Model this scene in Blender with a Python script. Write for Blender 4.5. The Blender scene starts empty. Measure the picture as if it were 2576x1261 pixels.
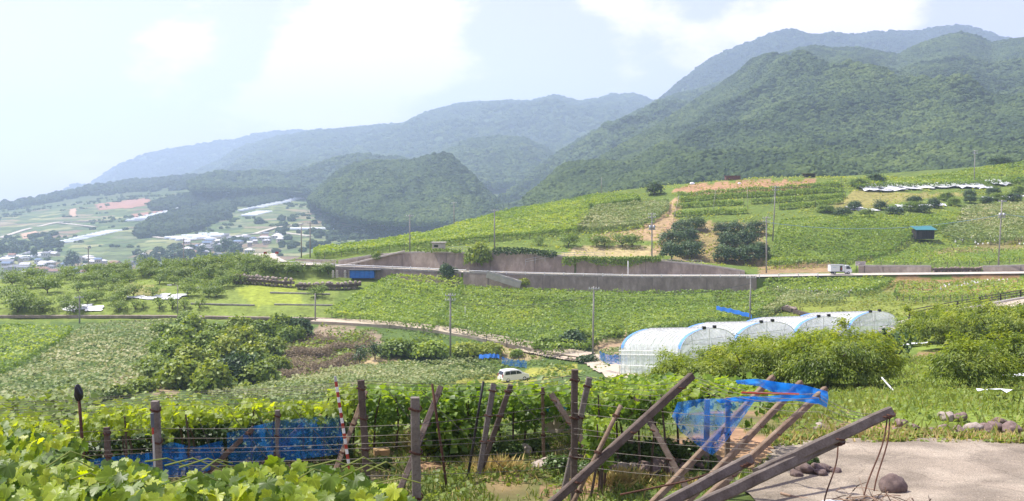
import bpy, math, random
import numpy as np
from mathutils import Vector, Matrix
SC = bpy.context.scene
COL = SC.collection
R = math.radians
# ------------------------------------------------------------------ camera, sky, sun, exposure
F_PX, W_PX, U0, V0 = 2474.0, 2576.0, 1288.0, 630.5
PITCH = math.atan(150.5 / F_PX)
cam_d = bpy.data.cameras.new('camera'); cam = bpy.data.objects.new('camera', cam_d); COL.objects.link(cam)
cam_d.sensor_fit = 'HORIZONTAL'; cam_d.sensor_width = 36.0; cam_d.lens = 36.0 * F_PX / W_PX
cam_d.clip_start = 0.1; cam_d.clip_end = 30000
cam.location = (0, 0, 0); cam.rotation_euler = (math.pi / 2 - PITCH, 0, 0)
SC.camera = cam
SUN_DIR = Vector((-0.45, 0.20, 0.87)).normalized()
SUN_EL = math.asin(SUN_DIR.z); SUN_AZ = math.atan2(SUN_DIR.x, SUN_DIR.y)
sun_d = bpy.data.lights.new('sun', 'SUN'); sun_d.energy = 4.3; sun_d.angle = R(0.53); sun_d.color = (1.0, 0.955, 0.88)
sun = bpy.data.objects.new('sun', sun_d); COL.objects.link(sun)
sun.rotation_euler = (-SUN_DIR).to_track_quat('-Z', 'Y').to_euler(); sun.location = (0, 0, 60)
SC.view_settings.view_transform = 'Standard'; SC.view_settings.look = 'None'; SC.view_settings.gamma = 1.0
SC.view_settings.use_curve_mapping = False
SC.view_settings.exposure = 0.92
SC.cycles.max_bounces = 6; SC.cycles.diffuse_bounces = 3; SC.cycles.glossy_bounces = 2; SC.cycles.transmission_bounces = 4
SC.cycles.volume_bounces = 3; SC.cycles.transparent_max_bounces = 12
SC.cycles.use_denoising = True
SC.cycles.caustics_reflective = False; SC.cycles.caustics_refractive = False

def at(u, v, Y):
    x = (u - U0) / F_PX; y = -(v - V0) / F_PX
    d = Vector((x, math.cos(PITCH) + y * math.sin(PITCH), -math.sin(PITCH) + y * math.cos(PITCH)))
    return d * (Y / d.y)

def node_tools(nt):
    def N(t, **kw):
        n = nt.nodes.new(t)
        for k, val in kw.items():
            if k.startswith('in_'):
                n.inputs[int(k[3:])].default_value = val
            else:
                setattr(n, k, val)
        return n
    return N, nt.links.new

def make_world():
    w = bpy.data.worlds.new('World'); SC.world = w; w.use_nodes = True
    nt = w.node_tree; nt.nodes.clear(); N, L = node_tools(nt)
    sky = N('ShaderNodeTexSky', sky_type='NISHITA', sun_disc=False)
    sky.sun_elevation = SUN_EL; sky.sun_rotation = SUN_AZ; sky.altitude = 300; sky.air_density = 1.0
    sky.dust_density = 1.2; sky.ozone_density = 1.5
    tc = N('ShaderNodeTexCoord')
    # cumulus: noise in direction space, flattened vertically, puffy edges
    mp = N('ShaderNodeMapping'); mp.inputs['Scale'].default_value = (1, 1, 2.1); L(tc.outputs['Generated'], mp.inputs[0])
    n1 = N('ShaderNodeTexNoise'); n1.inputs['Scale'].default_value = 3.6; n1.inputs['Detail'].default_value = 9; n1.inputs['Roughness'].default_value = 0.56
    L(mp.outputs[0], n1.inputs['Vector'])
    n2 = N('ShaderNodeTexNoise'); n2.inputs['Scale'].default_value = 13.0; n2.inputs['Detail'].default_value = 8; n2.inputs['Roughness'].default_value = 0.62
    L(mp.outputs[0], n2.inputs['Vector'])
    acc = None
    def math_(op, a, b=None, clamp=False):
        m = N('ShaderNodeMath', operation=op, use_clamp=clamp)
        for i, x in enumerate((a, b)):
            if x is None: continue
            if isinstance(x, (int, float)): m.inputs[i].default_value = x
            else: L(x, m.inputs[i])
        return m.outputs[0]
    base = math_('MULTIPLY_ADD', n1.outputs['Fac'], 1.0); nt.nodes[-1].inputs[2].default_value = -0.09
    det = math_('MULTIPLY', math_('SUBTRACT', n2.outputs['Fac'], 0.5), 0.62)
    base = math_('ADD', base, det)
    # cumulus banks of this afternoon (directions), as the weather stands; elsewhere the noise alone
    banks = [(400, 95, 0.060, 0.20), (520, 60, 0.040, 0.14), (300, 150, 0.05, 0.10), (40, 120, 0.045, 0.15), (860, 130, 0.085, 0.24), (1060, 95, 0.075, 0.20), (700, 170, 0.06, 0.14),
             (900, 250, 0.07, 0.16), (700, 290, 0.06, 0.12), (1480, 10, 0.05, 0.18), (1640, 40, 0.05, 0.18), (1300, 225, 0.05, 0.15), (1400, 220, 0.04, 0.12), (1550, 180, 0.034, 0.17),
             (1780, 120, 0.045, 0.17), (1900, 80, 0.05, 0.16), (2080, 35, 0.075, 0.25), (2270, 30, 0.075, 0.22), (250, 330, 0.07, 0.10), (480, 240, 0.06, 0.08)]
    clears = [(150, 30, 0.09, -0.16), (1330, 100, 0.075, -0.20), (1750, 10, 0.03, -0.1), (2500, 40, 0.06, -0.22), (620, 110, 0.035, -0.16), (1420, 160, 0.05, -0.10), (170, 230, 0.06, -0.08), (560, 200, 0.03, -0.08)]
    for (u, v, r, amp) in banks + clears:
        d = at(u, v, 1.0).normalized()
        dt = N('ShaderNodeVectorMath', operation='DISTANCE'); L(tc.outputs['Generated'], dt.inputs[0]); dt.inputs[1].default_value = d
        mr = N('ShaderNodeMapRange', interpolation_type='SMOOTHSTEP'); L(dt.outputs['Value'], mr.inputs[0])
        mr.inputs[1].default_value = 0.0; mr.inputs[2].default_value = r * 1.5; mr.inputs[3].default_value = amp * 1.25; mr.inputs[4].default_value = 0.0
        base = math_('ADD', base, mr.outputs[0])
    cr = N('ShaderNodeMapRange', interpolation_type='SMOOTHSTEP'); L(base, cr.inputs[0])
    cr.inputs[1].default_value = 0.53; cr.inputs[2].default_value = 0.74; cr.inputs[3].default_value = 0.0; cr.inputs[4].default_value = 0.88
    mix = N('ShaderNodeMix', data_type='RGBA'); L(cr.outputs[0], mix.inputs['Factor']); L(sky.outputs[0], mix.inputs[6])
    mix.inputs[7].default_value = CLOUD_COL
    vl = N('ShaderNodeMix', data_type='RGBA'); vl.inputs['Factor'].default_value = 0.42; tn = N('ShaderNodeMix', data_type='RGBA', blend_type='MULTIPLY'); tn.inputs['Factor'].default_value = 1.0; L(sky.outputs[0], tn.inputs[6]); tn.inputs[7].default_value = (1.07, 0.88, 0.98, 1); L(tn.outputs[2], vl.inputs[6]); vl.inputs[7].default_value = VEIL_COL
    L(vl.outputs[2], mix.inputs[6])
    bg = N('ShaderNodeBackground'); bg.inputs['Strength'].default_value = 0.135; L(mix.outputs[2], bg.inputs[0])
    out = N('ShaderNodeOutputWorld'); L(bg.outputs[0], out.inputs[0])
CLOUD_COL = (6.4, 5.6, 6.0, 1); VEIL_COL = (3.95, 3.05, 3.55, 1)
make_world()

# ------------------------------------------------------------------ helpers
RNG = np.random.default_rng(7)
random.seed(7)
def _hash(i, j, s):
    h = (i.astype(np.int64) * 374761393 + j.astype(np.int64) * 668265263 + s * 974634777) & 0xffffffff
    h = ((h ^ (h >> 13)) * 1274126177) & 0xffffffff
    return ((h ^ (h >> 16)) & 0xffff) / 65535.0
def vnoise(x, y, s=0):
    x = np.asarray(x, float); y = np.asarray(y, float)
    i = np.floor(x); j = np.floor(y); fx = x - i; fy = y - j
    fx = fx * fx * (3 - 2 * fx); fy = fy * fy * (3 - 2 * fy)
    a = _hash(i, j, s); b = _hash(i + 1, j, s); c = _hash(i, j + 1, s); d = _hash(i + 1, j + 1, s)
    return (a + (b - a) * fx) * (1 - fy) + (c + (d - c) * fx) * fy
def fbm(x, y, s=0, o=4):
    r = 0; amp = 0.5
    for k in range(o):
        r = r + amp * (vnoise(x, y, s + k) - 0.5); x = x * 2.03 + 3.1; y = y * 2.03 + 1.7; amp *= 0.5
    return r * 2      # about -1..1
def ridged(x, y, s=0, o=4):
    r = 0; amp = 0.55
    for k in range(o):
        n = 1 - np.abs(2 * vnoise(x, y, s + k) - 1); r = r + amp * n * n; x = x * 2.07 + 1.3; y = y * 2.07 + 4.1; amp *= 0.5
    return r
def npmesh(name, V, faces, tint=None, smooth=False, col=None):
    """faces: list of (m,k) int arrays"""
    me = bpy.data.meshes.new(name)
    V = np.asarray(V, np.float32); me.vertices.add(len(V)); me.vertices.foreach_set('co', V.ravel())
    faces = [np.asarray(f, np.int32) for f in faces if len(f)]
    nl = sum(f.size for f in faces); npoly = sum(len(f) for f in faces)
    me.loops.add(nl); me.polygons.add(npoly)
    me.loops.foreach_set('vertex_index', np.concatenate([f.ravel() for f in faces]))
    tot = np.concatenate([np.full(len(f), f.shape[1], np.int32) for f in faces])
    me.polygons.foreach_set('loop_start', np.concatenate(([0], np.cumsum(tot)[:-1])).astype(np.int32))
    if smooth: me.polygons.foreach_set('use_smooth', np.ones(npoly, bool))
    me.update(calc_edges=True)
    if tint is not None:
        a = me.attributes.new('tint', 'FLOAT', 'POINT'); a.data.foreach_set('value', np.asarray(tint, np.float32))
    if col is not None:
        a = me.attributes.new('col', 'FLOAT_COLOR', 'POINT')
        c = np.ones((len(V), 4), np.float32); c[:, :3] = col; a.data.foreach_set('color', c.ravel())
    return me
def mt_(m): return m
def obj(name, me, mat=None, parent=None, loc=(0, 0, 0), kind=None, label=None, cat=None, group=None):
    o = bpy.data.objects.new(name, me); COL.objects.link(o); o.location = loc
    if mat is not None and len(me.materials) == 0: me.materials.append(mat)
    elif mat is not None and me.materials[0] != mt_(mat): o.material_slots[0].link = 'OBJECT'; o.material_slots[0].material = mat
    if parent is not None: o.parent = parent
    tag(o, label, cat, group, kind)
    return o
def tag(o, label=None, cat=None, group=None, kind=None):
    if label: o['label'] = label
    if cat: o['category'] = cat
    if group: o['group'] = group
    if kind: o['kind'] = kind
    return o
def thing(name, label, cat, loc=(0, 0, 0), group=None, rz=0.0):
    o = bpy.data.objects.new(name, None); COL.objects.link(o); o.location = loc; o.rotation_euler = (0, 0, rz)
    o.empty_display_size = 0.2
    return tag(o, label, cat, group)
def copy_tree(o, parent=None):
    c = o.copy(); COL.objects.link(c); c.parent = parent
    for ch in o.children: copy_tree(ch, c)
    return c
class MB:
    """collects boxes, tubes, prisms in world (or local) coordinates"""
    def __init__(s): s.v = []; s.f = []; s.n = 0
    def add(s, V, F):
        s.v.extend([tuple(p) for p in V]); s.f.extend([[i + s.n for i in f] for f in F]); s.n += len(V); return s
    def box(s, c, size, rz=0.0, rot=None):
        hx, hy, hz = size[0] / 2, size[1] / 2, size[2] / 2
        P = [Vector((sx * hx, sy * hy, sz * hz)) for sz in (-1, 1) for sy in (-1, 1) for sx in (-1, 1)]
        M = rot if rot is not None else Matrix.Rotation(rz, 3, 'Z')
        c = Vector(c)
        return s.add([M @ p + c for p in P], [(0, 2, 3, 1), (4, 5, 7, 6), (0, 1, 5, 4), (2, 6, 7, 3), (0, 4, 6, 2), (1, 3, 7, 5)])
    def tube(s, pts, r, n=6, cap=True):
        pts = [Vector(p) for p in pts]; k = len(pts)
        rr = r if hasattr(r, '__len__') else [r] * k
        V = []; F = []
        up = None
        for i, p in enumerate(pts):
            t = (pts[min(i + 1, k - 1)] - pts[max(i - 1, 0)]).normalized()
            if up is None: up = Vector((0, 0, 1)) if abs(t.z) < 0.9 else Vector((0, 1, 0))
            a = t.cross(up).normalized(); b = a.cross(t).normalized(); up = b
            for j in range(n):
                th = 2 * math.pi * j / n
                V.append(p + (a * math.cos(th) + b * math.sin(th)) * rr[i])
        for i in range(k - 1):
            for j in range(n):
                F.append((i * n + j, i * n + (j + 1) % n, (i + 1) * n + (j + 1) % n, (i + 1) * n + j))
        if cap: F.append(tuple(range(n - 1, -1, -1))); F.append(tuple((k - 1) * n + j for j in range(n)))
        return s.add(V, F)
    def beam(s, p0, p1, w, d=None, chamfer=0.14, roll=0.0, taper=1.0):
        """squared post with chamfered edges from p0 to p1"""
        p0, p1 = Vector(p0), Vector(p1); t = (p1 - p0).normalized(); d = d or w
        ref = Vector((0, 1, 0)) if abs(t.y) < 0.9 else Vector((1, 0, 0))
        a = t.cross(ref).normalized(); b = a.cross(t)
        a, b = a * math.cos(roll) + b * math.sin(roll), b * math.cos(roll) - a * math.sin(roll)
        c = chamfer; h = 0.5
        sec = [(-h + c, -h), (h - c, -h), (h, -h + c), (h, h - c), (h - c, h), (-h + c, h), (-h, h - c), (-h, -h + c)]
        V = []; ks = [0, .12, .25, 0.4, .55, 0.7, .85, 1]
        for q in ks:
            p = p0.lerp(p1, q); sc = 1 + (taper - 1) * q
            j = [(random.uniform(-.045, .045)) * w for _ in range(2)] if 0 < q < 1 else (0, 0)
            V += [p + a * ((x * w) * sc + j[0]) + b * ((y * d) * sc + j[1]) for x, y in sec]
        F = []
        for i in range(len(ks) - 1):
            for j in range(8): F.append((i * 8 + j, i * 8 + (j + 1) % 8, i * 8 + 8 + (j + 1) % 8, i * 8 + 8 + j))
        F.append(tuple(range(7, -1, -1))); F.append(tuple(8 * (len(ks) - 1) + j for j in range(8)))
        return s.add(V, F)
    def mesh(s, name, off=(0, 0, 0), smooth=False):
        me = bpy.data.meshes.new(name)
        o = Vector(off)
        me.from_pydata([tuple(Vector(p) - o) for p in s.v], [], s.f); me.update()
        if smooth: me.polygons.foreach_set('use_smooth', [True] * len(me.polygons))
        return me
    def build(s, name, mat, parent=None, smooth=False, kind=None, label=None, cat=None, group=None, loc=None):
        """vertices are world coordinates; the object's origin goes to loc / parent's location"""
        off = Vector(parent.matrix_parent_root) if False else (Vector(WL(parent)) if parent is not None else (Vector(loc) if loc is not None else Vector((0, 0, 0))))
        me = s.mesh(name, off, smooth)
        return obj(name, me, mat, parent, (0, 0, 0) if parent is not None else off, kind, label, cat, group)
def WL(o):
    l = Vector((0, 0, 0))
    while o is not None: l = l + o.location; o = o.parent
    return l

# ------------------------------------------------------------------ materials
def mat_base(name):
    m = bpy.data.materials.new(name); m.use_nodes = True; nt = m.node_tree; nt.nodes.clear()
    N, L = node_tools(nt); out = N('ShaderNodeOutputMaterial'); return m, nt, N, L, out
def mat_plain(name, c1, c2=None, scale=6.0, rough=0.8, bump=0.0, bscale=None, metal=0.0, spec=0.3, detail=5, c3=None, coat=0.0):
    m, nt, N, L, out = mat_base(name); b = N('ShaderNodeBsdfPrincipled'); L(b.outputs[0], out.inputs[0])
    b.inputs['Roughness'].default_value = rough; b.inputs['Metallic'].default_value = metal; b.inputs['Specular IOR Level'].default_value = spec
    b.inputs['Coat Weight'].default_value = coat
    c2 = c2 or tuple(x * 0.75 for x in c1)
    tc = N('ShaderNodeTexCoord'); no = N('ShaderNodeTexNoise'); no.inputs['Scale'].default_value = scale; no.inputs['Detail'].default_value = detail
    no.inputs['Roughness'].default_value = 0.62
    L(tc.outputs['Object'], no.inputs['Vector'])
    cr = N('ShaderNodeValToRGB'); L(no.outputs['Fac'], cr.inputs[0])
    cr.color_ramp.elements[0].position = 0.33; cr.color_ramp.elements[0].color = (*c2, 1); cr.color_ramp.elements[1].position = 0.62; cr.color_ramp.elements[1].color = (*c1, 1)
    if c3:
        e = cr.color_ramp.elements.new(0.72); e.color = (*c3, 1)
    L(cr.outputs[0], b.inputs['Base Color'])
    if bump:
        n2 = N('ShaderNodeTexNoise'); n2.inputs['Scale'].default_value = bscale or scale * 4; n2.inputs['Detail'].default_value = 6; L(tc.outputs['Object'], n2.inputs['Vector'])
        bp = N('ShaderNodeBump'); bp.inputs['Strength'].default_value = bump; bp.inputs['Distance'].default_value = 0.02; L(n2.outputs['Fac'], bp.inputs['Height']); L(bp.outputs[0], b.inputs['Normal'])
    return m
def mat_leaf(name, stops, trans=0.35, rough=0.5, spec=0.35, yellow=1.25, instancer=False, objvar=0.0, patch=0.0):
    """tint attribute (0..1) picks the leaf colour; light passes through the blade"""
    m, nt, N, L, out = mat_base(name)
    if instancer:
        oi = N('ShaderNodeObjectInfo'); fac = oi.outputs['Random']
    else:
        at_ = N('ShaderNodeAttribute', attribute_name='tint'); fac = at_.outputs['Fac']
    if objvar:
        oi = N('ShaderNodeObjectInfo'); ma = N('ShaderNodeMath', operation='MULTIPLY_ADD'); L(oi.outputs['Random'], ma.inputs[0]); ma.inputs[1].default_value = objvar; ma.inputs[2].default_value = -objvar / 2
        ad = N('ShaderNodeMath', operation='ADD'); L(fac, ad.inputs[0]); L(ma.outputs[0], ad.inputs[1]); fac = ad.outputs[0]
    if patch:   # stands of different species over the hillside
        ge = N('ShaderNodeNewGeometry'); pn = N('ShaderNodeTexNoise'); pn.inputs['Scale'].default_value = patch; pn.inputs['Detail'].default_value = 4; pn.inputs['Roughness'].default_value = .65; L(ge.outputs['Position'], pn.inputs['Vector'])
        mm = N('ShaderNodeMapRange'); L(pn.outputs['Fac'], mm.inputs[0]); mm.inputs[1].default_value = .35; mm.inputs[2].default_value = .65; mm.inputs[3].default_value = -.25; mm.inputs[4].default_value = .55
        hf = N('ShaderNodeMath', operation='MULTIPLY_ADD'); L(fac, hf.inputs[0]); hf.inputs[1].default_value = .55; L(mm.outputs[0], hf.inputs[2]); fac = hf.outputs[0]
    cr = N('ShaderNodeValToRGB'); L(fac, cr.inputs[0]); el = cr.color_ramp.elements
    el[0].position = 0.0; el[0].color = (*stops[0], 1); el[1].position = 1.0; el[1].color = (*stops[-1], 1)
    for i, c in enumerate(stops[1:-1]):
        e = el.new((i + 1) / (len(stops) - 1)); e.color = (*c, 1)
    b = N('ShaderNodeBsdfPrincipled'); b.inputs['Roughness'].default_value = rough; b.inputs['Specular IOR Level'].default_value = spec; L(cr.outputs[0], b.inputs['Base Color'])
    if trans > 0:
        hs = N('ShaderNodeHueSaturation'); hs.inputs['Hue'].default_value = 0.485; hs.inputs['Saturation'].default_value = 1.1; hs.inputs['Value'].default_value = yellow * 1.5; L(cr.outputs[0], hs.inputs['Color'])
        t = N('ShaderNodeBsdfTranslucent'); L(hs.outputs[0], t.inputs[0]); mx = N('ShaderNodeMixShader'); mx.inputs[0].default_value = trans
        L(b.outputs[0], mx.inputs[1]); L(t.outputs[0], mx.inputs[2]); L(mx.outputs[0], out.inputs[0])
    else: L(b.outputs[0], out.inputs[0])
    return m
def mat_vcol(name, rough=0.95, nscale=1.2, namp=0.5, bump=0.4):
    """colour of the soil / turf from the 'col' attribute with fine procedural mottling"""
    m, nt, N, L, out = mat_base(name); b = N('ShaderNodeBsdfPrincipled'); L(b.outputs[0], out.inputs[0]); b.inputs['Roughness'].default_value = rough; b.inputs['Specular IOR Level'].default_value = 0.15
    a = N('ShaderNodeAttribute', attribute_name='col'); tc = N('ShaderNodeTexCoord')
    no = N('ShaderNodeTexNoise'); no.inputs['Scale'].default_value = nscale; no.inputs['Detail'].default_value = 7; no.inputs['Roughness'].default_value = 0.7; L(tc.outputs['Object'], no.inputs['Vector'])
    mr = N('ShaderNodeMapRange'); L(no.outputs['Fac'], mr.inputs[0]); mr.inputs[1].default_value = 0.3; mr.inputs[2].default_value = 0.7; mr.inputs[3].default_value = 1 - namp; mr.inputs[4].default_value = 1 + namp
    mx = N('ShaderNodeMix', data_type='RGBA', blend_type='MULTIPLY'); mx.inputs['Factor'].default_value = 1.0; L(a.outputs['Color'], mx.inputs[6]); L(mr.outputs[0], mx.inputs[7])
    L(mx.outputs[2], b.inputs['Base Color'])
    if bump:
        bp = N('ShaderNodeBump'); bp.inputs['Strength'].default_value = bump; bp.inputs['Distance'].default_value = 0.1; L(no.outputs['Fac'], bp.inputs['Height']); L(bp.outputs[0], b.inputs['Normal'])
    return m

# ------------------------------------------------------------------ the lie of the land: contour lines (u, v, Y) or (u, ('z', z), Y)
def contour(pts, Y=None):
    A = []
    for p in pts:
        y = p[2] if len(p) > 2 else Y
        if isinstance(p[1], tuple):
            x = (p[0] - U0) / F_PX * y; z = p[1][1]
        else:
            q = at(p[0], p[1], y); x, z = q.x, q.z
        A.append((x / y, y, z))
    return np.array(sorted(A))
Z = lambda z: ('z', z)
CON = [
 contour([(0, Z(-1.75))], 1.5), contour([(0, Z(-2.0))], 3.0), contour([(0, Z(-3.4))], 7.0), contour([(0, Z(-5.2))], 13.0), contour([(0, Z(-5.85))], 19.0),
 contour([(0, Z(-6.05))], 23.5),
 contour([(900, Z(-6.2)), (1700, Z(-6.3)), (2000, Z(-6.35)), (2576, Z(-6.3))], 27.5),
 contour([(0, Z(-13)), (1300, Z(-13)), (1600, Z(-11.5)), (1800, Z(-9.8)), (2000, Z(-9.4)), (2576, Z(-9.0))], 45),
 contour([(0, Z(-17.5)), (1300, Z(-17.5)), (1600, Z(-14)), (1800, Z(-12)), (2100, Z(-10.9)), (2576, Z(-10.6))], 62),
 contour([(0, Z(-20.5)), (1300, Z(-20.5)), (1600, Z(-17.2)), (1800, Z(-14.7)), (2100, Z(-13)), (2300, Z(-12.4)), (2576, Z(-11.8))], 80),
 contour([(0, Z(-23.5)), (300, Z(-23.3)), (600, Z(-23)), (1200, Z(-22.5)), (1500, Z(-21.5)), (1680, Z(-19.6)), (2000, Z(-17.8)), (2150, Z(-16.3)), (2250, Z(-15.2)), (2330, Z(-14.9)), (2576, Z(-13.6)), (2800, Z(-13.2))], 104),
 contour([(0, 950), (300, 945), (600, 965), (900, 960), (1200, 985), (1500, 960), (1680, 930), (2000, 860), (2300, 797), (2576, 765), (2800, 745)], 130),
 contour([(0, 885), (300, 880), (600, 915), (800, 935), (900, 935), (1100, 940), (1290, 957), (1450, 932), (1540, 920), (1680, 900), (2000, 845), (2300, 790), (2576, 740)], 150),
 contour([(-200, 808, 188), (0, 806, 188), (400, 806, 188), (820, 812, 186), (1000, 822, 180), (1100, 833, 176), (1200, 850, 171), (1300, 870, 166), (1400, 890, 160.5), (1480, 903, 157), (1600, 900, 157), (1680, 885, 158), (1900, 840, 160), (2000, 815, 162), (2300, 770, 165), (2576, 725, 165)]),
 contour([(-200, 804, 191), (0, 802, 191), (400, 802, 191), (820, 808.5, 189), (1000, 818, 183), (1100, 828, 179), (1200, 845, 174), (1300, 864.5, 169), (1400, 884, 163.5), (1480, 897, 160), (1600, 894, 160), (1680, 880, 161), (1900, 836, 163), (2000, 812, 165), (2300, 768, 168), (2576, 723, 168)]),
 contour([(0, 772), (400, 768), (800, 775), (1000, 788), (1300, 800), (1600, 798), (1900, 775), (2000, 750), (2300, 725), (2576, 708)], 196),
 contour([(-200, 728, 222), (0, 722, 222), (300, 712, 222), (600, 700, 222), (800, 697, 222), (850, 697, 222), (1000, 703, 221), (1150, 716, 217), (1300, 727, 214), (1600, 737, 211), (1890, 734, 211), (1930, 716, 211), (2100, 709, 211), (2300, 704, 209), (2576, 699, 206)]),
 contour([(-200, 726, 225), (0, 719, 225), (300, 706, 225), (600, 688, 225), (690, 668, 224), (800, 669, 223), (850, 674, 222.6), (1000, 680, 221.6), (1150, 687, 217.6), (1300, 692, 214.6), (1600, 699, 211.6), (1890, 699, 211.6), (2000, 697, 211.6), (2100, 695, 211.6), (2300, 693, 209.6), (2576, 690, 206.6)]),
 contour([(-200, 715, 235), (0, 703, 235), (300, 681, 236), (450, 670, 236), (600, 657, 236), (690, 658, 231), (800, 664, 229), (850, 669.5, 228.1), (1000, 675, 227.1), (1150, 681.5, 223.1), (1300, 686.5, 220.1), (1600, 693, 217.1), (1890, 693, 217.1), (2000, 691.5, 217.1), (2100, 689.5, 217.1), (2300, 687.5, 215.1), (2576, 684.5, 212.1)]),
 contour([(-200, 716, 236), (0, 704, 236), (300, 682, 237), (450, 671, 237), (600, 657, 237), (690, 655, 233), (740, 655, 231), (800, 657, 229.6), (850, 658, 228.7), (950, 642, 228), (1050, 636, 227), (1170, 638, 223.5), (1240, 634, 222), (1400, 645, 219.5), (1450, 652, 219), (1650, 657, 217.7), (1780, 670, 217.7), (1860, 682, 217.7), (1900, 689, 217.7), (2130, 688, 217.5), (2160, 671, 217), (2350, 672, 215.5), (2470, 673, 214), (2576, 670, 212.7)]),
 contour([(-200, Z(-25.5)), (0, Z(-24.8)), (450, Z(-22)), (600, Z(-20.5)), (690, Z(-18.5)), (740, 649), (850, 645), (1000, 632), (1200, 626), (1400, 632), (1600, 645), (1700, 655), (1900, 670), (2100, 660), (2300, 648), (2576, 645)], 238),
 contour([(0, Z(-30)), (600, Z(-26)), (700, Z(-20)), (760, 644), (800, 633), (1000, 618), (1100, 612), (1250, 605), (1500, 606), (1650, 610), (1900, 608), (2100, 605), (2300, 605), (2576, 608)], 252),
 contour([(0, Z(-38)), (700, Z(-30)), (800, Z(-20)), (900, 622), (1000, 606), (1250, 577), (1500, 565), (1650, 553), (1900, 552), (2100, 546), (2300, 551), (2576, 553)], 276),
 contour([(0, Z(-46)), (700, Z(-40)), (900, Z(-24)), (1000, Z(-16)), (1100, 576), (1250, 552), (1500, 523), (1700, 504), (1900, 504), (2100, 504), (2300, 506), (2576, 511)], 301),
 contour([(0, Z(-55)), (900, Z(-40)), (1100, Z(-18)), (1200, 552), (1300, 527), (1400, 510), (1500, 486), (1700, 464), (1900, 449), (2050, 447), (2130, 450), (2300, 470), (2576, 474)], 326),
 contour([(0, Z(-66)), (900, Z(-55)), (1200, Z(-30)), (1400, Z(-10)), (1700, Z(0)), (1900, 450), (2050, 447), (2130, 443), (2300, 431), (2450, 421), (2576, 409)], 368),
 contour([(0, Z(-72)), (900, Z(-65)), (1400, Z(-40)), (1900, Z(-20)), (2300, Z(-12)), (2576, Z(-8))], 450),
 contour([(0, Z(-76)), (900, Z(-70)), (1400, Z(-48)), (1900, Z(-30)), (2576, Z(-20))], 620),
]
def conYZ(a):
    Ys = []; Zs = []
    for c in CON:
        Ys.append(np.interp(a, c[:, 0], c[:, 1])); Zs.append(np.interp(a, c[:, 0], c[:, 2]))
    Ys = np.array(Ys); Zs = np.array(Zs)
    for i in range(1, len(Ys)): Ys[i] = np.maximum(Ys[i], Ys[i - 1] + 0.3)
    return Ys, Zs
def micro(X, Y):
    k = np.clip((Y - 10) / 60, 0.12, 1.0)
    return (fbm(X * 0.21, Y * 0.21, 11, 3) * 0.22 + fbm(X * 0.9, Y * 0.9, 12, 2) * 0.05) * k
def H(X, Y):
    X = np.atleast_1d(np.asarray(X, float)); Y = np.atleast_1d(np.asarray(Y, float))
    Ys, Zs = conYZ(X / np.maximum(Y, 1.0))
    z = Zs[0].copy()
    for i in range(len(Ys) - 1):
        t = (Y - Ys[i]) / (Ys[i + 1] - Ys[i]); m = t > 0
        z = np.where(m, Zs[i] + (Zs[i + 1] - Zs[i]) * np.clip(t, 0, 1), z)
    return z + micro(X, Y)
def h1(x, y): return float(H(x, y)[0])
def hit(u, v, h=0.0, y0=9.0, y1=600.0):
    """where the line of sight through (u, v) meets the land (raised by h)"""
    Yl = np.geomspace(y0, y1, 2600); d = at(u, v, 1.0)
    hh = H(d.x * Yl, Yl) + h
    k = np.nonzero(hh >= d.z * Yl)[0]
    i = k[0] if len(k) else len(Yl) - 1
    Y = Yl[i]
    return Vector((d.x * Y, Y, d.z * Y - h if len(k) else hh[i] - h))
def G(u, Y, h=0.0):
    x = (u - U0) / F_PX * Y
    return Vector((x, Y, h1(x, Y) + h))
def in_poly(px, py, poly):
    px = np.asarray(px); py = np.asarray(py); ins = np.zeros(px.shape, bool); n = len(poly)
    for i in range(n):
        x0, y0 = poly[i][0], poly[i][1]; x1, y1 = poly[(i + 1) % n][0], poly[(i + 1) % n][1]
        if y0 == y1: continue
        c = ((y0 > py) != (y1 > py)) & (px < (x1 - x0) * (py - y0) / (y1 - y0) + x0)
        ins ^= c
    return ins
def wpoly(uv, h=0.0, y0=9.0, y1=600.0): return [hit(u, v, h, y0, y1) for u, v in uv]
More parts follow.
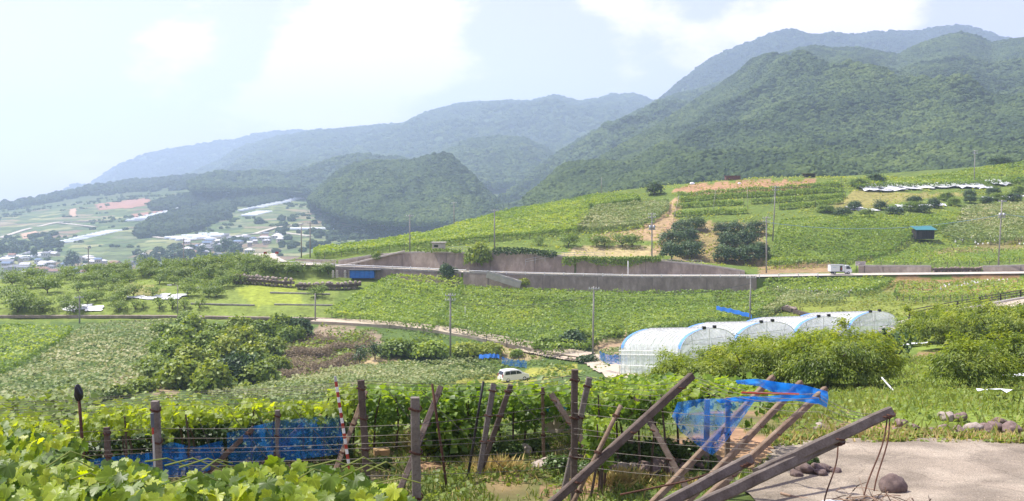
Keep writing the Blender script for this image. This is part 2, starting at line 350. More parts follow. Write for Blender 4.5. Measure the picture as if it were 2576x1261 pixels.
# ------------------------------------------------------------------ ground: one sheet, coloured by what grows or lies there
GRASS = (0.115, 0.165, 0.03); GRASS2 = (0.155, 0.19, 0.035); WEED = (0.07, 0.115, 0.03); SOIL = (0.30, 0.185, 0.11); DRY = (0.30, 0.235, 0.12); DIRT = (0.21, 0.15, 0.095); DARKG = (0.05, 0.085, 0.022)
def build_ground():
    a = np.concatenate([np.linspace(-0.85, -0.56, 30)[:-1], np.linspace(-0.56, 0.56, 470), np.linspace(0.56, 0.85, 30)[1:]])
    Ys, Zs = conYZ(a)
    subs = [2, 4, 8, 10, 8, 7, 10, 6, 6, 8, 10, 9, 12, 3, 4, 10, 3, 4, 3, 7, 6, 9, 9, 9, 10, 10, 6]
    rowsY = []; rowsZ = []
    for i in range(len(Ys) - 1):
        n = subs[i] if i < len(subs) else 6
        for k in range(n):
            t = k / n; rowsY.append(Ys[i] * (1 - t) + Ys[i + 1] * t); rowsZ.append(Zs[i] * (1 - t) + Zs[i + 1] * t)
    rowsY.append(Ys[-1]); rowsZ.append(Zs[-1])
    YY = np.array(rowsY); ZZ = np.array(rowsZ); XX = YY * a[None, :]
    ZZ = ZZ + micro(XX, YY)
    nr, nc = YY.shape
    V = np.stack([XX, YY, ZZ], -1).reshape(-1, 3)
    i = np.arange((nr - 1) * nc).reshape(nr - 1, nc)[:, :-1].ravel()
    F = np.stack([i, i + 1, i + nc + 1, i + nc], -1)
    X, Y = V[:, 0], V[:, 1]
    nz = fbm(X * 0.05, Y * 0.05, 21, 4)[:, None]; nf = fbm(X * 0.4, Y * 0.4, 24, 3)[:, None]
    col = np.array(GRASS) * (1 + 0.25 * nz) + np.array([0.05, 0.03, 0]) * np.clip(nf, 0, 1)
    near = (Y < 30)[:, None]; k = np.clip(nf * 1.6 + nz + 0.25, 0, 1)
    col = np.where(near, np.array([0.085, 0.12, 0.03]) * (1 - k) + np.array(SOIL) * 0.9 * k, col)
    def paint(poly, c, amt=1.0, ragged=0.35):
        nonlocal col
        jx = fbm(X * 0.35, Y * 0.35, 31, 3) * ragged * np.clip(Y / 60, 0.3, 4); jy = fbm(X * 0.35, Y * 0.35, 37, 3) * ragged * 2 * np.clip(Y / 60, 0.3, 4)
        m = in_poly(X + jx, Y + jy, poly)[:, None] * amt
        col = col * (1 - m) + np.array(c) * (1 + 0.3 * nf) * m
    for poly, c, amt in GROUND_PATCHES(): paint(poly, c, amt)
    return obj('ground', npmesh('ground', V, [F], smooth=True, col=np.clip(col, 0.01, 0.9)), mat_vcol('soil_and_turf', nscale=0.9, namp=0.4), kind='structure')
def GROUND_PATCHES():
    P = []
    # dark earth under the vine roofs of the near plots
    P.append(([(-20, 12), (-1.8, 12), (-1.8, 23), (-24, 23)], DIRT, 0.6))
    P.append((wpoly([(1690, 1110), (1850, 1075), (1960, 1110), (1900, 1180), (1760, 1160), (1650, 1130)]), SOIL, 0.95))
    P.append((wpoly([(1040, 1160), (1120, 1165), (1130, 1190), (1050, 1195)]), SOIL, 0.9)); P.append((wpoly([(1430, 1190), (1520, 1190), (1560, 1240), (1440, 1235)]), SOIL, 0.9))
    P.append((wpoly([(1360, 1230), (1500, 1225), (1540, 1261), (1350, 1261)]), SOIL, 0.8))
    # the near slope right: lush grass, path of mown turf
    P.append((wpoly([(2080, 1060), (2576, 1095), (2576, 880), (2330, 850), (2240, 960)], y0=24), (0.17, 0.23, 0.04), 1.0))
    P.append((wpoly([(2300, 885), (2400, 880), (2440, 905), (2290, 905)], y0=30), SOIL, 0.85))
    P.append((wpoly([(2120, 1020), (2200, 1010), (2200, 1035), (2120, 1040)], y0=24), DRY, 0.8))
    # valley
    P.append(([(-75, 95), (40, 95), (52, 185), (-110, 185)], WEED, 0.85))
    P.append((wpoly([(1200, 935), (1450, 915), (1470, 935), (1330, 965), (1260, 965), (1120, 962)], y0=100), (0.27, 0.27, 0.055), 1.0))
    P.append((wpoly([(690, 930), (730, 860), (800, 840), (910, 855), (930, 900), (890, 935), (770, 955)], y0=100), (0.22, 0.17, 0.10), 0.7))
    P.append((wpoly([(800, 815), (950, 835), (960, 870), (860, 880), (790, 860)], y0=100), (0.26, 0.20, 0.14), 0.9))
    P.append((wpoly([(880, 918), (945, 895), (1040, 900), (960, 915), (900, 930)], y0=100), (0.40, 0.31, 0.17), 1.0))
    P.append((wpoly([(270, 955), (330, 940), (460, 985), (440, 1000), (330, 985)], y0=90), (0.32, 0.24, 0.15), 0.8))
    P.append((wpoly([(1500, 850), (1570, 840), (1580, 900), (1500, 905)], y0=120), (0.36, 0.25, 0.16), 0.9))
    P.append((wpoly([(1240, 870), (1360, 880), (1370, 905), (1260, 905)], y0=120), (0.33, 0.26, 0.14), 0.9))
    # left orchard terraces: bright turf
    P.append(([tuple(G(-250, 189))[:2], tuple(G(830, 189))[:2], tuple(G(860, 221))[:2], tuple(G(640, 234))[:2], tuple(G(-250, 236))[:2]], (0.165, 0.215, 0.045), 1.0))
    P.append((wpoly([(330, 712), (420, 728), (380, 745), (280, 735)], y0=150), (0.29, 0.25, 0.1), 0.7))
    P.append((wpoly([(590, 725), (730, 700), (770, 770), (640, 775)], y0=150), (0.24, 0.29, 0.04), 0.9))
    # mid right: grass fields, red earth plots
    P.append((wpoly([(1930, 765), (2100, 742), (2480, 755), (2400, 775), (2260, 800), (1990, 800)], y0=100), (0.185, 0.22, 0.04), 1.0))
    P.append((wpoly([(2240, 700), (2576, 690), (2576, 735), (2300, 745), (2220, 735)], y0=100), (0.30, 0.165, 0.09), 0.75))
    P.append((wpoly([(2060, 775), (2180, 745), (2576, 745), (2576, 730), (2240, 725)], y0=100), GRASS, 0.6))
    P.append((wpoly([(1910, 672), (2090, 660), (2100, 690), (1910, 692)], y0=100), (0.30, 0.19, 0.11), 0.8))
    # upper hill: tan verges and red soil field
    P.append((wpoly([(1395, 655), (1440, 620), (1640, 615), (1660, 650), (1500, 648)], y0=150), (0.42, 0.33, 0.17), 0.85))
    P.append((wpoly([(1480, 595), (1650, 560), (1700, 490), (1715, 520), (1680, 640), (1640, 640), (1660, 600), (1500, 612)], y0=150), (0.36, 0.24, 0.14), 0.85))
    P.append((wpoly([(1690, 480), (1730, 466), (2060, 452), (2040, 475), (1930, 480), (1760, 492)], y0=200), (0.36, 0.205, 0.12), 0.9))
    P.append((wpoly([(1660, 620), (1680, 560), (1930, 560), (1925, 670), (1700, 655)], y0=150), (0.38, 0.23, 0.14), 0.55))
    P.append((wpoly([(2080, 520), (2160, 480), (2450, 485), (2300, 505), (2120, 535)], y0=200), (0.33, 0.26, 0.1), 0.6))
    P.append((wpoly([(2300, 640), (2576, 600), (2576, 625), (2350, 645)], y0=150), (0.27, 0.17, 0.1), 0.5))
    return P
build_ground()

# ------------------------------------------------------------------ far valley and the mountains
def ico_crown_group(name, scale_attr='s'):
    """geometry nodes: a noisy tree crown on every point (one wood that reads as a mass)"""
    ng = bpy.data.node_groups.new(name, 'GeometryNodeTree')
    ng.interface.new_socket('Geometry', in_out='INPUT', socket_type='NodeSocketGeometry'); ng.interface.new_socket('Geometry', in_out='OUTPUT', socket_type='NodeSocketGeometry')
    N, L = node_tools(ng)
    gi = N('NodeGroupInput'); go = N('NodeGroupOutput')
    ico = N('GeometryNodeMeshIcoSphere'); ico.inputs['Radius'].default_value = 1.0; ico.inputs['Subdivisions'].default_value = 3
    no = N('ShaderNodeTexNoise'); no.inputs['Scale'].default_value = 1.9; no.inputs['Detail'].default_value = 3; no.inputs['Roughness'].default_value = 0.65
    ps = N('GeometryNodeInputPosition'); L(ps.outputs[0], no.inputs['Vector'])
    mr = N('ShaderNodeMapRange'); L(no.outputs['Fac'], mr.inputs[0]); mr.inputs[1].default_value = 0.3; mr.inputs[2].default_value = 0.7; mr.inputs[3].default_value = 0.62; mr.inputs[4].default_value = 1.3
    vm = N('ShaderNodeVectorMath', operation='SCALE'); L(ps.outputs[0], vm.inputs[0]); L(mr.outputs[0], vm.inputs['Scale'])
    sp = N('GeometryNodeSetPosition'); L(ico.outputs['Mesh'], sp.inputs['Geometry']); L(vm.outputs[0], sp.inputs['Position'])
    sm = N('GeometryNodeSetShadeSmooth'); sm.inputs['Shade Smooth'].default_value = False; L(sp.outputs[0], sm.inputs[0])
    iop = N('GeometryNodeInstanceOnPoints'); L(gi.outputs[0], iop.inputs['Points']); L(sm.outputs[0], iop.inputs['Instance'])
    rr = N('FunctionNodeRandomValue', data_type='FLOAT_VECTOR'); rr.inputs[0].default_value = (-0.25, -0.25, 0); rr.inputs[1].default_value = (0.25, 0.25, 6.28)
    L(rr.outputs[0], iop.inputs['Rotation'])
    na = N('GeometryNodeInputNamedAttribute', data_type='FLOAT_VECTOR'); na.inputs[0].default_value = scale_attr; L(na.outputs[0], iop.inputs['Scale'])
    smt = N('GeometryNodeSetMaterial'); L(iop.outputs[0], smt.inputs[0]); L(smt.outputs[0], go.inputs[0])
    return ng, smt
def wood(name, label, P, rad, mat, squash=0.85):
    """P (n,3) feet of crowns, rad (n,) crown radius"""
    me = bpy.data.meshes.new(name); me.vertices.add(len(P))
    Q = np.array(P, np.float32); Q[:, 2] += rad * 0.35
    me.vertices.foreach_set('co', Q.ravel())
    at_ = me.attributes.new('s', 'FLOAT_VECTOR', 'POINT')
    s = np.stack([rad, rad, rad * squash * RNG.uniform(0.75, 1.3, len(P))], -1).astype(np.float32)
    at_.data.foreach_set('vector', s.ravel())
    o = obj(name, me, mat, kind='stuff', label=label, cat='forest')
    ng, smt = ico_crown_group(name + '_crowns'); smt.inputs['Material'].default_value = mat
    md = o.modifiers.new('crowns', 'NODES'); md.node_group = ng
    return o
FOREST = mat_leaf('forest_leaf', [(0.042, 0.07, 0.028), (0.068, 0.106, 0.034), (0.095, 0.14, 0.04), (0.13, 0.175, 0.048)], trans=0.2, rough=0.8, spec=0.1, instancer=True, patch=.012)
FOREST_D = mat_leaf('forest_leaf_dark', [(0.03, 0.052, 0.022), (0.045, 0.072, 0.028), (0.06, 0.092, 0.032)], trans=0.15, rough=0.8, spec=0.1, instancer=True, patch=.008)
FLOOR = mat_plain('forest_floor', (0.06, 0.095, 0.03), (0.045, 0.07, 0.022), scale=0.02, rough=1.0)
def mountain(name, label, ridge, base, Yr, Yb, amp, fr, seed, crown, n, mat, prof=0.85, back=600, wood_mat=None, ujit=0.0, res=(150, 70)):
    """a mountain between a foot line and a crest line; spurs and gullies run down its flank; wood stands on it"""
    u0, u1 = ridge[0][0], ridge[-1][0]
    ru = np.array([p[0] for p in ridge], float); rv = np.array([p[1] for p in ridge], float)
    bu = np.array([p[0] for p in base], float); bv = np.array([p[1] for p in base], float)
    fy = (lambda uu: np.interp(uu, [p[0] for p in Yr], [p[1] for p in Yr])) if hasattr(Yr, '__len__') else (lambda uu: np.full_like(uu, Yr))
    fb = (lambda uu: np.interp(uu, [p[0] for p in Yb], [p[1] for p in Yb])) if hasattr(Yb, '__len__') else (lambda uu: np.full_like(uu, Yb))
    tp = math.tan(PITCH)
    def zray(uu, vv, Y):   # height of the sight line at distance Y
        y = -(vv - V0) / F_PX
        return Y * (-math.sin(PITCH) + y * math.cos(PITCH)) / (math.cos(PITCH) + y * math.sin(PITCH))
    def surf(uu, t):
        yr, yb = fy(uu), fb(uu); zr = zray(uu, np.interp(uu, ru, rv), yr) - crown * 0.9; zb = zray(uu, np.interp(uu, bu, bv), yb)
        tt = np.clip(t, 0, 1); Y = yb + (yr - yb) * tt
        X = (uu - U0) / F_PX * Y
        pr = tt ** prof
        z = zb + (zr - zb) * pr
        w = fbm(X / fr * 0.4, Y / fr * 0.4, seed + 50, 2) * 0.9
        sp = ridged(X / fr + w, Y / fr * 0.45 + w * 0.5, seed, 4)
        env = np.clip(tt * 3.0, 0, 1) * np.clip((1 - tt) * 4.5, 0, 1)
        z = z + (sp - 0.55) * amp * env
        b = np.clip(t - 1, 0, None)
        Y = Y + b * back; X = (uu - U0) / F_PX * Y; z = z - (b ** 1.3) * back * 0.42 
        return X, Y, z
    nu, ntt = res
    uu, tt = np.meshgrid(np.linspace(u0, u1, nu), np.concatenate([np.linspace(-0.02, 1, ntt), [1.15, 1.5, 2.0]]))
    X, Y, z = surf(uu, tt); V = np.stack([X, Y, z], -1).reshape(-1, 3)
    nr = uu.shape[0]; i = np.arange((nr - 1) * nu).reshape(nr - 1, nu)[:, :-1].ravel()
    obj(name, npmesh(name, V, [np.stack([i, i + 1, i + nu + 1, i + nu], -1)], smooth=True), FLOOR, kind='structure')
    us = RNG.uniform(u0, u1, n * 2); ts = RNG.uniform(0, 1.08, n * 2)
    Xs, Ys, zs = surf(us, ts)
    keep = RNG.uniform(0, 1, n * 2) < (Ys / Ys.max()) ** 1.0
    P = np.stack([Xs, Ys, zs], -1)[keep][:n]
    rad = crown * RNG.uniform(0.7, 1.35, len(P)) * (0.8 + 0.4 * (fbm(P[:, 0] / 130, P[:, 1] / 130, seed + 9, 2) + 0.5))
    wood(name.replace('mountain', 'forest').replace('hill', 'forest') + ('' if ('mountain' in name or 'hill' in name) else '_forest'), label, P, rad, wood_mat or FOREST)
# 1 far left blue ridge
mountain('far_mountain', 'hazy blue wood on the farthest left ridge above the valley', [(-250, 560), (100, 505), (225, 467), (262, 440), (300, 415), (370, 388), (470, 366), (560, 352), (600, 350), (640, 336), (740, 324), (790, 328), (900, 345), (1150, 380), (1400, 420)], [(-250, 560), (300, 500), (1400, 470)], 5600, 4300, 120, 700, 3, 11, 9000, FLOOR, wood_mat=FOREST_D)
# 2 long middle ridge
mountain('middle_mountain', 'blue green wood on the long middle ridge', [(480, 440), (560, 405), (620, 368), (700, 345), (790, 329), (900, 322), (960, 314), (1020, 310), (1080, 292), (1150, 266), (1200, 258), (1250, 256), (1290, 252), (1330, 255), (1360, 248), (1395, 240), (1420, 246), (1452, 256), (1500, 246), (1540, 235), (1565, 239), (1590, 236), (1620, 246), (1650, 262), (1720, 290), (1900, 330)], [(480, 470), (800, 450), (1300, 440), (1900, 420)], 4300, 2500, 110, 560, 5, 9.5, 16000, FLOOR, res=(180, 70))
# 3 back peak right
mountain('peak_mountain', 'dark blue wood on the high peak behind the near slope', [(1560, 340), (1640, 266), (1680, 232), (1710, 207), (1760, 168), (1800, 142), (1850, 117), (1900, 99), (1960, 78), (1985, 77), (2030, 86), (2080, 85), (2150, 87), (2200, 79), (2270, 78), (2310, 76), (2380, 64), (2420, 66), (2450, 74), (2510, 94), (2576, 110), (2850, 150)], [(1560, 380), (1800, 320), (2300, 260), (2850, 260)], 3300, 2500, 90, 420, 9, 9, 11000, FLOOR, wood_mat=FOREST_D)
# 4 slope between
mountain('flank_mountain', 'wood on the valley flank left of the near slope', [(1180, 560), (1260, 500), (1330, 445), (1400, 390), (1460, 352), (1530, 315), (1600, 280), (1650, 258), (1700, 240), (1760, 225), (1900, 180), (2100, 170)], [(1180, 575), (1400, 510), (1700, 480), (2100, 460)], [(1180, 1300), (1500, 2100), (2100, 2600)], [(1180, 1150), (1500, 1300), (2100, 1500)], 110, 260, 13, 7.5, 14000, FLOOR)
# 5 near right mountain
mountain('near_mountain', 'green wood on the near right mountainside above the fields', [(1330, 520), (1400, 465), (1480, 420), (1560, 370), (1640, 325), (1700, 285), (1760, 245), (1850, 190), (1950, 142), (2000, 124), (2040, 117), (2090, 124), (2150, 121), (2200, 131), (2250, 139), (2290, 118), (2340, 96), (2400, 81), (2440, 89), (2480, 108), (2530, 98), (2576, 92), (2700, 84), (2950, 70)], [(1330, 540), (1500, 500), (1700, 470), (2000, 462), (2300, 452), (2950, 430)], [(1330, 900), (1500, 1100), (1900, 1750), (2950, 1750)], [(1330, 820), (1600, 640), (2000, 560), (2950, 560)], 80, 270, 17, 3.9, 90000, FLOOR, prof=1.0, res=(220, 130))
# 6 wooded knoll in the middle of the valley, and the lower ridge behind its left shoulder
mountain('knoll_hill', 'green wood on the rounded knoll in the middle of the valley', [(780, 500), (815, 462), (855, 428), (895, 410), (940, 402), (985, 404), (1030, 406), (1065, 397), (1095, 389), (1125, 396), (1150, 408), (1172, 428), (1195, 450), (1220, 478), (1255, 510), (1300, 536), (1360, 554), (1420, 564)], [(780, 505), (840, 535), (890, 556), (1000, 564), (1250, 568), (1420, 572)], [(780, 1480), (880, 1520), (1100, 1500), (1420, 1200)], [(780, 1420), (840, 1220), (950, 1080), (1420, 1020)], 55, 190, 23, 4.4, 14000, FLOOR, wood_mat=FOREST, prof=1.0)
mountain('shoulder_hill', 'pale green wooded ridge behind the left shoulder of the knoll', [(480, 470), (560, 440), (640, 432), (720, 438), (780, 418), (840, 398), (900, 386), (950, 390), (1010, 396), (1080, 410), (1150, 430)], [(480, 480), (700, 478), (900, 500), (1150, 520)], 2150, 1750, 40, 260, 37, 6, 2600, FLOOR)
# 7 low wooded spur behind the knoll
mountain('spur_hill', 'dark wooded spur in the hollow behind the knoll', [(1080, 420), (1140, 372), (1190, 352), (1260, 342), (1320, 347), (1370, 370), (1420, 410), (1470, 440)], [(1080, 450), (1250, 470), (1470, 480)], 2500, 1900, 60, 240, 29, 8, 3600, FLOOR)
# valley floor with fields
VCON = [contour([(-300, Z(-74)), (900, Z(-66)), (1400, Z(-48))], 450), contour([(0, 717), (600, 692), (900, 682), (1200, 660), (1500, 600)], 800), contour([(0, 682), (400, 672), (700, 642), (1000, 617), (1200, 600), (1500, 570)], 1000),
        contour([(0, 622), (400, 592), (700, 582), (1000, 577), (1200, 562), (1500, 535)], 1300), contour([(0, 562), (400, 533), (700, 512), (900, 512), (1200, 520), (1500, 500)], 1700), contour([(-300, 570), (0, 524), (200, 492), (400, 472), (700, 450), (1000, 450), (1500, 460)], 2200), contour([(-300, 560), (0, 517), (110, 492), (230, 466), (400, 452), (560, 437), (700, 430), (1000, 440), (1500, 450)], 2700), contour([(-300, Z(-200)), (700, Z(-100)), (1500, Z(-60))], 3600)]
def VH(X, Y):
    X = np.atleast_1d(np.asarray(X, float)); Y = np.atleast_1d(np.asarray(Y, float)); a = X / np.maximum(Y, 1)
    Ys = [np.interp(a, c[:, 0], c[:, 1]) for c in VCON]; Zs = [np.interp(a, c[:, 0], c[:, 2]) for c in VCON]; z = Zs[0].copy()
    for i in range(len(Ys) - 1):
        t = (Y - Ys[i]) / (Ys[i + 1] - Ys[i]); z = np.where(t > 0, Zs[i] + (Zs[i + 1] - Zs[i]) * np.clip(t, 0, 1), z)
    return z + fbm(X / 90, Y / 90, 61, 3) * 5
def vhit(u, v):
    Yl = np.geomspace(500, 3400, 900); d = at(u, v, 1.0); hh = VH(d.x * Yl, Yl); k = np.nonzero(hh >= d.z * Yl)[0]
    i = k[0] if len(k) else len(Yl) - 1
    return Vector((d.x * Yl[i], Yl[i], hh[i]))
VFIELD = [((0.10, 0.13, 0.05), 2), ((0.24, 0.25, 0.11), 1), ((0.20, 0.15, 0.10), 1), ((0.13, 0.17, 0.06), 3), ((0.10, 0.145, 0.05), 3), ((0.17, 0.20, 0.075), 2), ((0.23, 0.20, 0.12), 1), ((0.075, 0.115, 0.045), 2), ((0.15, 0.17, 0.085), 2)]
def build_valley():
    a = np.linspace(-0.8, 0.2, 330); Yr = np.concatenate([np.geomspace(450, 2700, 330), [3000, 3600]])
    A, Y = np.meshgrid(a, Yr); X = A * Y; z = VH(X.ravel(), Y.ravel()); V = np.stack([X.ravel(), Y.ravel(), z], -1)
    nc = len(a); nr = len(Yr); i = np.arange((nr - 1) * nc).reshape(nr - 1, nc)[:, :-1].ravel()
    # small fields in strips along the slope: cells of a sheared lattice
    wx = X.ravel() + fbm(X.ravel() / 120, Y.ravel() / 120, 71, 2) * 40; wy = Y.ravel() + 0.35 * X.ravel() + fbm(X.ravel() / 150, Y.ravel() / 150, 73, 2) * 50
    ci = np.floor(wx / 52 + 7 * _hash(np.floor(wy / 30), np.floor(wy * 0), 3)); cj = np.floor(wy / 30)
    r = _hash(ci, cj, 5); tot = sum(w for _, w in VFIELD); col = np.zeros((len(r), 3)); acc = 0
    for c, w in VFIELD:
        m = (r >= acc / tot) & (r <= (acc + w) / tot); col[m] = c; acc += w
    edge = np.minimum((wy / 30) % 1, 1 - (wy / 30) % 1); col[edge < 0.10] = (0.06, 0.09, 0.035)
    far = np.clip((Y.ravel() - 1750) / 400, 0, 1)[:, None]; col = col * (1 - far) + np.array((0.07, 0.10, 0.045)) * far
    obj('valley_floor', npmesh('valley_floor', V, [np.stack([i, i + 1, i + nc + 1, i + nc], -1)], smooth=True, col=col), mat_vcol('valley_fields', nscale=0.06, namp=0.35, bump=0), kind='structure')
build_valley()
def vwood(name, label, polys, crown, n, mat=FOREST_D):
    P = []
    for poly in polys:
        w = [vhit(u, v) for u, v in poly]; xs = [p.x for p in w]; ys = [p.y for p in w]
        k = n // len(polys); x = RNG.uniform(min(xs), max(xs), k * 4); y = RNG.uniform(min(ys), max(ys), k * 4)
        m = in_poly(x, y, w); x, y = x[m][:k], y[m][:k]; P.append(np.stack([x, y, VH(x, y)], -1))
    P = np.concatenate(P); wood(name, label, P, crown * RNG.uniform(0.7, 1.4, len(P)), mat)
vwood('roadside_forest', 'dark wood beside the long plastic greenhouses on the valley slope', [[(345, 580), (380, 560), (520, 520), (580, 510), (585, 540), (520, 570), (400, 600), (350, 600)], [(600, 505), (640, 475), (720, 480), (730, 500), (640, 525), (600, 520)]], 7, 900)
vwood('upper_forest', 'blue green wood along the foot of the far left ridge', [[(0, 520), (230, 472), (400, 455), (560, 440), (700, 440), (680, 455), (520, 475), (380, 485), (250, 492), (120, 512), (0, 535)], [(380, 520), (480, 500), (560, 495), (560, 508), (470, 525), (390, 532)]], 8, 1500)
vwood('village_forest', 'scattered dark trees around the village in the valley', [[(0, 600), (160, 590), (160, 640), (0, 640)], [(330, 640), (600, 600), (640, 650), (420, 690)], [(640, 560), (860, 540), (900, 620), (700, 640)], [(800, 590), (1000, 560), (1080, 580), (850, 610)]], 5, 170)
def hedgerows():
    x = RNG.uniform(-1150, 150, 60000); y = RNG.uniform(700, 2100, 60000); wx = x + fbm(x / 120, y / 120, 71, 2) * 40; wy = y + 0.35 * x + fbm(x / 150, y / 150, 73, 2) * 50
    e = np.minimum((wy / 30) % 1, 1 - (wy / 30) % 1); dn = fbm(x / 60, y / 60, 77, 3); k = ((e < .07) & (dn > .12)) | ((dn > .5) & (RNG.uniform(0, 1, len(x)) < .25)); x, y = x[k][:4200], y[k][:4200]
    wood('hedgerow_trees', 'small hedgerow trees between the fields of the far valley', np.stack([x, y, VH(x, y)], -1), RNG.uniform(1.4, 3.6, len(x)), FOREST)
hedgerows()
# ------------------------------------------------------------------ haze
def haze():
    me = MB().box((0, 3300, 245), (12000, 8000, 800)).mesh('haze')
    m, nt, N, L, out = mat_base('haze_air'); pv = N('ShaderNodeVolumePrincipled'); pv.inputs['Density'].default_value = 0.00024
    pv.inputs['Color'].default_value = (0.61, 0.77, 1.0, 1); pv.inputs['Anisotropy'].default_value = 0.25; L(pv.outputs[0], out.inputs['Volume'])
    try: m.cycles.homogeneous_volume = True
    except Exception: pass
    obj('haze', me, m, kind='stuff')
haze()
# ------------------------------------------------------------------ foliage kit
T_DIAM = (np.array([(0, 0, 0), (.5, .45, .10), (0, 1, -.06), (-.5, .45, .10)], float), [np.array([(0, 1, 2), (0, 2, 3)])])
T_BLADE = (np.array([(0, 0, 0), (.16, .4, .05), (0, 1, -.22), (-.16, .4, .05)], float), [np.array([(0, 1, 2), (0, 2, 3)])])
T_GRASS = (np.array([(-.05, 0, 0), (.05, 0, 0), (.035, .6, .06), (0, 1, .30)], float), [np.array([(0, 1, 2), (0, 2, 3)])])
def grape_template(detail=2):
    """five-lobed, toothed vine leaf, petiole notch at the origin, cupped along its veins"""
    ang = [-158, -140, -118, -100, -84, -62, -44, -30, -14, 0]; rad = [.30, .52, .60, .50, .70, .80, .62, .80, .90, 1.05]
    out = [(a, r) for a, r in zip(ang, rad)] + [(-a, r) for a, r in zip(ang[-2::-1], rad[-2::-1])]
    if detail == 2:
        o2 = []
        for i, (a, r) in enumerate(out):
            o2.append((a, r))
            if i < len(out) - 1:
                a2, r2 = out[i + 1]; o2.append(((a + a2) / 2, (r + r2) / 2 * 0.94))
        out = o2
    V = [(0, 0, 0)]
    for i, (a, r) in enumerate(out):
        th = R(a); x, y = math.sin(th) * r * .58, math.cos(th) * r * .58
        V.append((x, y, 0.16 * abs(x) - 0.22 * r * r * .33 - (0.05 if i % 2 else 0)))
    V = np.array(V); V[:, 1] += 0.0
    n = len(out); F = [(0, i + 1, i + 2) for i in range(n - 1)]
    return (V, [np.array(F)])
T_GRAPE = grape_template(1); T_GRAPE2 = grape_template(2)
def norm(a): return a / np.maximum(np.linalg.norm(a, axis=1, keepdims=True), 1e-6)
def leafarr(P, Nn, size, tm, T=None, rng=RNG):
    """returns V, faces for leaves at P with normal Nn, pointing along T (projected)"""
    n = len(P); Nn = norm(Nn); Tr = rng.normal(size=(n, 3)) if T is None else T
    t = norm(Tr - (Tr * Nn).sum(1, keepdims=True) * Nn); b = np.cross(t, Nn)
    tv, tf = tm; k = len(tv); s = np.broadcast_to(np.asarray(size, float), (n,))[:, None, None]
    V = P[:, None, :] + s * (tv[None, :, 0:1] * b[:, None, :] + tv[None, :, 1:2] * t[:, None, :] + tv[None, :, 2:3] * Nn[:, None, :])
    F = [(f[None] + (np.arange(n) * k)[:, None, None]).reshape(-1, f.shape[1]) for f in tf]
    return V.reshape(-1, 3), F, k
def leafmesh(name, P, Nn, size, tm, tint, T=None, rng=RNG):
    V, F, k = leafarr(np.asarray(P, float), np.asarray(Nn, float), size, tm, T, rng)
    return npmesh(name, V, F, tint=np.repeat(np.clip(tint, 0, 1), k))
def merge(parts):
    V = []; F = []; t = []; n = 0
    for (v, f, k, ti) in parts:
        V.append(v); F += [q + n for q in f]; t.append(np.repeat(np.clip(ti, 0, 1), k)); n += len(v)
    return np.concatenate(V), F, np.concatenate(t)
VINE = mat_leaf('vine_leaf', [(0.108, 0.185, 0.026), (0.162, 0.250, 0.032), (0.225, 0.309, 0.039), (0.342, 0.383, 0.052)], trans=0.3)
VINE_B = mat_leaf('vine_leaf_bright', [(0.129, 0.210, 0.034), (0.181, 0.272, 0.041), (0.258, 0.346, 0.049), (0.361, 0.408, 0.062)], trans=0.35)
VINE_P = mat_leaf('vine_leaf_under_net', [(0.131, 0.192, 0.054), (0.203, 0.258, 0.083), (0.275, 0.300, 0.117), (0.478, 0.456, 0.244)], trans=0.22, rough=0.6)
VINE_D = mat_leaf('vine_leaf_shade_tone', [(0.03, 0.065, 0.016), (0.05, 0.095, 0.02), (0.07, 0.125, 0.025), (0.11, 0.16, 0.033)], trans=0.25)  # dark leaf colour; stands in for shade on the left vine wall
ORCH = mat_leaf('orchard_leaf', [(0.094, 0.162, 0.025), (0.142, 0.218, 0.030), (0.208, 0.283, 0.038), (0.283, 0.341, 0.046)], trans=0.28, objvar=0.25)
DARKT = mat_leaf('persimmon_leaf', [(0.033, 0.070, 0.019), (0.051, 0.098, 0.025), (0.075, 0.133, 0.033), (0.120, 0.175, 0.046)], trans=0.15, objvar=0.2)
BUSHM = mat_leaf('bush_leaf', [(0.102, 0.168, 0.025), (0.174, 0.244, 0.032), (0.254, 0.311, 0.040), (0.367, 0.395, 0.049)], trans=0.28, objvar=0.4)
PEACH = mat_leaf('peach_leaf', [(0.085, 0.135, 0.022), (0.165, 0.23, 0.03), (0.25, 0.315, 0.04), (0.35, 0.39, 0.05)], trans=0.38, rough=0.42, objvar=0.15)
BRAMBLE = mat_leaf('dry_bramble', [(0.17, 0.135, 0.085), (0.25, 0.20, 0.13), (0.32, 0.26, 0.175), (0.16, 0.19, 0.06)], trans=0.1, rough=0.9, spec=0.1)
BARK = mat_plain('bark', (0.12, 0.085, 0.06), (0.06, 0.045, 0.035), scale=9, rough=0.95, bump=0.6)
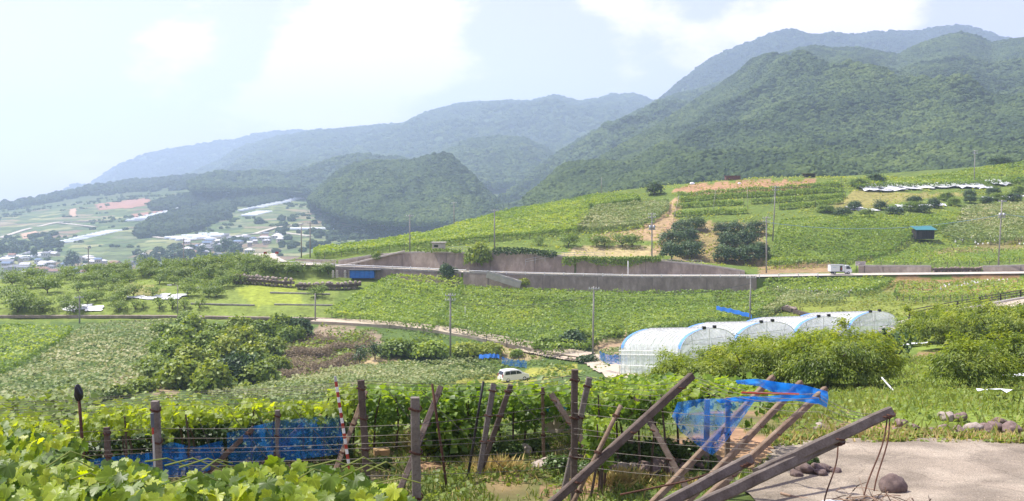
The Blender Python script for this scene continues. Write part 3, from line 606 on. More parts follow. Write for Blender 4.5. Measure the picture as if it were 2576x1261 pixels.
def grow_tree(rng, hgt, rad, trunk_h, limbs, nleaf, leaf, tm, droop=0.0, vase=True, tr=0.09, fill=0.55, per=22, inner=0.25, flat=1.0, cz=.5, sig=.15, ck=.3):
    """vase-pruned fruit tree: short trunk, spreading limbs, leaf tufts along shoots"""
    mb = MB(); mb.tube([(0, 0, -0.3), (0.02, 0.01, trunk_h * .5), (0, 0, trunk_h)], [tr * 1.25, tr, tr * .85], 7)
    tips = []
    for i in range(limbs):
        th = 2 * math.pi * (i + rng.uniform(-.25, .25)) / limbs; rr = rad * rng.uniform(.62, .98)
        p0 = Vector((0, 0, trunk_h * rng.uniform(.75, 1.0))); p3 = Vector((math.cos(th) * rr, math.sin(th) * rr, hgt * rng.uniform(.62, .92)))
        p1 = p0.lerp(p3, .35) + Vector((0, 0, -0.04 * hgt)); p2 = p0.lerp(p3, .7) + Vector((0, 0, .03 * hgt))
        mb.tube([p0, p1, p2, p3], [tr * .7, tr * .5, tr * .32, tr * .12], 5)
        for q in (.35, .5, .65, .8, .95):
            b = p0.lerp(p3, q)
            for _ in range(3): tips.append(b + Vector((rng.normal(0, rad * .2), rng.normal(0, rad * .2), abs(rng.normal(0, hgt * .12)) - hgt * .02)))
    nc = max(6, nleaf // per); C = []
    lobes = rng.uniform(0.78, 1.15, 9)
    for _ in range(nc):
        if rng.uniform() < inner and tips: c = np.array(tips[rng.integers(len(tips))])
        else:
            d = rng.normal(size=3); d /= np.linalg.norm(d); d[2] = abs(d[2]) * 1.25 - .40
            az = (math.atan2(d[1], d[0]) / (2 * math.pi) % 1) * 9; k = lobes[int(az) % 9] * (1 - az % 1) + lobes[(int(az) + 1) % 9] * (az % 1)
            r = rng.uniform(fill, 1.0) ** .6 * k
            c = np.array([d[0] * rad * r, d[1] * rad * r, hgt * (cz + (.97 - cz) * d[2] * r * flat)])
        C.append(c)
    C = np.array(C); C = np.repeat(C, per, 0); cid = np.repeat(rng.uniform(0, 1, nc), per)
    P = C + rng.normal(size=C.shape) * np.array([1, 1, .75]) * rad * sig
    out = P - np.array([0, 0, hgt * .42]); Nn = norm(out) * .7 + np.array([0, 0, .9]) + rng.normal(size=P.shape) * .55
    T = norm(out) * 1.0 + rng.normal(size=P.shape) * .6 + np.array([0, 0, -droop])
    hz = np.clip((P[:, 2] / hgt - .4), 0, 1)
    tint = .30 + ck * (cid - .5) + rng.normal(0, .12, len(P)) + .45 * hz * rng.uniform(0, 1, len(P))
    return mb.mesh('trunk', smooth=True), leafmesh('crown', P, Nn, leaf * rng.uniform(.75, 1.25, len(P)), tm, tint, T, rng)
def grow_bush(rng, rad, hgt, nleaf, leaf, tm, lobes=6):
    C = []; S = []
    for i in range(lobes):
        th = rng.uniform(0, 6.28); r = rad * rng.uniform(0, .62); s = rng.uniform(.38, .62)
        C.append((math.cos(th) * r, math.sin(th) * r, hgt * rng.uniform(.22, .55))); S.append(s)
    P = []; Nn = []; lid = []
    k = nleaf // lobes
    for c, s in zip(C, S):
        d = norm(rng.normal(size=(k, 3))); d[:, 2] = np.abs(d[:, 2]) * 1.1 - .35
        r = rng.uniform(.6, 1.05, (k, 1)); q = np.array(c) + d * r * np.array([rad * s, rad * s, hgt * s])
        q += rng.normal(size=q.shape) * rad * .03
        P.append(q); Nn.append(d * .8 + np.array([0, 0, .6]) + rng.normal(size=d.shape) * .5); lid.append(np.full(k, rng.uniform()))
    P = np.concatenate(P); Nn = np.concatenate(Nn); lid = np.concatenate(lid); P[:, 2] = np.maximum(P[:, 2], -.1)
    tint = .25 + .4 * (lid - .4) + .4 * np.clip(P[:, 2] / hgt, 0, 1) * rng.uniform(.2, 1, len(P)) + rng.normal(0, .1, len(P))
    stems = MB()
    for i in range(5):
        th = rng.uniform(0, 6.28); stems.tube([(0, 0, -.2), (math.cos(th) * rad * .2, math.sin(th) * rad * .2, hgt * .3), (math.cos(th) * rad * .45, math.sin(th) * rad * .45, hgt * .55)], [.04, .03, .015], 5)
    return stems.mesh('stems'), leafmesh('foliage', P, Nn, leaf * rng.uniform(.7, 1.3, len(P)), tm, tint, None, rng)
def protos(fn, n, seed, **kw): return [fn(np.random.default_rng(seed + i), **kw) for i in range(n)]
def place(pro, name, parts, mats, p, s, label, cat, group=None, sz=None, rz=None):
    i = random.randrange(len(pro)); r = thing(name, label, cat, p, group, random.uniform(0, 6.28) if rz is None else rz); r.scale = (s, s, sz or s)
    for me, nm, mt in zip(pro[i], parts, mats):
        m = me
        if len(m.materials) and m.materials[0] != mt: 
            m = VARIANT.setdefault((me.name, mt.name), me.copy())
            if m.materials[0] != mt: m.materials[0] = mt
        obj(nm, m, mt, r)
    return r
VARIANT = {}
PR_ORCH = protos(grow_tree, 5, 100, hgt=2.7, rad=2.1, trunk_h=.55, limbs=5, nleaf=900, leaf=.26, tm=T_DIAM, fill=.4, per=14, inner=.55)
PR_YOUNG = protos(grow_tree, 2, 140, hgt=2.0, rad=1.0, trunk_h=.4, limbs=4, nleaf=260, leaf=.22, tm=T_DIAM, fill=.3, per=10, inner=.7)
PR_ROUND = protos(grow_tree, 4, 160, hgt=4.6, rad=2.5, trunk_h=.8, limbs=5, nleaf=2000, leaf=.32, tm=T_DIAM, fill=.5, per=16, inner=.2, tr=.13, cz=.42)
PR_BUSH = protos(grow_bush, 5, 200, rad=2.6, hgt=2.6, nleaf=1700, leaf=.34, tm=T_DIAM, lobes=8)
PR_BRAM = protos(grow_bush, 2, 240, rad=2.6, hgt=1.3, nleaf=1300, leaf=.34, tm=T_BLADE, lobes=9)
def T_at(u, v, y0=9.0): return hit(u, v, 0, y0)

# --- left orchard on its terraces
def orchard():
    rows = [ # v of feet, list of u
        (808, []), (786, [110, 190, 300]), (772, [60]), (778, [433, 470, 500, 360, 340, 405]), (757, [30, 250, 310]), (748, [330, 380, 470, 520, 545, 800]), (738, [120, 200, 300]), (735, [520]),
        (726, [290, 480, 560, 70]), (716, [150, 240, 400, 440, 590]), (708, [20, 90, 330, 500, 640]), (700, [180, 270, 380, 420, 560]), (694, [60, 130, 225, 300, 350, 450, 610]), (690, [660, 690, 720, 755, 800, 825]), (684, [280, 400, 480, 520, 600]), (676, [340, 430, 560, 590, 640, 670]), (668, [470, 530, 610, 640, 570, 650]), (788, [40]), (765, [160, 215, 280]), (731, [240]), (721, [30, 110, 200]), (712, [60, 300]), (705, [240, 440, 600]), (697, [100, 170, 260, 320, 400, 480, 530]), (688, [230, 310, 360, 440, 560]), (680, [380, 460, 500, 540, 620]), (672, [510, 600, 625])]
    for v, us in rows:
        for u in us:
            y0 = 150
            p = T_at(u + random.uniform(-8, 8), v + random.uniform(-2, 2), y0)
            young = v in (778,)
            if young: place(PR_YOUNG, 'young_tree', ('trunk', 'crown'), (BARK, ORCH), p, random.uniform(.8, 1.35), 'young vase-shaped fruit tree on the lowest bright grass terrace', 'tree', 'young fruit trees on the lowest terrace')
            elif v in (690,) and u >= 650: place(PR_ORCH, 'fruit_tree', ('trunk', 'crown'), (BARK, ORCH), p, random.uniform(.85, 1.1), 'fruit tree in the row just above the dry stone wall', 'tree', 'fruit trees above the stone wall')
            elif u < 160: place(PR_ORCH, 'fruit_tree', ('trunk', 'crown'), (BARK, ORCH), p, random.uniform(1.0, 1.4), 'spreading fruit tree at the far left edge of the grassy terraces', 'tree', 'fruit trees at the left edge')
            else: place(PR_ORCH, 'fruit_tree', ('trunk', 'crown'), (BARK, ORCH), p, random.uniform(.8, 1.2), 'low open-crowned fruit tree on the grassy terraces left of the stone wall', 'tree', 'fruit trees on the left terraces')
orchard()
def bush_at(u, v, s, label, mat=None, y0=60, sz=None, name='bush', pro=None, group=None, cat='bush', h=0):
    p = hit(u, v, 0, y0); p.z -= 0.1
    return place(pro or PR_BUSH, name, ('stem', 'foliage'), (BARK, mat or BUSHM), p, s, label, cat, group, sz)
# thicket on the gully slope, lower left of the middle
for i, (u, v, s, sz, m) in enumerate([(400, 960, 1.5, 1.5, BUSHM), (470, 975, 1.5, 1.6, BUSHM), (540, 985, 1.5, 1.7, BUSHM), (600, 970, 1.4, 1.8, DARKT), (660, 965, 1.6, 1.5, BUSHM), (430, 920, 1.5, 1.7, ORCH), (380, 945, 1.2, 1.2, BUSHM), (500, 930, 1.6, 1.7, BUSHM), (560, 915, 1.5, 1.8, BUSHM), (640, 925, 1.5, 1.6, BUSHM), (450, 880, 1.7, 1.7, ORCH), (520, 885, 1.5, 1.5, ORCH), (600, 880, 1.6, 1.7, BUSHM), (670, 890, 1.3, 1.4, BUSHM), (480, 850, 1.6, 1.7, ORCH), (545, 850, 1.4, 1.3, ORCH), (610, 850, 1.5, 1.6, BUSHM), (660, 850, 1.4, 1.5, ORCH), (705, 842, 1.5, 1.7, ORCH), (755, 845, 1.3, 1.6, DARKT), (730, 860, 1.2, 1.2, ORCH), (470, 820, 1.2, 1.2, ORCH), (410, 850, 1.1, 1.1, ORCH), (690, 935, 1.0, 1.0, BUSHM), (360, 985, 1.0, .8, BUSHM), (290, 1003, .8, .7, BUSHM)]):
    bush_at(u, v, s, 'leafy bush in the thicket on the gully slope above the near trellis', m, sz=sz, group='bushes of the gully thicket')
for i, (u, v, s) in enumerate([(740, 925, 1.1), (790, 935, 1.2), (840, 925, 1.2), (880, 905, 1.0), (800, 895, 1.3), (860, 880, 1.2), (910, 880, 1.0), (760, 890, 1.0), (830, 860, .9), (720, 950, .9)]):
    bush_at(u, v, s, 'brown dried bramble heap between the thicket and the dirt track', BRAMBLE, name='bramble', pro=PR_BRAM, group='dry brambles')
for u, v, s, sz, m, lab in [(985, 893, 1.3, 1.15, ORCH, 'dark round bush left of the light one below the dirt track'), (1035, 895, 1.5, 1.35, ORCH, 'large dark bush below the middle of the dirt track'), (1090, 902, 1.45, 1.3, VINE_B, 'bright green round bush left of the pole by the dirt track'), (1185, 897, 1.5, 1.0, BUSHM, 'wide bush right of the pole below the dirt track'), (1225, 893, 1.1, .9, BUSHM, 'small bush at the right end of the row under the dirt track'), (1300, 898, .55, .6, VINE_B, 'single bright shrub beside the short blue net'),
        (1375, 880, 1.2, 1.1, VINE, 'weedy bush at the lower tip of the middle vine roof'), (1420, 875, 1.5, 1.4, DARKT, 'dark tall bush at the lower tip of the middle vine roof'), (1460, 868, 1.2, 1.2, VINE, 'bush left of the tall pole beside the concrete road'), (1540, 845, 1.1, .9, VINE, 'bush above the bare earth left of the greenhouses'), (1478, 912, .7, .6, DARKT, 'small dark bush at the corner of the concrete road'),
        (1205, 672, 1.55, 2.3, BUSHM, 'tall bush growing out of the upper retaining wall'), (1132, 695, 1.0, 1.3, DARKT, 'dark bush at the corner of the vine roof by the white rail'), (950, 655, .8, .9, BUSHM, 'creeper bush hanging over the sloping white parapet'), (1322, 718, .7, .7, BUSHM, 'small bush at the foot of the concrete ramp'), (745, 640, 1.3, 1.3, ORCH, 'dark bush beside the bend of the road on the crest'), (775, 636, 1.0, 1.0, ORCH, 'bush left of the vine roof on the crest')]:
    bush_at(u, v, s, lab, m, sz=sz, y0=100)
# hillside: fruit trees, dark persimmons, crest trees
for i, u in enumerate([1355, 1430, 1500, 1520, 1565, 1590]):
    p = hit(u, 621 - (i == 0) * 4, 0, 150); place(PR_ORCH, 'fruit_tree', ('trunk', 'crown'), (BARK, ORCH), p, [.85, 1.35, 1.25, 1.0, 1.35, 1.2][i], 'bushy fruit tree in the row on the tan terrace above the ivy', 'tree', 'fruit trees on the tan terrace')
for i, (u, v, s) in enumerate([(1690, 655, 1.3), (1740, 648, 1.25), (1690, 620, 1.25), (1735, 612, 1.2), (1715, 590, 1.2), (1750, 580, 1.1), (1825, 662, 1.35), (1880, 660, 1.3), (1910, 645, 1.1), (1830, 625, 1.25), (1880, 620, 1.3), (1850, 595, 1.2), (1900, 590, 1.15), (1815, 590, 1.0)]):
    p = hit(u, v, 0, 150); place(PR_ROUND, 'persimmon_tree', ('trunk', 'crown'), (BARK, DARKT), p, s * .95, 'dark green fruit tree in the left dense clump on the red hillside' if u < 1790 else 'dark green fruit tree in the right dense clump beside the pole pair', 'tree', 'dark trees on the red hillside', sz=s * .8)
for u, v, s, sz, m, lab in [(1645, 490, 1.15, 1.0, DARKT, 'lone spreading tree at the edge of the red soil field'), (1415, 495, 1.4, 1.2, DARKT, 'dark tree left of the crest bushes above the big vine roof'), (1440, 492, 1.2, 1.0, ORCH, 'light green tree on the crest beside the dark one'), (1470, 488, 1.0, .7, DARKT, 'small dark tree on the crest above the big vine roof'), (1350, 512, 1.2, .75, DARKT, 'low dark tree where the crest drops to the left'), (1370, 508, 1.0, .6, DARKT, 'second low dark tree where the crest drops to the left'), (1545, 475, 1.1, .6, VINE_B, 'bright bush on the crest beside the thin pole'), (1560, 473, 1.0, .55, ORCH, 'small tree on the crest right of the thin pole'),
        (2520, 418, 1.7, .9, DARKT, 'dark tree on the top right crest'), (2200, 462, 1.3, .8, DARKT, 'dark tree at the left end of the white sheeting'), (2160, 470, 1.2, .7, ORCH, 'bushy tree left of the white sheeting')]:
    p = hit(u, v, 0, 200); place(PR_ROUND, 'tree', ('trunk', 'crown'), (BARK, m), p, s, lab, 'tree', sz=sz)
for i, (u, v) in enumerate([(2080, 535), (2120, 545), (2150, 528), (2180, 545), (2215, 528), (2250, 540), (2290, 530), (2325, 535), (2350, 522), (2400, 518), (2440, 512), (2480, 512), (2510, 505), (2550, 505), (2300, 512), (2380, 505), (2440, 498), (2500, 492), (2560, 488)]):
    p = hit(u, v, 0, 200); place(PR_ROUND, 'fruit_tree', ('trunk', 'crown'), (BARK, DARKT if i % 3 else ORCH), p, random.uniform(.75, 1.05), 'fruit tree in the row over white sheets on the upper right hillside', 'tree', 'fruit trees over white sheets', sz=random.uniform(.55, .75))
for i, (u, v) in enumerate([(1905, 912), (943, 905), (905, 918)][1:]):
    p = hit(u, v, 0, 100); place(PR_YOUNG, 'sapling', ('trunk', 'crown'), (BARK, DARKT), p, 1.25, ['staked dark sapling nearer the round bushes', 'staked dark sapling nearer the dry brambles'][i], 'tree', sz=1.6)

# --- vine roofs (grape pergolas)
POSTM = mat_plain('weathered_post', (0.24, 0.2, 0.16), (0.13, 0.105, 0.085), scale=8, rough=0.9)
def vine_roof(label, uv, h, mat, dens=8, leaf=.42, y0=100, front=None, hang=1.0, lump=.34, group=None, rnd=1.0, postgap=3.5):
    poly = [hit(u, v, h, y0) for u, v in uv]
    c = sum(poly, Vector()) / len(poly); root = thing('vine_trellis', label, 'vineyard', c, group)
    xs = [p.x for p in poly]; ys = [p.y for p in poly]
    area = abs(sum(poly[i].x * poly[(i + 1) % len(poly)].y - poly[(i + 1) % len(poly)].x * poly[i].y for i in range(len(poly)))) / 2
    n = int(area * dens); bb = (max(xs) - min(xs)) * (max(ys) - min(ys)); m_ = int(n * bb / area) + 10
    x = RNG.uniform(min(xs), max(xs), m_); y = RNG.uniform(min(ys), max(ys), m_)
    jx = fbm(x * .5, y * .5, 81, 2) * .6
    k = in_poly(x + jx, y + jx, poly); x, y = x[k], y[k]
    lum = fbm(x * .55, y * .55, 83, 3); rowp = np.sin((x * .55 + y * .83) * 2 * math.pi / 2.6 + fbm(x * .1, y * .1, 5, 2) * 2)
    big = fbm(x * .07, y * .07, 91, 3)
    z = H(x, y) + h + lump * .9 * fbm(x * .19, y * .19, 89, 2) + lump * (lum * 1.6 + .4 * rowp) + RNG.normal(0, .07, len(x))
    holes = ((fbm(x * .23, y * .23, 87, 3) > .45) & (RNG.uniform(0, 1, len(x)) < .75)) | ((rowp < -.6) & (RNG.uniform(0, 1, len(x)) < .45))
    x, y, z, lum, big, rowk = x[~holes], y[~holes], z[~holes], lum[~holes], big[~holes], rowp[~holes]
    P = np.stack([x, y, z], -1) - np.array(c)
    Nn = np.array([0, 0, 1.0]) + RNG.normal(size=P.shape) * np.array([.5, .5, .25])
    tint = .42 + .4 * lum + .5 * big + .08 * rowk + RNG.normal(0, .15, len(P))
    parts = [(*leafarr(P, Nn, leaf * RNG.uniform(.7, 1.3, len(P)), T_DIAM), tint)]
    # ragged curtain along the edges
    E = []
    for i in range(len(poly)):
        a, b = poly[i], poly[(i + 1) % len(poly)]; L_ = (b - a).length; q = RNG.uniform(0, 1, int(L_ * 16 * hang))
        e = np.outer(1 - q, np.array(a)) + np.outer(q, np.array(b)); E.append(e)
    E = np.concatenate(E); ez = H(E[:, 0], E[:, 1]) + h; dz = np.abs(RNG.normal(0, .38, len(E))) * (0.5 + vnoise(E[:, 0] * .6, E[:, 1] * .6, 3))
    E[:, 2] = np.maximum(ez - dz, ez - h * .9); E[:, :2] += RNG.normal(0, .12, (len(E), 2)); E -= np.array(c)
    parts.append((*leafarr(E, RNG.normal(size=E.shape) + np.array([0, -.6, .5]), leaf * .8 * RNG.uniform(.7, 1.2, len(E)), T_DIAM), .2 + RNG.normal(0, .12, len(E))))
    V, F, t = merge(parts)
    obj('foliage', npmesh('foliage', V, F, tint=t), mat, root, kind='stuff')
    # posts along the edges that show
    pm = MB().beam((0, 0, -.3), (0, 0, 1.0), .11).mesh('post')
    for i in (front if front is not None else range(len(poly))):
        a, b = poly[i], poly[(i + 1) % len(poly)]; L_ = (b - a).length; kk = max(1, int(L_ / postgap))
        for j in range(kk):
            p = a.lerp(b, (j + .5) / kk); p.z = h1(p.x, p.y)
            o = obj('post', pm, POSTM, root, p - c); o.scale = (1, 1, h)
    return root
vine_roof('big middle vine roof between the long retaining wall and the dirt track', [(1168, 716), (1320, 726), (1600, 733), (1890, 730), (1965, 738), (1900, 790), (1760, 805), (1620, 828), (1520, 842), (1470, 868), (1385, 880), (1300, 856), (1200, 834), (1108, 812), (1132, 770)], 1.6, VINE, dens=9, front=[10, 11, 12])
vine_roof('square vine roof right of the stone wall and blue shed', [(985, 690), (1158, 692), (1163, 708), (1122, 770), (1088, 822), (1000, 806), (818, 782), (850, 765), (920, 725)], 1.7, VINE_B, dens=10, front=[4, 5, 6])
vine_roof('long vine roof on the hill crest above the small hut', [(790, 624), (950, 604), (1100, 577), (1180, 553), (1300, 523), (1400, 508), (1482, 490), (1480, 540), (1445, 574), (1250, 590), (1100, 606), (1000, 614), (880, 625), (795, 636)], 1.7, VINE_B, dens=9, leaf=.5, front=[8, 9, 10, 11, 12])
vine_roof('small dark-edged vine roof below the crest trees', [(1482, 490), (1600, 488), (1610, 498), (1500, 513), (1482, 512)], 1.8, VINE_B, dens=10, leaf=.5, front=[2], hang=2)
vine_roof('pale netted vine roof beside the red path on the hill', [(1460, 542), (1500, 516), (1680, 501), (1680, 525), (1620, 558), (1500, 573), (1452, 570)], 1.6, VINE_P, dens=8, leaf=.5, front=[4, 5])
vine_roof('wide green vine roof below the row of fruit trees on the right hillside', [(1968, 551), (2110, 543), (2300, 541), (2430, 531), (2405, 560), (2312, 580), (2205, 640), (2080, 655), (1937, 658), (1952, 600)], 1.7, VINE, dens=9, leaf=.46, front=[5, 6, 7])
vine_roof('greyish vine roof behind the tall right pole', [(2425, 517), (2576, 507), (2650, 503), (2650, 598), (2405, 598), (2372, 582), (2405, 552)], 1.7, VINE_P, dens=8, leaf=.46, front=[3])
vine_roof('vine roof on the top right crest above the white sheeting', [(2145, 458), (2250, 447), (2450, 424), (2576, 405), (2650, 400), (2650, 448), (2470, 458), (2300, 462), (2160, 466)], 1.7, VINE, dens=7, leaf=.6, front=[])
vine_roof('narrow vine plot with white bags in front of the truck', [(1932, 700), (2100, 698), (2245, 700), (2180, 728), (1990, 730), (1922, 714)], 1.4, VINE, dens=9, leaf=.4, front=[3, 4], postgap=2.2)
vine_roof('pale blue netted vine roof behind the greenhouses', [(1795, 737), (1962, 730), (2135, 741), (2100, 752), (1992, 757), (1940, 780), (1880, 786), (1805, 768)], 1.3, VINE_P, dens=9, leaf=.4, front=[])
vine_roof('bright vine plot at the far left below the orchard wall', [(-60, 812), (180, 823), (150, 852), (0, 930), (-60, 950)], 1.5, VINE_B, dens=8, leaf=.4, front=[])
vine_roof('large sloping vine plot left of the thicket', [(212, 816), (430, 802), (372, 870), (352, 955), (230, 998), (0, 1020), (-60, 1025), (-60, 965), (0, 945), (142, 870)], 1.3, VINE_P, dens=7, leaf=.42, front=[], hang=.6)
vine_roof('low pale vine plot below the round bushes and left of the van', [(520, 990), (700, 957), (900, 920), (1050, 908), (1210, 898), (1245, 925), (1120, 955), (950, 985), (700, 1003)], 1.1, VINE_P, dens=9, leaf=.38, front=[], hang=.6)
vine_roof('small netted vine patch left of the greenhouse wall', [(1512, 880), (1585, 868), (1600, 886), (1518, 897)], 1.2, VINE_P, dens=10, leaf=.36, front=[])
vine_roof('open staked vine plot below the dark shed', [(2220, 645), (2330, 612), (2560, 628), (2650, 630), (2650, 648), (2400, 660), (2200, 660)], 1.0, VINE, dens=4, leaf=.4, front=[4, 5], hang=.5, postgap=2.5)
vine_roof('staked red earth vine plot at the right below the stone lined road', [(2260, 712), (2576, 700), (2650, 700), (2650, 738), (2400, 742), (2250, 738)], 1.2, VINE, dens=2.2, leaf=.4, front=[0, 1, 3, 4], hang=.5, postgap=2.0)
# vine rows grown as hedges on the hill
for i, (pts, lab) in enumerate([([(1705, 497), (1800, 490), (1900, 484), (1990, 478), (2115, 470)], 'topmost trained vine row on the hill'), ([(1705, 508), (1800, 501), (1900, 496), (2000, 490), (2120, 482)], 'second trained vine row from the top of the hill'), ([(1700, 524), (1800, 518), (1870, 516)], 'short trained vine row left of the gap on the hill'), ([(1890, 514), (2000, 507), (2125, 498)], 'short trained vine row right of the gap on the hill'), ([(1695, 546), (1780, 540), (1880, 537)], 'lowest trained vine row above the dark trees'), ([(1960, 528), (2050, 520), (2120, 512)], 'lowest trained vine row right of the pole pair')]):
    W = [hit(u, v, 0, 200) for u, v in pts]; c = W[len(W) // 2].copy(); root = thing('vine_row', lab, 'vine row', c)
    P = []
    for a, b in zip(W[:-1], W[1:]):
        L_ = (b - a).length; n = int(L_ * 60); q = RNG.uniform(0, 1, (n, 1)); e = np.array(a) * (1 - q) + np.array(b) * q
        e[:, 0] += RNG.normal(0, .25, n); e[:, 1] += RNG.normal(0, .45, n); e[:, 2] = H(e[:, 0], e[:, 1]) + RNG.beta(2.2, 1.3, n) * 1.7 * (0.85 + .5 * fbm(e[:, 0] * .4, e[:, 1] * .4, 7, 2)); P.append(e)
    P = np.concatenate(P) - np.array(c); Nn = RNG.normal(size=P.shape) * .7 + np.array([0, -.25, .8])
    obj('foliage', leafmesh('foliage', P, Nn, .42 * RNG.uniform(.7, 1.3, len(P)), T_DIAM, .35 + RNG.normal(0, .2, len(P))), VINE_B, root, kind='stuff')
    pm = MB().beam((0, 0, -.3), (0, 0, 2.1), .1).mesh('post')
    for p in W: obj('post', pm, POSTM, root, Vector((p.x, p.y - .5, h1(p.x, p.y - .5))) - c)
# ------------------------------------------------------------------ materials for built things
CONC = mat_plain('concrete_light', (0.52, 0.48, 0.41), (0.42, 0.38, 0.32), scale=1.3, rough=0.9, bump=0.2, bscale=30)
CONC_RD = mat_plain('concrete_road', (0.50, 0.46, 0.39), (0.40, 0.36, 0.30), scale=0.5, rough=0.92, detail=8)
def mat_wall():
    m, nt, N, L, out = mat_base('stained_concrete'); b = N('ShaderNodeBsdfPrincipled'); L(b.outputs[0], out.inputs[0]); b.inputs['Roughness'].default_value = .95; b.inputs['Specular IOR Level'].default_value = .15
    tc = N('ShaderNodeTexCoord'); mp = N('ShaderNodeMapping'); mp.inputs['Scale'].default_value = (.7, .7, .35); L(tc.outputs['Object'], mp.inputs[0])
    n1 = N('ShaderNodeTexNoise'); n1.inputs['Scale'].default_value = 1.0; n1.inputs['Detail'].default_value = 7; n1.inputs['Roughness'].default_value = .7; L(mp.outputs[0], n1.inputs['Vector'])
    cr = N('ShaderNodeValToRGB'); L(n1.outputs['Fac'], cr.inputs[0]); e = cr.color_ramp.elements
    e[0].position = .3; e[0].color = (.19, .155, .125, 1); e[1].position = .7; e[1].color = (.38, .32, .26, 1); q = e.new(.5); q.color = (.27, .22, .175, 1)
    n2 = N('ShaderNodeTexNoise'); n2.inputs['Scale'].default_value = 3.0; n2.inputs['Detail'].default_value = 4; L(tc.outputs['Object'], n2.inputs['Vector'])
    c2 = N('ShaderNodeValToRGB'); L(n2.outputs['Fac'], c2.inputs[0]); c2.color_ramp.elements[0].position = .68; c2.color_ramp.elements[0].color = (0, 0, 0, 1); c2.color_ramp.elements[1].position = .74; c2.color_ramp.elements[1].color = (1, 1, 1, 1)
    mx = N('ShaderNodeMix', data_type='RGBA'); L(c2.outputs[0], mx.inputs['Factor']); L(cr.outputs[0], mx.inputs[6]); mx.inputs[7].default_value = (.42, .37, .32, 1); L(mx.outputs[2], b.inputs['Base Color'])
    return m
WALLM = mat_wall(); JOINTM = mat_plain('wall_joint', (.16, .13, .11), rough=.95)
WHITE = mat_plain('white_paint', (0.80, 0.80, 0.78), (0.66, 0.65, 0.62), scale=3, rough=0.5)
WHITE2 = mat_plain('white_car_paint', (0.80, 0.81, 0.82), (0.78, 0.79, 0.80), scale=1, rough=0.25, spec=.5, coat=.5)
GLASS_D = mat_plain('dark_glass', (0.02, 0.025, 0.03), (0.015, 0.018, 0.02), rough=0.08, spec=.6)
RUBBER = mat_plain('rubber', (0.02, 0.02, 0.02), rough=.9)
STEEL = mat_plain('galvanised_steel', (0.45, 0.46, 0.46), (0.36, 0.37, 0.37), scale=5, rough=.5, metal=.6)
POLE = mat_plain('concrete_pole', (0.33, 0.31, 0.28), (0.25, 0.23, 0.21), scale=3, rough=.9)
DARKM = mat_plain('dark_metal', (0.035, 0.034, 0.033), (0.025, 0.024, 0.023), rough=.6)
WOOD_D = mat_plain('dark_brown_rail', (0.06, 0.045, 0.035), (0.04, 0.03, 0.025), scale=5, rough=.8)
BLUE_TARP = mat_plain('blue_tarpaulin', (0.02, 0.17, 0.55), (0.015, 0.12, 0.44), scale=1.2, rough=.55)
TEAL = mat_plain('teal_roof', (0.035, 0.19, 0.21), (0.03, 0.15, 0.17), scale=2, rough=.5)
TIMBER_BLK = mat_plain('blackened_boards', (0.04, 0.036, 0.034), (0.025, 0.022, 0.02), scale=6, rough=.9)
SHEET = mat_plain('silver_mulch_sheet', (0.80, 0.81, 0.84), (0.62, 0.64, 0.68), scale=2.5, rough=.45, bump=.5, bscale=4)
BEIGE = mat_plain('beige_wall', (0.50, 0.46, 0.38), (0.42, 0.38, 0.31), scale=2, rough=.9)
STONE = mat_plain('field_stone', (0.34, 0.27, 0.22), (0.17, 0.13, 0.11), scale=1.6, rough=.95, bump=.5, bscale=9, c3=(0.45, 0.39, 0.33))
STONEP = mat_plain('pale_field_stone', (0.44, 0.37, 0.31), (0.22, 0.17, 0.14), scale=1.2, rough=.95, bump=.5, bscale=9, c3=(0.62, 0.56, 0.5))
RED = mat_plain('red_paint', (0.42, 0.06, 0.04), rough=.6)
LAMPG = mat_plain('lamp_glass', (0.7, 0.7, 0.66), rough=.3)
def mat_net(name, c, alpha, trans=.4):
    m, nt, N, L, out = mat_base(name); d = N('ShaderNodeBsdfDiffuse'); d.inputs[0].default_value = (*c, 1); t = N('ShaderNodeBsdfTranslucent'); t.inputs[0].default_value = (*c, 1)
    mx = N('ShaderNodeMixShader'); mx.inputs[0].default_value = trans; L(d.outputs[0], mx.inputs[1]); L(t.outputs[0], mx.inputs[2])
    tr = N('ShaderNodeBsdfTransparent'); m2 = N('ShaderNodeMixShader')
    tc = N('ShaderNodeTexCoord'); no = N('ShaderNodeTexNoise'); no.inputs['Scale'].default_value = 2.2; no.inputs['Detail'].default_value = 5; L(tc.outputs['Object'], no.inputs['Vector'])
    mr = N('ShaderNodeMapRange'); L(no.outputs['Fac'], mr.inputs[0]); mr.inputs[1].default_value = .3; mr.inputs[2].default_value = .7; mr.inputs[3].default_value = max(0, alpha - .22); mr.inputs[4].default_value = min(1, alpha + .22)
    L(mr.outputs[0], m2.inputs[0]); L(tr.outputs[0], m2.inputs[1]); L(mx.outputs[0], m2.inputs[2]); L(m2.outputs[0], out.inputs[0]); return m
NET_BLUE = mat_net('blue_net', (0.015, 0.17, 0.56), .55); NET_FINE = mat_net('blue_net_thin', (0.02, 0.21, 0.66), .45); NET_SHEER = mat_net('blue_net_sheer', (0.018, 0.19, 0.60), .40); FILM = mat_net('greenhouse_film', (0.84, 0.86, 0.88), .56, .45); FILM_G = mat_net('greenhouse_gable_film', (0.84, 0.86, 0.87), .6, .5)  # left net panel: much the same blue, but the most see-through
BLUE_STRIP = mat_plain('blue_strip', (0.13, 0.32, 0.78), (0.11, 0.28, 0.7), rough=.5)

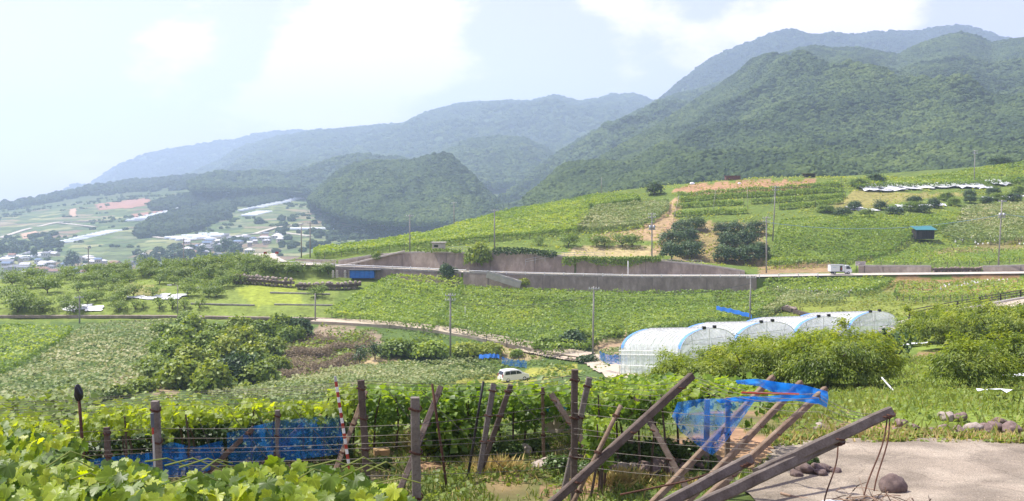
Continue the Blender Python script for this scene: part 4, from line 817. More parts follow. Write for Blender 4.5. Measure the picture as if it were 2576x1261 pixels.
def strip_mesh(name, L0, L1, off=(0, 0, 0)):
    """sheet between two rails of points"""
    V = [Vector(p) - Vector(off) for p in L0] + [Vector(p) - Vector(off) for p in L1]; n = len(L0)
    me = bpy.data.meshes.new(name); me.from_pydata([tuple(p) for p in V], [], [(i, i + 1, n + i + 1, n + i) for i in range(n - 1)]); me.update(); return me
def ribbon(pts, w, zo, name, mat, f=None, kind='structure', step=2.0):
    """road sheet along world points, draped at the land's mean height"""
    P = []
    for a, b in zip(pts[:-1], pts[1:]):
        n = max(2, int((Vector(b) - Vector(a)).length / step))
        P += [Vector(a).lerp(Vector(b), k / n) for k in range(n)]
    P.append(Vector(pts[-1])); A = []; B = []
    for i, p in enumerate(P):
        t = P[min(i + 1, len(P) - 1)] - P[max(i - 1, 0)]; s = Vector((t.y, -t.x, 0)).normalized() * (w / 2)
        z = p.z + zo; A.append((p.x - s.x, p.y - s.y, z)); B.append((p.x + s.x, p.y + s.y, z))
    V = A + B + [(q[0], q[1], q[2] - 1.0) for q in A] + [(q[0], q[1], q[2] - 1.0) for q in B]; n = len(A)
    F = [(i, i + 1, n + i + 1, n + i) for i in range(n - 1)] + [(2 * n + i, i, i + 1, 2 * n + i + 1)[::-1] for i in range(n - 1)] + [(n + i, 3 * n + i, 3 * n + i + 1, n + i + 1)[::-1] for i in range(n - 1)]
    me = bpy.data.meshes.new(name); me.from_pydata(V, [], F); me.update()
    return obj(name, me, mat, kind=kind)
def cpt(i, u):
    c = CON[i]; a = (u - U0) / F_PX; y = float(np.interp(a, c[:, 0], c[:, 1])); return Vector((a * y, y, float(np.interp(a, c[:, 0], c[:, 2]))))
# main road along the hill, and its bend on the crest
A = []; B = []
for u in np.linspace(692, 2900, 120): p = cpt(17, u); q = cpt(18, u); p.z += .18; q.z = p.z; A.append(p - Vector((0, .2, 0))); B.append(q - Vector((0, .3, 0)))
obj('road', strip_mesh('road', A, B), CONC_RD, kind='structure')
bend = [cpt(17, 692).lerp(cpt(18, 692), .5), at(672, 652, 233), at(662, 645, 241), at(668, 640, 252)]
ribbon(bend, 6, .25, 'road_bend', CONC_RD)
# dirt track
trk = [cpt(13, u).lerp(cpt(14, u), .5) for u in (790, 850, 920, 1000, 1060, 1100, 1150, 1200, 1250, 1300, 1350, 1400, 1440, 1480)]
TRACKM = mat_plain('pale_dirt_track', (0.50, 0.42, 0.32), (0.38, 0.31, 0.23), scale=.8, rough=.95)
ribbon(trk, 5.0, .45, 'dirt_track', TRACKM)
LANEM = mat_plain('tan_concrete', (0.47, 0.40, 0.31), (0.38, 0.32, 0.245), scale=.6, rough=.92, detail=8)
# concrete valley road: from the track down past the greenhouse, and up to the right edge
rd = [cpt(13, 1470).lerp(cpt(14, 1470), .5), hit(1510, 915, 0, 100), hit(1545, 930, 0, 100), hit(1590, 950, 0, 90)]
def patch(name, uv, zo, mat, y0, res=.35):
    w = wpoly(uv, 0, y0); xs = np.arange(min(p.x for p in w), max(p.x for p in w) + res, res); ys = np.arange(min(p.y for p in w), max(p.y for p in w) + res, res); X, Y = np.meshgrid(xs, ys); n = len(xs)
    V = np.stack([X.ravel(), Y.ravel(), H(X.ravel(), Y.ravel()) + zo], -1); idx = np.array([j * n + i for j in range(len(ys) - 1) for i in range(n - 1)]); k = in_poly(V[idx, 0] + res / 2, V[idx, 1] + res / 2, w); idx = idx[k]
    return obj(name, npmesh(name, V, [np.stack([idx, idx + 1, idx + n + 1, idx + n], -1)], smooth=True), mat, kind='structure')
patch('concrete_lane', [(1448, 900), (1500, 894), (1540, 904), (1572, 918), (1615, 950), (1640, 985), (1570, 985), (1520, 948), (1480, 922)], .22, LANEM, 110)
patch('dirt_track_bend', [(1290, 868), (1330, 872), (1400, 888), (1490, 900), (1470, 914), (1380, 902), (1300, 885)], .30, TRACKM, 120)
rr = [at(2250, 838, 104), at(2330, 812, 112), at(2400, 797, 117), at(2480, 781, 123), at(2576, 762, 131), at(2700, 740, 142)]
ribbon(rr, 3.6, .1, 'upper_lane', LANEM)
KERB = mat_plain('pale_kerb', (0.62, 0.58, 0.5), (0.5, 0.46, 0.4), scale=2, rough=.9)
m = MB(); off = [p + Vector((-.9, 1.75, .2)) for p in rr]
for a, b in zip(off[:-1], off[1:]): m.beam(a, b, .3, .35)
m.build('kerb', KERB, label='pale concrete kerb along the lane at the right edge', cat='kerb', loc=off[0])

# --- retaining walls
def wall(name, label, ia, ib, us, dy=.35, lean=.25, cop=True, drop=.6, up=.05):
    F0 = []; F1 = []; T0 = []
    for u in us:
        p = cpt(ia, u); q = cpt(ib, u); p = p + Vector((0, -dy, -drop)); q = Vector((q.x, min(q.y, p.y + dy + 1.2), q.z + up)) + Vector((0, -dy + lean - .1, 0)); F0.append(p); F1.append(q); T0.append(q + Vector((0, .45, 0)))
    c = F0[len(F0) // 2].copy(); root = thing(name, label, 'wall', c)
    n = len(F0); V = [tuple(p - c) for p in F0 + F1 + T0]
    me = bpy.data.meshes.new('wall_face'); me.from_pydata(V, [], [(i, i + 1, n + i + 1, n + i) for i in range(n - 1)] + [(n + i, n + i + 1, 2 * n + i + 1, 2 * n + i) for i in range(n - 1)] + [(0, n, 2 * n), (n - 1, 3 * n - 1, 2 * n - 1)]); me.update()
    obj('wall_face', me, WALLM, root)
    if cop:
        m = MB()
        for a, b in zip(F1[:-1], F1[1:]): m.beam(a + Vector((0, .18, .09)), b + Vector((0, .18, .09)), .5, .16, chamfer=.05)
        m.build('coping', CONC, root)
    for k in range(5, n - 1, 11):
        MB().beam(F0[k] + Vector((0, -.02, 0)), F1[k] + Vector((0, -.02, 0)), .09, .06).build('joint', JOINTM, root)
    return root
wall('retaining_wall', 'long stained concrete wall below the white rail of the hill road', 16, 17, np.linspace(1165, 1905, 60))
wall('retaining_wall', 'low concrete wall under the road left of the vine roof corner', 16, 17, np.linspace(842, 1160, 20))
wall('retaining_wall', 'tall brown stained wall above the hill road left of the ivy', 18, 19, np.linspace(850, 1445, 60), up=.0)
wall('retaining_wall', 'stained wall above the hill road behind and right of the ivy', 18, 19, np.linspace(1450, 1875, 40))
wall('retaining_wall', 'low brown wall beside the road right of the truck', 18, 19, np.linspace(2162, 2345, 16))
wall('retaining_wall', 'low brown wall at the foot of the tall right pole', 18, 19, np.linspace(2475, 2760, 16))
wall('retaining_wall', 'brown bank wall beside the bend of the road on the crest', 18, 19, np.linspace(742, 845, 12))
# white guard rail on the near edge of the hill road: rail beams on posts
def rail(label, P, hgt, rw, rh, gap=4.0, mat=WHITE, name='guard_rail', postw=.14, nr=1):
    c = P[0].copy(); root = thing(name, label, 'guard rail', c)
    for k in range(nr):
        m = MB()
        zz = hgt - k * (hgt / nr) - rh / 2
        for a, b in zip(P[:-1], P[1:]): m.beam(a + Vector((0, 0, zz)), b + Vector((0, 0, zz)), rw, rh, chamfer=.1)
        m.build('rail', mat, root)
    L_ = [0]
    for a, b in zip(P[:-1], P[1:]): L_.append(L_[-1] + (b - a).length)
    pm = MB().beam((0, 0, -.35), (0, 0, hgt - .02), postw).mesh('post'); n = max(2, int(L_[-1] / gap))
    for j in range(n + 1):
        s = L_[-1] * j / n; i = min(max(int(np.searchsorted(L_, s)) - 1, 0), len(P) - 2); t = (s - L_[i]) / max(L_[i + 1] - L_[i], 1e-6)
        obj('post', pm, mat, root, P[i].lerp(P[i + 1], t) - c + Vector((0, -.10, 0)))
    return root
rail('long white guard rail along the hill road above the stained wall', [cpt(17, u) + Vector((0, .05, .2)) for u in np.linspace(1180, 2060, 60)], .62, .12, .42)
rail('white guard rail above the blue shed on the hill road', [cpt(17, u) + Vector((0, .05, .2)) for u in np.linspace(842, 1172, 26)], .80, .14, .55)
rail('white guard rail at the bend of the road on the crest', [at(692, 664, 224), at(740, 664, 224), at(838, 670, 223)], .7, .12, .4)
c0 = [at(842, 672, 227), at(900, 660, 227), at(960, 645, 227), at(1018, 632, 227)]
m = MB()
for a, b in zip(c0[:-1], c0[1:]): m.beam(a, b, .35, .9, chamfer=.05)
m.build('parapet', CONC, label='sloping pale parapet climbing along the upper wall to the small hut', cat='parapet', loc=c0[0])
rail('thin grey hand rail on the sloping wall left of the ivy', [at(1322, 664, 219.2), at(1405, 647, 219.2), at(1450, 646, 218.8), at(1520, 648, 218.4)], 1.0, .07, .07, 2.0, STEEL, 'hand_rail', .07, 2)
rail('thin grey hand rail right of the ivy above the wall', [at(1640, 655, 217.9), at(1665, 664, 217.9), at(1765, 666, 217.9)], 1.0, .07, .07, 2.0, STEEL, 'hand_rail', .07, 2)
rail('thin grey rail beside the small hut', [at(1110, 632, 224.5), at(1190, 632, 224)], 1.0, .07, .07, 2.0, STEEL, 'hand_rail', .07, 2)
# concrete ramp slab down the lower wall
m = MB(); a, b = at(1225, 690, 213.8), at(1310, 716, 212.2); m.beam(a, b, 1.6, .5, chamfer=.05)
r = thing('ramp', 'concrete ramp slanting down the front of the lower wall', 'ramp', a); m.build('slab', CONC, r); m = MB()
for k in (0, 1): m.tube([a + Vector((0, -.7, .9 - .45 * k)), b + Vector((0, -.7, .9 - .45 * k))], .05, 5)
for t in (0, .25, .5, .75, 1): m.tube([a.lerp(b, t) + Vector((0, -.7, 0)), a.lerp(b, t) + Vector((0, -.7, .92))], .04, 5)
m.build('hand_rail', STEEL, r)
# ivy sheet hanging on the wall
def ivy(label, pts_top, drop, n, mat):
    c = pts_top[0].copy(); P = []
    for a, b in zip(pts_top[:-1], pts_top[1:]):
        k = int(n * (b - a).length); q = RNG.uniform(0, 1, (k, 1)); e = np.array(a) * (1 - q) + np.array(b) * q
        dd = RNG.beta(1.1, 1.6, k) * drop * (.7 + .9 * fbm(e[:, 0] * .25, e[:, 1] * 0, 5, 2)); e[:, 2] -= dd - .35; e[:, 1] += -dd * .05 + RNG.normal(-.35, .18, k); P.append(e)
    P = np.concatenate(P) - np.array(c)
    root = thing('ivy', label, 'creeper', c); obj('foliage', leafmesh('foliage', P, RNG.normal(size=P.shape) * .5 + np.array([0, -.8, .6]), .36 * RNG.uniform(.7, 1.3, len(P)), T_DIAM, .35 + RNG.normal(0, .2, len(P))), mat, root, kind='stuff')
    m = MB()
    for t in pts_top: m.tube([t + Vector((0, -.12, .1)), t + Vector((.1, -.14, -drop * .3))], .03, 5)
    m.build('stem', BARK, root)
ivy('green creeper hanging over the middle of the upper retaining wall', [at(u, 650, 217.2) for u in np.linspace(1415, 1660, 12)], 3.2, 110, VINE)
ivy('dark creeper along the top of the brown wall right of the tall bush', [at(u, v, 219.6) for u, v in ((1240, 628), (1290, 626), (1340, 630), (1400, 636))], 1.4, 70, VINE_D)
ivy('creeper patches over the wall beside the small hut', [at(u, v, 224.0) for u, v in ((1040, 628), (1090, 630), (1160, 634))], .9, 45, VINE)

# --- dry stone walls: every stone its own piece
def rock_mesh(seed, sub=1, rough=.28, flat=.75):
    import bmesh
    bm = bmesh.new(); bmesh.ops.create_icosphere(bm, subdivisions=sub, radius=1.0); rg = np.random.default_rng(seed); o = rg.uniform(0, 50, 3)
    for v in bm.verts:
        n = float(fbm(v.co.x * .9 + o[0] + v.co.z, v.co.y * .9 + o[1], seed, 3)); v.co *= 1 + rough * n * 1.6; v.co.z *= flat
        if sub > 2: v.co *= 1 + .05 * float(fbm(v.co.x * 4 + o[0], v.co.y * 4 + v.co.z * 3, seed + 4, 2))
    me = bpy.data.meshes.new('stone'); bm.to_mesh(me); bm.free()
    if sub > 2: me.polygons.foreach_set('use_smooth', [True] * len(me.polygons))
    return me
ROCKS_S = [rock_mesh(i, 1, .35, .8) for i in range(6)]
def stone_wall(label, base, hts, size, mat=STONE):
    c = base[0].copy(); root = thing('stone_wall', label, 'wall', c)
    back = MB()
    for (a, b, h) in zip(base[:-1], base[1:], hts): back.beam(a + Vector((0, .35, h * .45)), b + Vector((0, .35, h * .45)), .6, h * .9, chamfer=.02)
    back.build('earth_core', mat_plain('wall_earth', (0.09, 0.07, 0.05), rough=1), root)
    for (a, b, h) in zip(base[:-1], base[1:], hts):
        L_ = (b - a).length; nx = max(2, int(L_ / size)); nz = max(1, int(h / (size * .72)))
        for iz in range(nz):
            for ix in range(nx):
                t = (ix + .5 + (.5 if iz % 2 else 0) + random.uniform(-.2, .2)) / nx
                p = a.lerp(b, min(t, 1)) + Vector((0, random.uniform(-.12, .1) + iz * .05, (iz + .45) * h / nz + random.uniform(-.08, .08)))
                o = obj('stone', random.choice(ROCKS_S), mat, root, p - c); s = size * random.uniform(.42, .68); o.scale = (s * random.uniform(.9, 1.25), s * .8, s); o.rotation_euler = (random.uniform(-.4, .4), random.uniform(-.4, .4), random.uniform(0, 6))
    return root
def wl(pts, Y): return [at(u, v, Y) for u, v in pts]
stone_wall('long dry stone wall under the row of fruit trees on the left terrace', [hit(u, v, 0, 150) for u, v in ((583, 712), (640, 717), (690, 721), (735, 724))], [2.2, 2.3, 2.2], .95, STONEP)
stone_wall('shorter dry stone wall below the blue shed', [hit(u, v, 0, 150) for u, v in ((745, 728), (800, 730), (860, 730), (905, 726))], [1.8, 2.0, 2.0], .95, STONEP)
stone_wall('rubble stone facing beside the road left of the tall right pole', [cpt(18, u) + Vector((0, .05, .1)) for u in (2350, 2400, 2440, 2472)], [1.3, 1.3, 1.2], .62)
stone_wall('tumbled stone wall at the edge of the mown field above the greenhouses', [hit(1945, 790, 0, 100), hit(1975, 783, 0, 100), hit(2000, 790, 0, 100), hit(2040, 800, 0, 100)], [1.1, 1.3, .9], .8)
# orchard terrace edges: low concrete kerb walls
for a, b, lab in [((480, 766), (640, 770), 'left low concrete terrace edge in the orchard'), ((690, 768), (838, 770), 'right low concrete terrace edge in the orchard'), ((680, 738), (830, 742), 'upper low concrete terrace edge in the orchard')]:
    p, q = hit(*a, 0, 150), hit(*b, 0, 150); m = MB().beam(p + Vector((0, 0, .15)), q + Vector((0, 0, .15)), .3, .45, chamfer=.05)
    m.build('terrace_edge', mat_plain('grey_kerb', (0.33, 0.31, 0.28), (.2, .18, .16), scale=2, rough=.9), label=lab, cat='kerb', loc=p)
# long low wall at the foot of the orchard
F0 = [cpt(14, u) + Vector((0, .6, .35)) for u in np.linspace(-200, 830, 30)]; m = MB()
for a, b in zip(F0[:-1], F0[1:]): m.beam(a, b, .5, 1.0, chamfer=.05)
m.build('orchard_wall', WALLM, label='low dark wall along the foot of the left orchard', cat='wall', loc=F0[0])

# --- huts, sheds, signs
def hut():
    p = at(1104, 630, 226); r = thing('small_hut', 'small beige hut with flat roof on top of the brown wall', 'hut', p)
    w, d, h = 2.9, 2.4, 1.75; m = MB().box(p + Vector((0, 0, h / 2)), (w, d, h)); m.build('wall', BEIGE, r)
    m = MB().box(p + Vector((0, 0, h + .08)), (w + .5, d + .5, .16)); m.build('roof', mat_plain('hut_roof', (0.4, 0.37, 0.32), rough=.9), r)
    o = MB().box(p + Vector((-.55, -d / 2 - .02, 1.05)), (.9, .06, .55)).build('window', GLASS_D, r)
    MB().box(p + Vector((-.55, -d / 2 - .05, .74)), (1.1, .1, .07)).build('sill', CONC, o)
hut()
def blue_shed():
    a = at(880, 700, 219.5); r = thing('blue_shed', 'low shed wrapped in blue tarpaulin under a flat roof below the guard rail', 'shed', a)
    w, d, h = 5.4, 2.4, 1.75; x0 = a.x
    m = MB().box(Vector((x0 + w / 2, a.y + d / 2, a.z + h / 2)), (w, d, h)); m.build('tarpaulin', BLUE_TARP, r)
    m = MB().box(Vector((x0 + w / 2 + .6, a.y + d / 2, a.z + h + .06)), (w + 2.0, d + .5, .1)); m.build('roof', mat_plain('shed_roof', (0.06, 0.06, 0.06), rough=.7), r)
    m = MB()
    for k in range(3): m.tube([Vector((x0 - .2 - k * .02, a.y - .1, a.z)), Vector((x0 - .2, a.y - .1, a.z + h))], .06, 6)
    m.build('corner_post', CONC, r)
    for k in range(6): MB().box(Vector((x0 + .2 + k * w / 5.2, a.y - .03, a.z + h / 2)), (.03, .03, h)).build('seam', mat_plain('seam', (0.015, 0.09, 0.33)), r)
blue_shed()
m = thing('post_stack', 'grey stacked bases beside the blue shed', 'post', at(845, 699, 219.5))
for k, u in enumerate((838, 848, 868)):
    p = at(u, 699, 219.5); mm = MB()
    for j in range(6): mm.box(p + Vector((0, 0, .15 + j * .27)), (.5 - (j % 2) * .12, .5 - (j % 2) * .12, .24))
    mm.build('column', CONC, m)
def black_shed():
    a = at(2305, 598, 250); r = thing('black_shed', 'small black board shed with teal roof on the right hillside', 'shed', a); w = 4.6; d = 3; h = 2.0
    m = MB().box(Vector((a.x + w / 2, a.y + d / 2, a.z + h / 2 - .2)), (w, d, h + .4)); m.build('wall', TIMBER_BLK, r)
    zz = a.z + h; x0, x1, y0, y1 = a.x - .3, a.x + w + .5, a.y - .5, a.y + d + .3
    m = MB().add([(x0, y0, zz - .1), (x1, y0, zz - .1), (x1, y1, zz + .75), (x0, y1, zz + .75), (x0, y0, zz), (x1, y0, zz), (x1, y1, zz + .85), (x0, y1, zz + .85)], [(0, 1, 2, 3)[::-1], (4, 5, 6, 7), (0, 1, 5, 4), (1, 2, 6, 5), (2, 3, 7, 6), (3, 0, 4, 7)]); m.build('roof', TEAL, r)
    for k in range(7): MB().box(Vector((a.x + .3 + k * .66, a.y - .02, a.z + h / 2 - .2)), (.05, .05, h + .3)).build('batten', DARKM, r)
    MB().box(Vector((a.x + 1.0, a.y - .04, a.z + .75)), (.85, .06, 1.6)).build('door', mat_plain('shed_door', (0.06, 0.05, 0.045)), r)
black_shed()
def field_hut(u, v, lab, w, h, mat, Y):
    a = at(u, v, Y); a.z = h1(a.x, a.y); r = thing('field_hut', lab, 'hut', a)
    MB().box(a + Vector((0, 0, h / 2)), (w, 2.2, h)).build('wall', mat, r)
    MB().box(a + Vector((0, 0, h + .06)), (w + .5, 2.7, .12)).build('roof', mat_plain('hut_top', (0.13, 0.07, 0.06)), r)
    for k in (-1, 1): MB().beam(a + Vector((k * w * .45, -1.15, -.2)), a + Vector((k * w * .45, -1.15, h)), .12).build('corner_post', POSTM, r)
BRICKR = mat_plain('rusty_sheet', (0.20, 0.085, 0.065), (0.13, 0.06, 0.05), scale=2, rough=.8)
field_hut(1843, 443, 'low rust red field hut on the hill crest', 4.8, 1.3, BRICKR, 327)
field_hut(2035, 447, 'small dark brown stall on the crest left of the mown field', 3.6, 1.3, TIMBER_BLK, 328)
def signboard():
    p = cpt(18, 2166) + Vector((0, -.2, .15)); r = thing('signboard', 'white notice board on two posts behind the truck', 'sign', p)
    for dx in (-.9, .9): MB().beam(p + Vector((dx, 0, -.2)), p + Vector((dx, 0, 2.0)), .1).build('post', WOOD_D, r)
    b = MB().box(p + Vector((0, -.08, 2.15)), (2.2, .06, .95)).build('board', mat_plain('board_paint', (0.62, 0.56, 0.52), (0.5, 0.44, 0.4), scale=5), r)
    for i in range(3):
        for j in range(7):
            if random.random() < .8: MB().box(p + Vector((-.8 + j * .26, -.12, 2.45 - i * .28)), (.17, .012, .13)).build('lettering', mat_plain('sign_ink', (0.08, 0.05, 0.06)), b)
signboard()

# --- vehicles (local: x forward, y left, z up)
def wheel_mesh(r, w):
    m = MB(); n = 16; V = []; F = []
    prof = [(r * .55, -w / 2), (r * .96, -w / 2), (r, -w * .3), (r, w * .3), (r * .96, w / 2), (r * .55, w / 2)]
    for k in range(n):
        th = 2 * math.pi * k / n
        for (q, y) in prof: V.append((math.cos(th) * q, y, math.sin(th) * q))
    for k in range(n):
        for j in range(5): a = k * 6 + j; b = ((k + 1) % n) * 6 + j; F.append((a, a + 1, b + 1, b))
    return m.add(V, F).mesh('tyre', smooth=True)
def disc_mesh(r, y):
    V = [(0, y, 0)] + [(math.cos(2 * math.pi * k / 12) * r, y * .7, math.sin(2 * math.pi * k / 12) * r) for k in range(12)]
    return MB().add(V, [(0, 1 + k, 1 + (k + 1) % 12) for k in range(12)]).mesh('rim')
def hull(profile, w, shrink):
    """side outline (x,z) swept across the width with the glasshouse drawn in and rounded corners"""
    n = len(profile); V = []; ys = [(-1, .94), (-.985, 1), (.985, 1), (1, .94)]
    secs = [(-.5, .9), (-.47, 1.0), (.47, 1.0), (.5, .9)]
    cx = sum(p[0] for p in profile) / n; cz = sum(p[1] for p in profile) / n
    for (y, s) in secs:
        for (x, z) in profile:
            k = shrink(z); V.append((cx + (x - cx) * (1 if s == 1 else .985), y * w * k, cz + (z - cz) * (1 if s == 1 else .97)))
    F = []
    for a in range(3):
        for i in range(n): j = (i + 1) % n; F.append((a * n + i, a * n + j, (a + 1) * n + j, (a + 1) * n + i))
    F.append(tuple(range(n))); F.append(tuple(range(4 * n - 1, 3 * n - 1, -1)))
    return MB().add(V, F)
def poly_sheet(pts): return MB().add(pts, [tuple(range(len(pts)))])
TY = wheel_mesh(.33, .2); RIM = disc_mesh(.2, .105)
def wheels(r, xs, hw):
    for x in xs:
        for s in (-1, 1):
            w = obj('wheel', TY, RUBBER, r, (x, s * hw, .33)); rim = obj('rim', RIM, STEEL, w); rim.scale = (1, s, 1)
def van():
    p = hit(1292, 962, 0, 120); p.z += .25; r = thing('parked_van', 'white minivan parked on the grass beside the curved dark fence', 'van', p, rz=R(28))
    prof = [(-2.2, .35), (-2.24, .75), (-2.16, 1.1), (-1.98, 1.62), (-1.75, 1.74), (-.6, 1.80), (.35, 1.74), (.75, 1.62), (1.42, 1.14), (2.0, .98), (2.22, .80), (2.25, .45), (2.1, .3), (1.75, .28), (1.0, .26), (-1.0, .26), (-1.8, .28)]
    sh = lambda z: 1.0 if z < 1.0 else 1.0 - .12 * (z - 1.0) / .8
    b = hull(prof, 1.72, sh).mesh('body', smooth=False); obj('body', b, WHITE2, r)
    def yy(z): return .86 * sh(z) + .012
    for s in (-1, 1):
        for q in ([(-1.85, 1.12), (-1.75, 1.55), (-1.05, 1.62), (-1.0, 1.12)], [(-.94, 1.12), (-.98, 1.62), (-.05, 1.62), (.02, 1.12)], [(.08, 1.12), (.02, 1.61), (.45, 1.56), (1.1, 1.14)]):
            obj('side_window', poly_sheet([(x, s * yy(z), z) for x, z in q][::s]).mesh('side_window'), GLASS_D, r)
        obj('tail_lamp', MB().box((-2.17, s * .72, .98), (.14, .18, .42)).mesh('tail_lamp'), RED, r)
        obj('headlight', MB().box((2.08, s * .64, .84), (.22, .3, .16)).mesh('headlight'), LAMPG, r)
        obj('mirror', MB().box((.95, s * 1.0, 1.16), (.12, .18, .14)).mesh('mirror'), WHITE2, r)
    obj('rear_window', poly_sheet([(-2.20, -.66, 1.14), (-2.03, -.60, 1.6), (-2.03, .60, 1.6), (-2.20, .66, 1.14)]).mesh('rear_window'), GLASS_D, r)
    obj('windscreen', poly_sheet([(1.40, -.68, 1.17), (1.40, .68, 1.17), (.80, .62, 1.61), (.80, -.62, 1.61)]).mesh('windscreen'), GLASS_D, r)
    obj('rear_bumper', MB().box((-2.2, 0, .48), (.16, 1.66, .28)).mesh('rear_bumper'), WHITE2, r); obj('number_plate', MB().box((-2.27, 0, .82), (.03, .36, .17)).mesh('number_plate'), LAMPG, r)
    wheels(r, (-1.35, 1.4), .76)
van()
def truck():
    p = cpt(17, 2117).lerp(cpt(18, 2117), .45); p.z += .22; r = thing('box_truck', 'small white box truck driving right on the hill road', 'truck', p, rz=R(2))
    obj('chassis', MB().box((-.2, 0, .52), (4.3, .8, .18)).mesh('chassis'), DARKM, r)
    bx = MB().box((-.95, 0, 1.35), (3.1, 1.75, 1.4)).mesh('cargo_box'); cb = obj('cargo_box', bx, WHITE2, r)
    obj('roof_edge', MB().box((-.95, 0, 2.07), (3.16, 1.8, .06)).mesh('roof_edge'), STEEL, cb); obj('skirt', MB().box((-.95, 0, .63), (3.14, 1.78, .08)).mesh('skirt'), STEEL, cb)
    obj('side_door', MB().box((-.2, -.885, 1.3), (.55, .03, 1.1)).mesh('side_door'), DARKM, r, label='open dark side door of the cargo box')
    obj('cargo', MB().box((-.15, -.91, 1.25), (.22, .03, .5)).mesh('cargo'), RED, r)
    obj('panel_print', MB().box((-1.6, -.885, 1.55), (.7, .02, .08)).mesh('panel_print'), mat_plain('pale_print', (0.45, 0.6, 0.72)), r)
    prof = [(.68, .42), (.68, 1.9), (.85, 2.0), (1.5, 1.98), (1.72, 1.85), (2.12, 1.15), (2.2, .95), (2.2, .45), (2.05, .36)]
    sh = lambda z: 1.0 if z < 1.2 else 1.0 - .09 * (z - 1.2) / .8
    cab = obj('cab', hull(prof, 1.68, sh).mesh('cab'), WHITE2, r)
    for s in (-1, 1):
        obj('side_window', poly_sheet([(x, s * (.84 * sh(z) + .012), z) for x, z in [(.95, 1.2), (.95, 1.8), (1.6, 1.8), (1.95, 1.2)]][::s]).mesh('side_window'), GLASS_D, cab)
        obj('headlight', MB().box((2.16, s * .58, .75), (.12, .32, .18)).mesh('headlight'), LAMPG, cab); obj('mirror', MB().box((1.95, s * .98, 1.5), (.07, .14, .3)).mesh('mirror'), DARKM, cab)
    obj('windscreen', poly_sheet([(2.125, -.74, 1.18), (2.125, .74, 1.18), (1.76, .70, 1.82), (1.76, -.70, 1.82)]).mesh('windscreen'), GLASS_D, cab)
    obj('bumper', MB().box((2.16, 0, .48), (.14, 1.66, .22)).mesh('bumper'), mat_plain('grey_bumper', (0.3, 0.3, 0.3)), cab)
    wheels(r, (-1.6, 1.45), .74)
truck()

# --- utility poles and cables
def upole(u, vb, vt, Y, label, arms=1, trafo=False, lamp=False, ut=None, base=None, rad=.17, name='utility_pole', cat='utility pole', mat=POLE):
    b = at(u, vb, Y); gz = h1(b.x, b.y); t = at(ut if ut is not None else u, vt, Y); r = thing(name, label, cat, (b.x, b.y, min(gz, b.z)))
    lo = Vector((b.x, b.y, min(gz, b.z) - .3)); MB().tube([lo, lo.lerp(t, .5), t], [rad, rad * .85, rad * .7], 8).build('pole', mat, r, smooth=True)
    up = (t - lo).normalized()
    for k in range(arms):
        c = t - up * (.35 + .75 * k); a = MB().box(c + Vector((0, -.18, 0)), (1.7, .1, .11)).build('crossarm', STEEL, r)
        for dx in (-.75, -.3, .35, .78):
            MB().tube([c + Vector((dx, -.18, .06)), c + Vector((dx, -.18, .3))], [.06, .045], 6).build('insulator', WHITE, a)
    if trafo:
        c = t - up * 3.3
        for dx in (-.42, .42): MB().tube([c + Vector((dx, -.3, -.45)), c + Vector((dx, -.3, .45))], .28, 10).build('transformer', STEEL, r, smooth=True)
        MB().box(c + Vector((0, -.25, -.52)), (1.6, .5, .1)).build('platform', STEEL, r)
    if lamp:
        a = MB().tube([t - up * .15, t + Vector((-.7, 0, .12)), t + Vector((-1.25, 0, .08))], .05, 6).build('arm', mat, r)
        MB().box(t + Vector((-1.6, 0, .05)), (.85, .3, .15)).build('lamp_head', WHITE, r)
    return t
PT = {}
for key, args in {
 'a': (222, 690, 622, 238, 'leftmost pole rising behind the orchard crest against the village', 1), 'b': (462, 676, 600, 238, 'pole on the orchard crest right of the leftmost one', 1), 'c': (200, 816, 744, 184, 'pole with crossarm at the foot of the left orchard', 1),
 'e': (793, 812, 738, 186, 'pole at the left end of the dirt track', 0), 'f': (1133, 897, 738, 158, 'tall pole in front of the gap between two vine roofs', 2), 'h': (1491, 895, 721, 155, 'tall pole at the corner of the concrete road', 1, False, False, 1494), 'i': (1886, 806, 694, 166, 'pole behind the greenhouses', 1, False, False, 1889),
 'j': (780, 640, 558, 236, 'pole left of the crest vine roof beside the bend', 1), 'k': (758, 640, 565, 238, 'thinner pole just left of another at the bend of the road', 0), 'l': (1031, 622, 540, 232, 'pole left of the small hut', 1), 'm': (1142, 562, 508, 288, 'pole on the crest line above the small hut', 1), 'n': (1244, 628, 527, 224, 'pole beside the tall bush on the brown wall', 1),
 'o': (1640, 662, 535, 220, 'pole with twin transformers above the ivy', 2, True), 'p': (1928, 672, 545, 219, 'front pole of the pair beside the wide vine roof', 2), 'q': (1944, 600, 468, 252, 'rear taller pole of the pair beside the wide vine roof', 2, False, False, 1951), 'r': (2511, 672, 503, 214, 'tall pole at the right edge beside the road', 1, True, False, 2521), 's': (2450, 470, 378, 330, 'pole on the upper right hill above the white sheeting', 2, False, False, 2453)}.items():
    PT[key] = upole(*args)
upole(447, 791, 718, 190, 'street lamp with bent arm in the left orchard', 0, False, True, rad=.11, name='street_lamp', cat='street lamp')
upole(1580, 690, 657, 214.5, 'short white post on the far side of the guard rail', 0, rad=.13, name='white_post', cat='post', mat=WHITE)
upole(1170, 806, 770, 190, 'thin white stake standing in the middle vine roof', 0, rad=.05, name='stake', cat='stake', mat=WHITE)
upole(1513, 486, 446, 322, 'thin pole on the crest right of the dark trees', 0, rad=.12)
upole(1690, 560, 492, 268, 'pale leaning prop at the left end of the trained rows', 0, False, False, 1708, rad=.07, name='stake', cat='stake', mat=BEIGE)
upole(1793, 530, 480, 285, 'pale bent prop in the middle of the trained rows', 0, False, False, 1800, rad=.06, name='stake', cat='stake', mat=BEIGE)
upole(1880, 520, 468, 290, 'pale prop near the pole pair in the trained rows', 0, rad=.06, name='stake', cat='stake', mat=BEIGE)
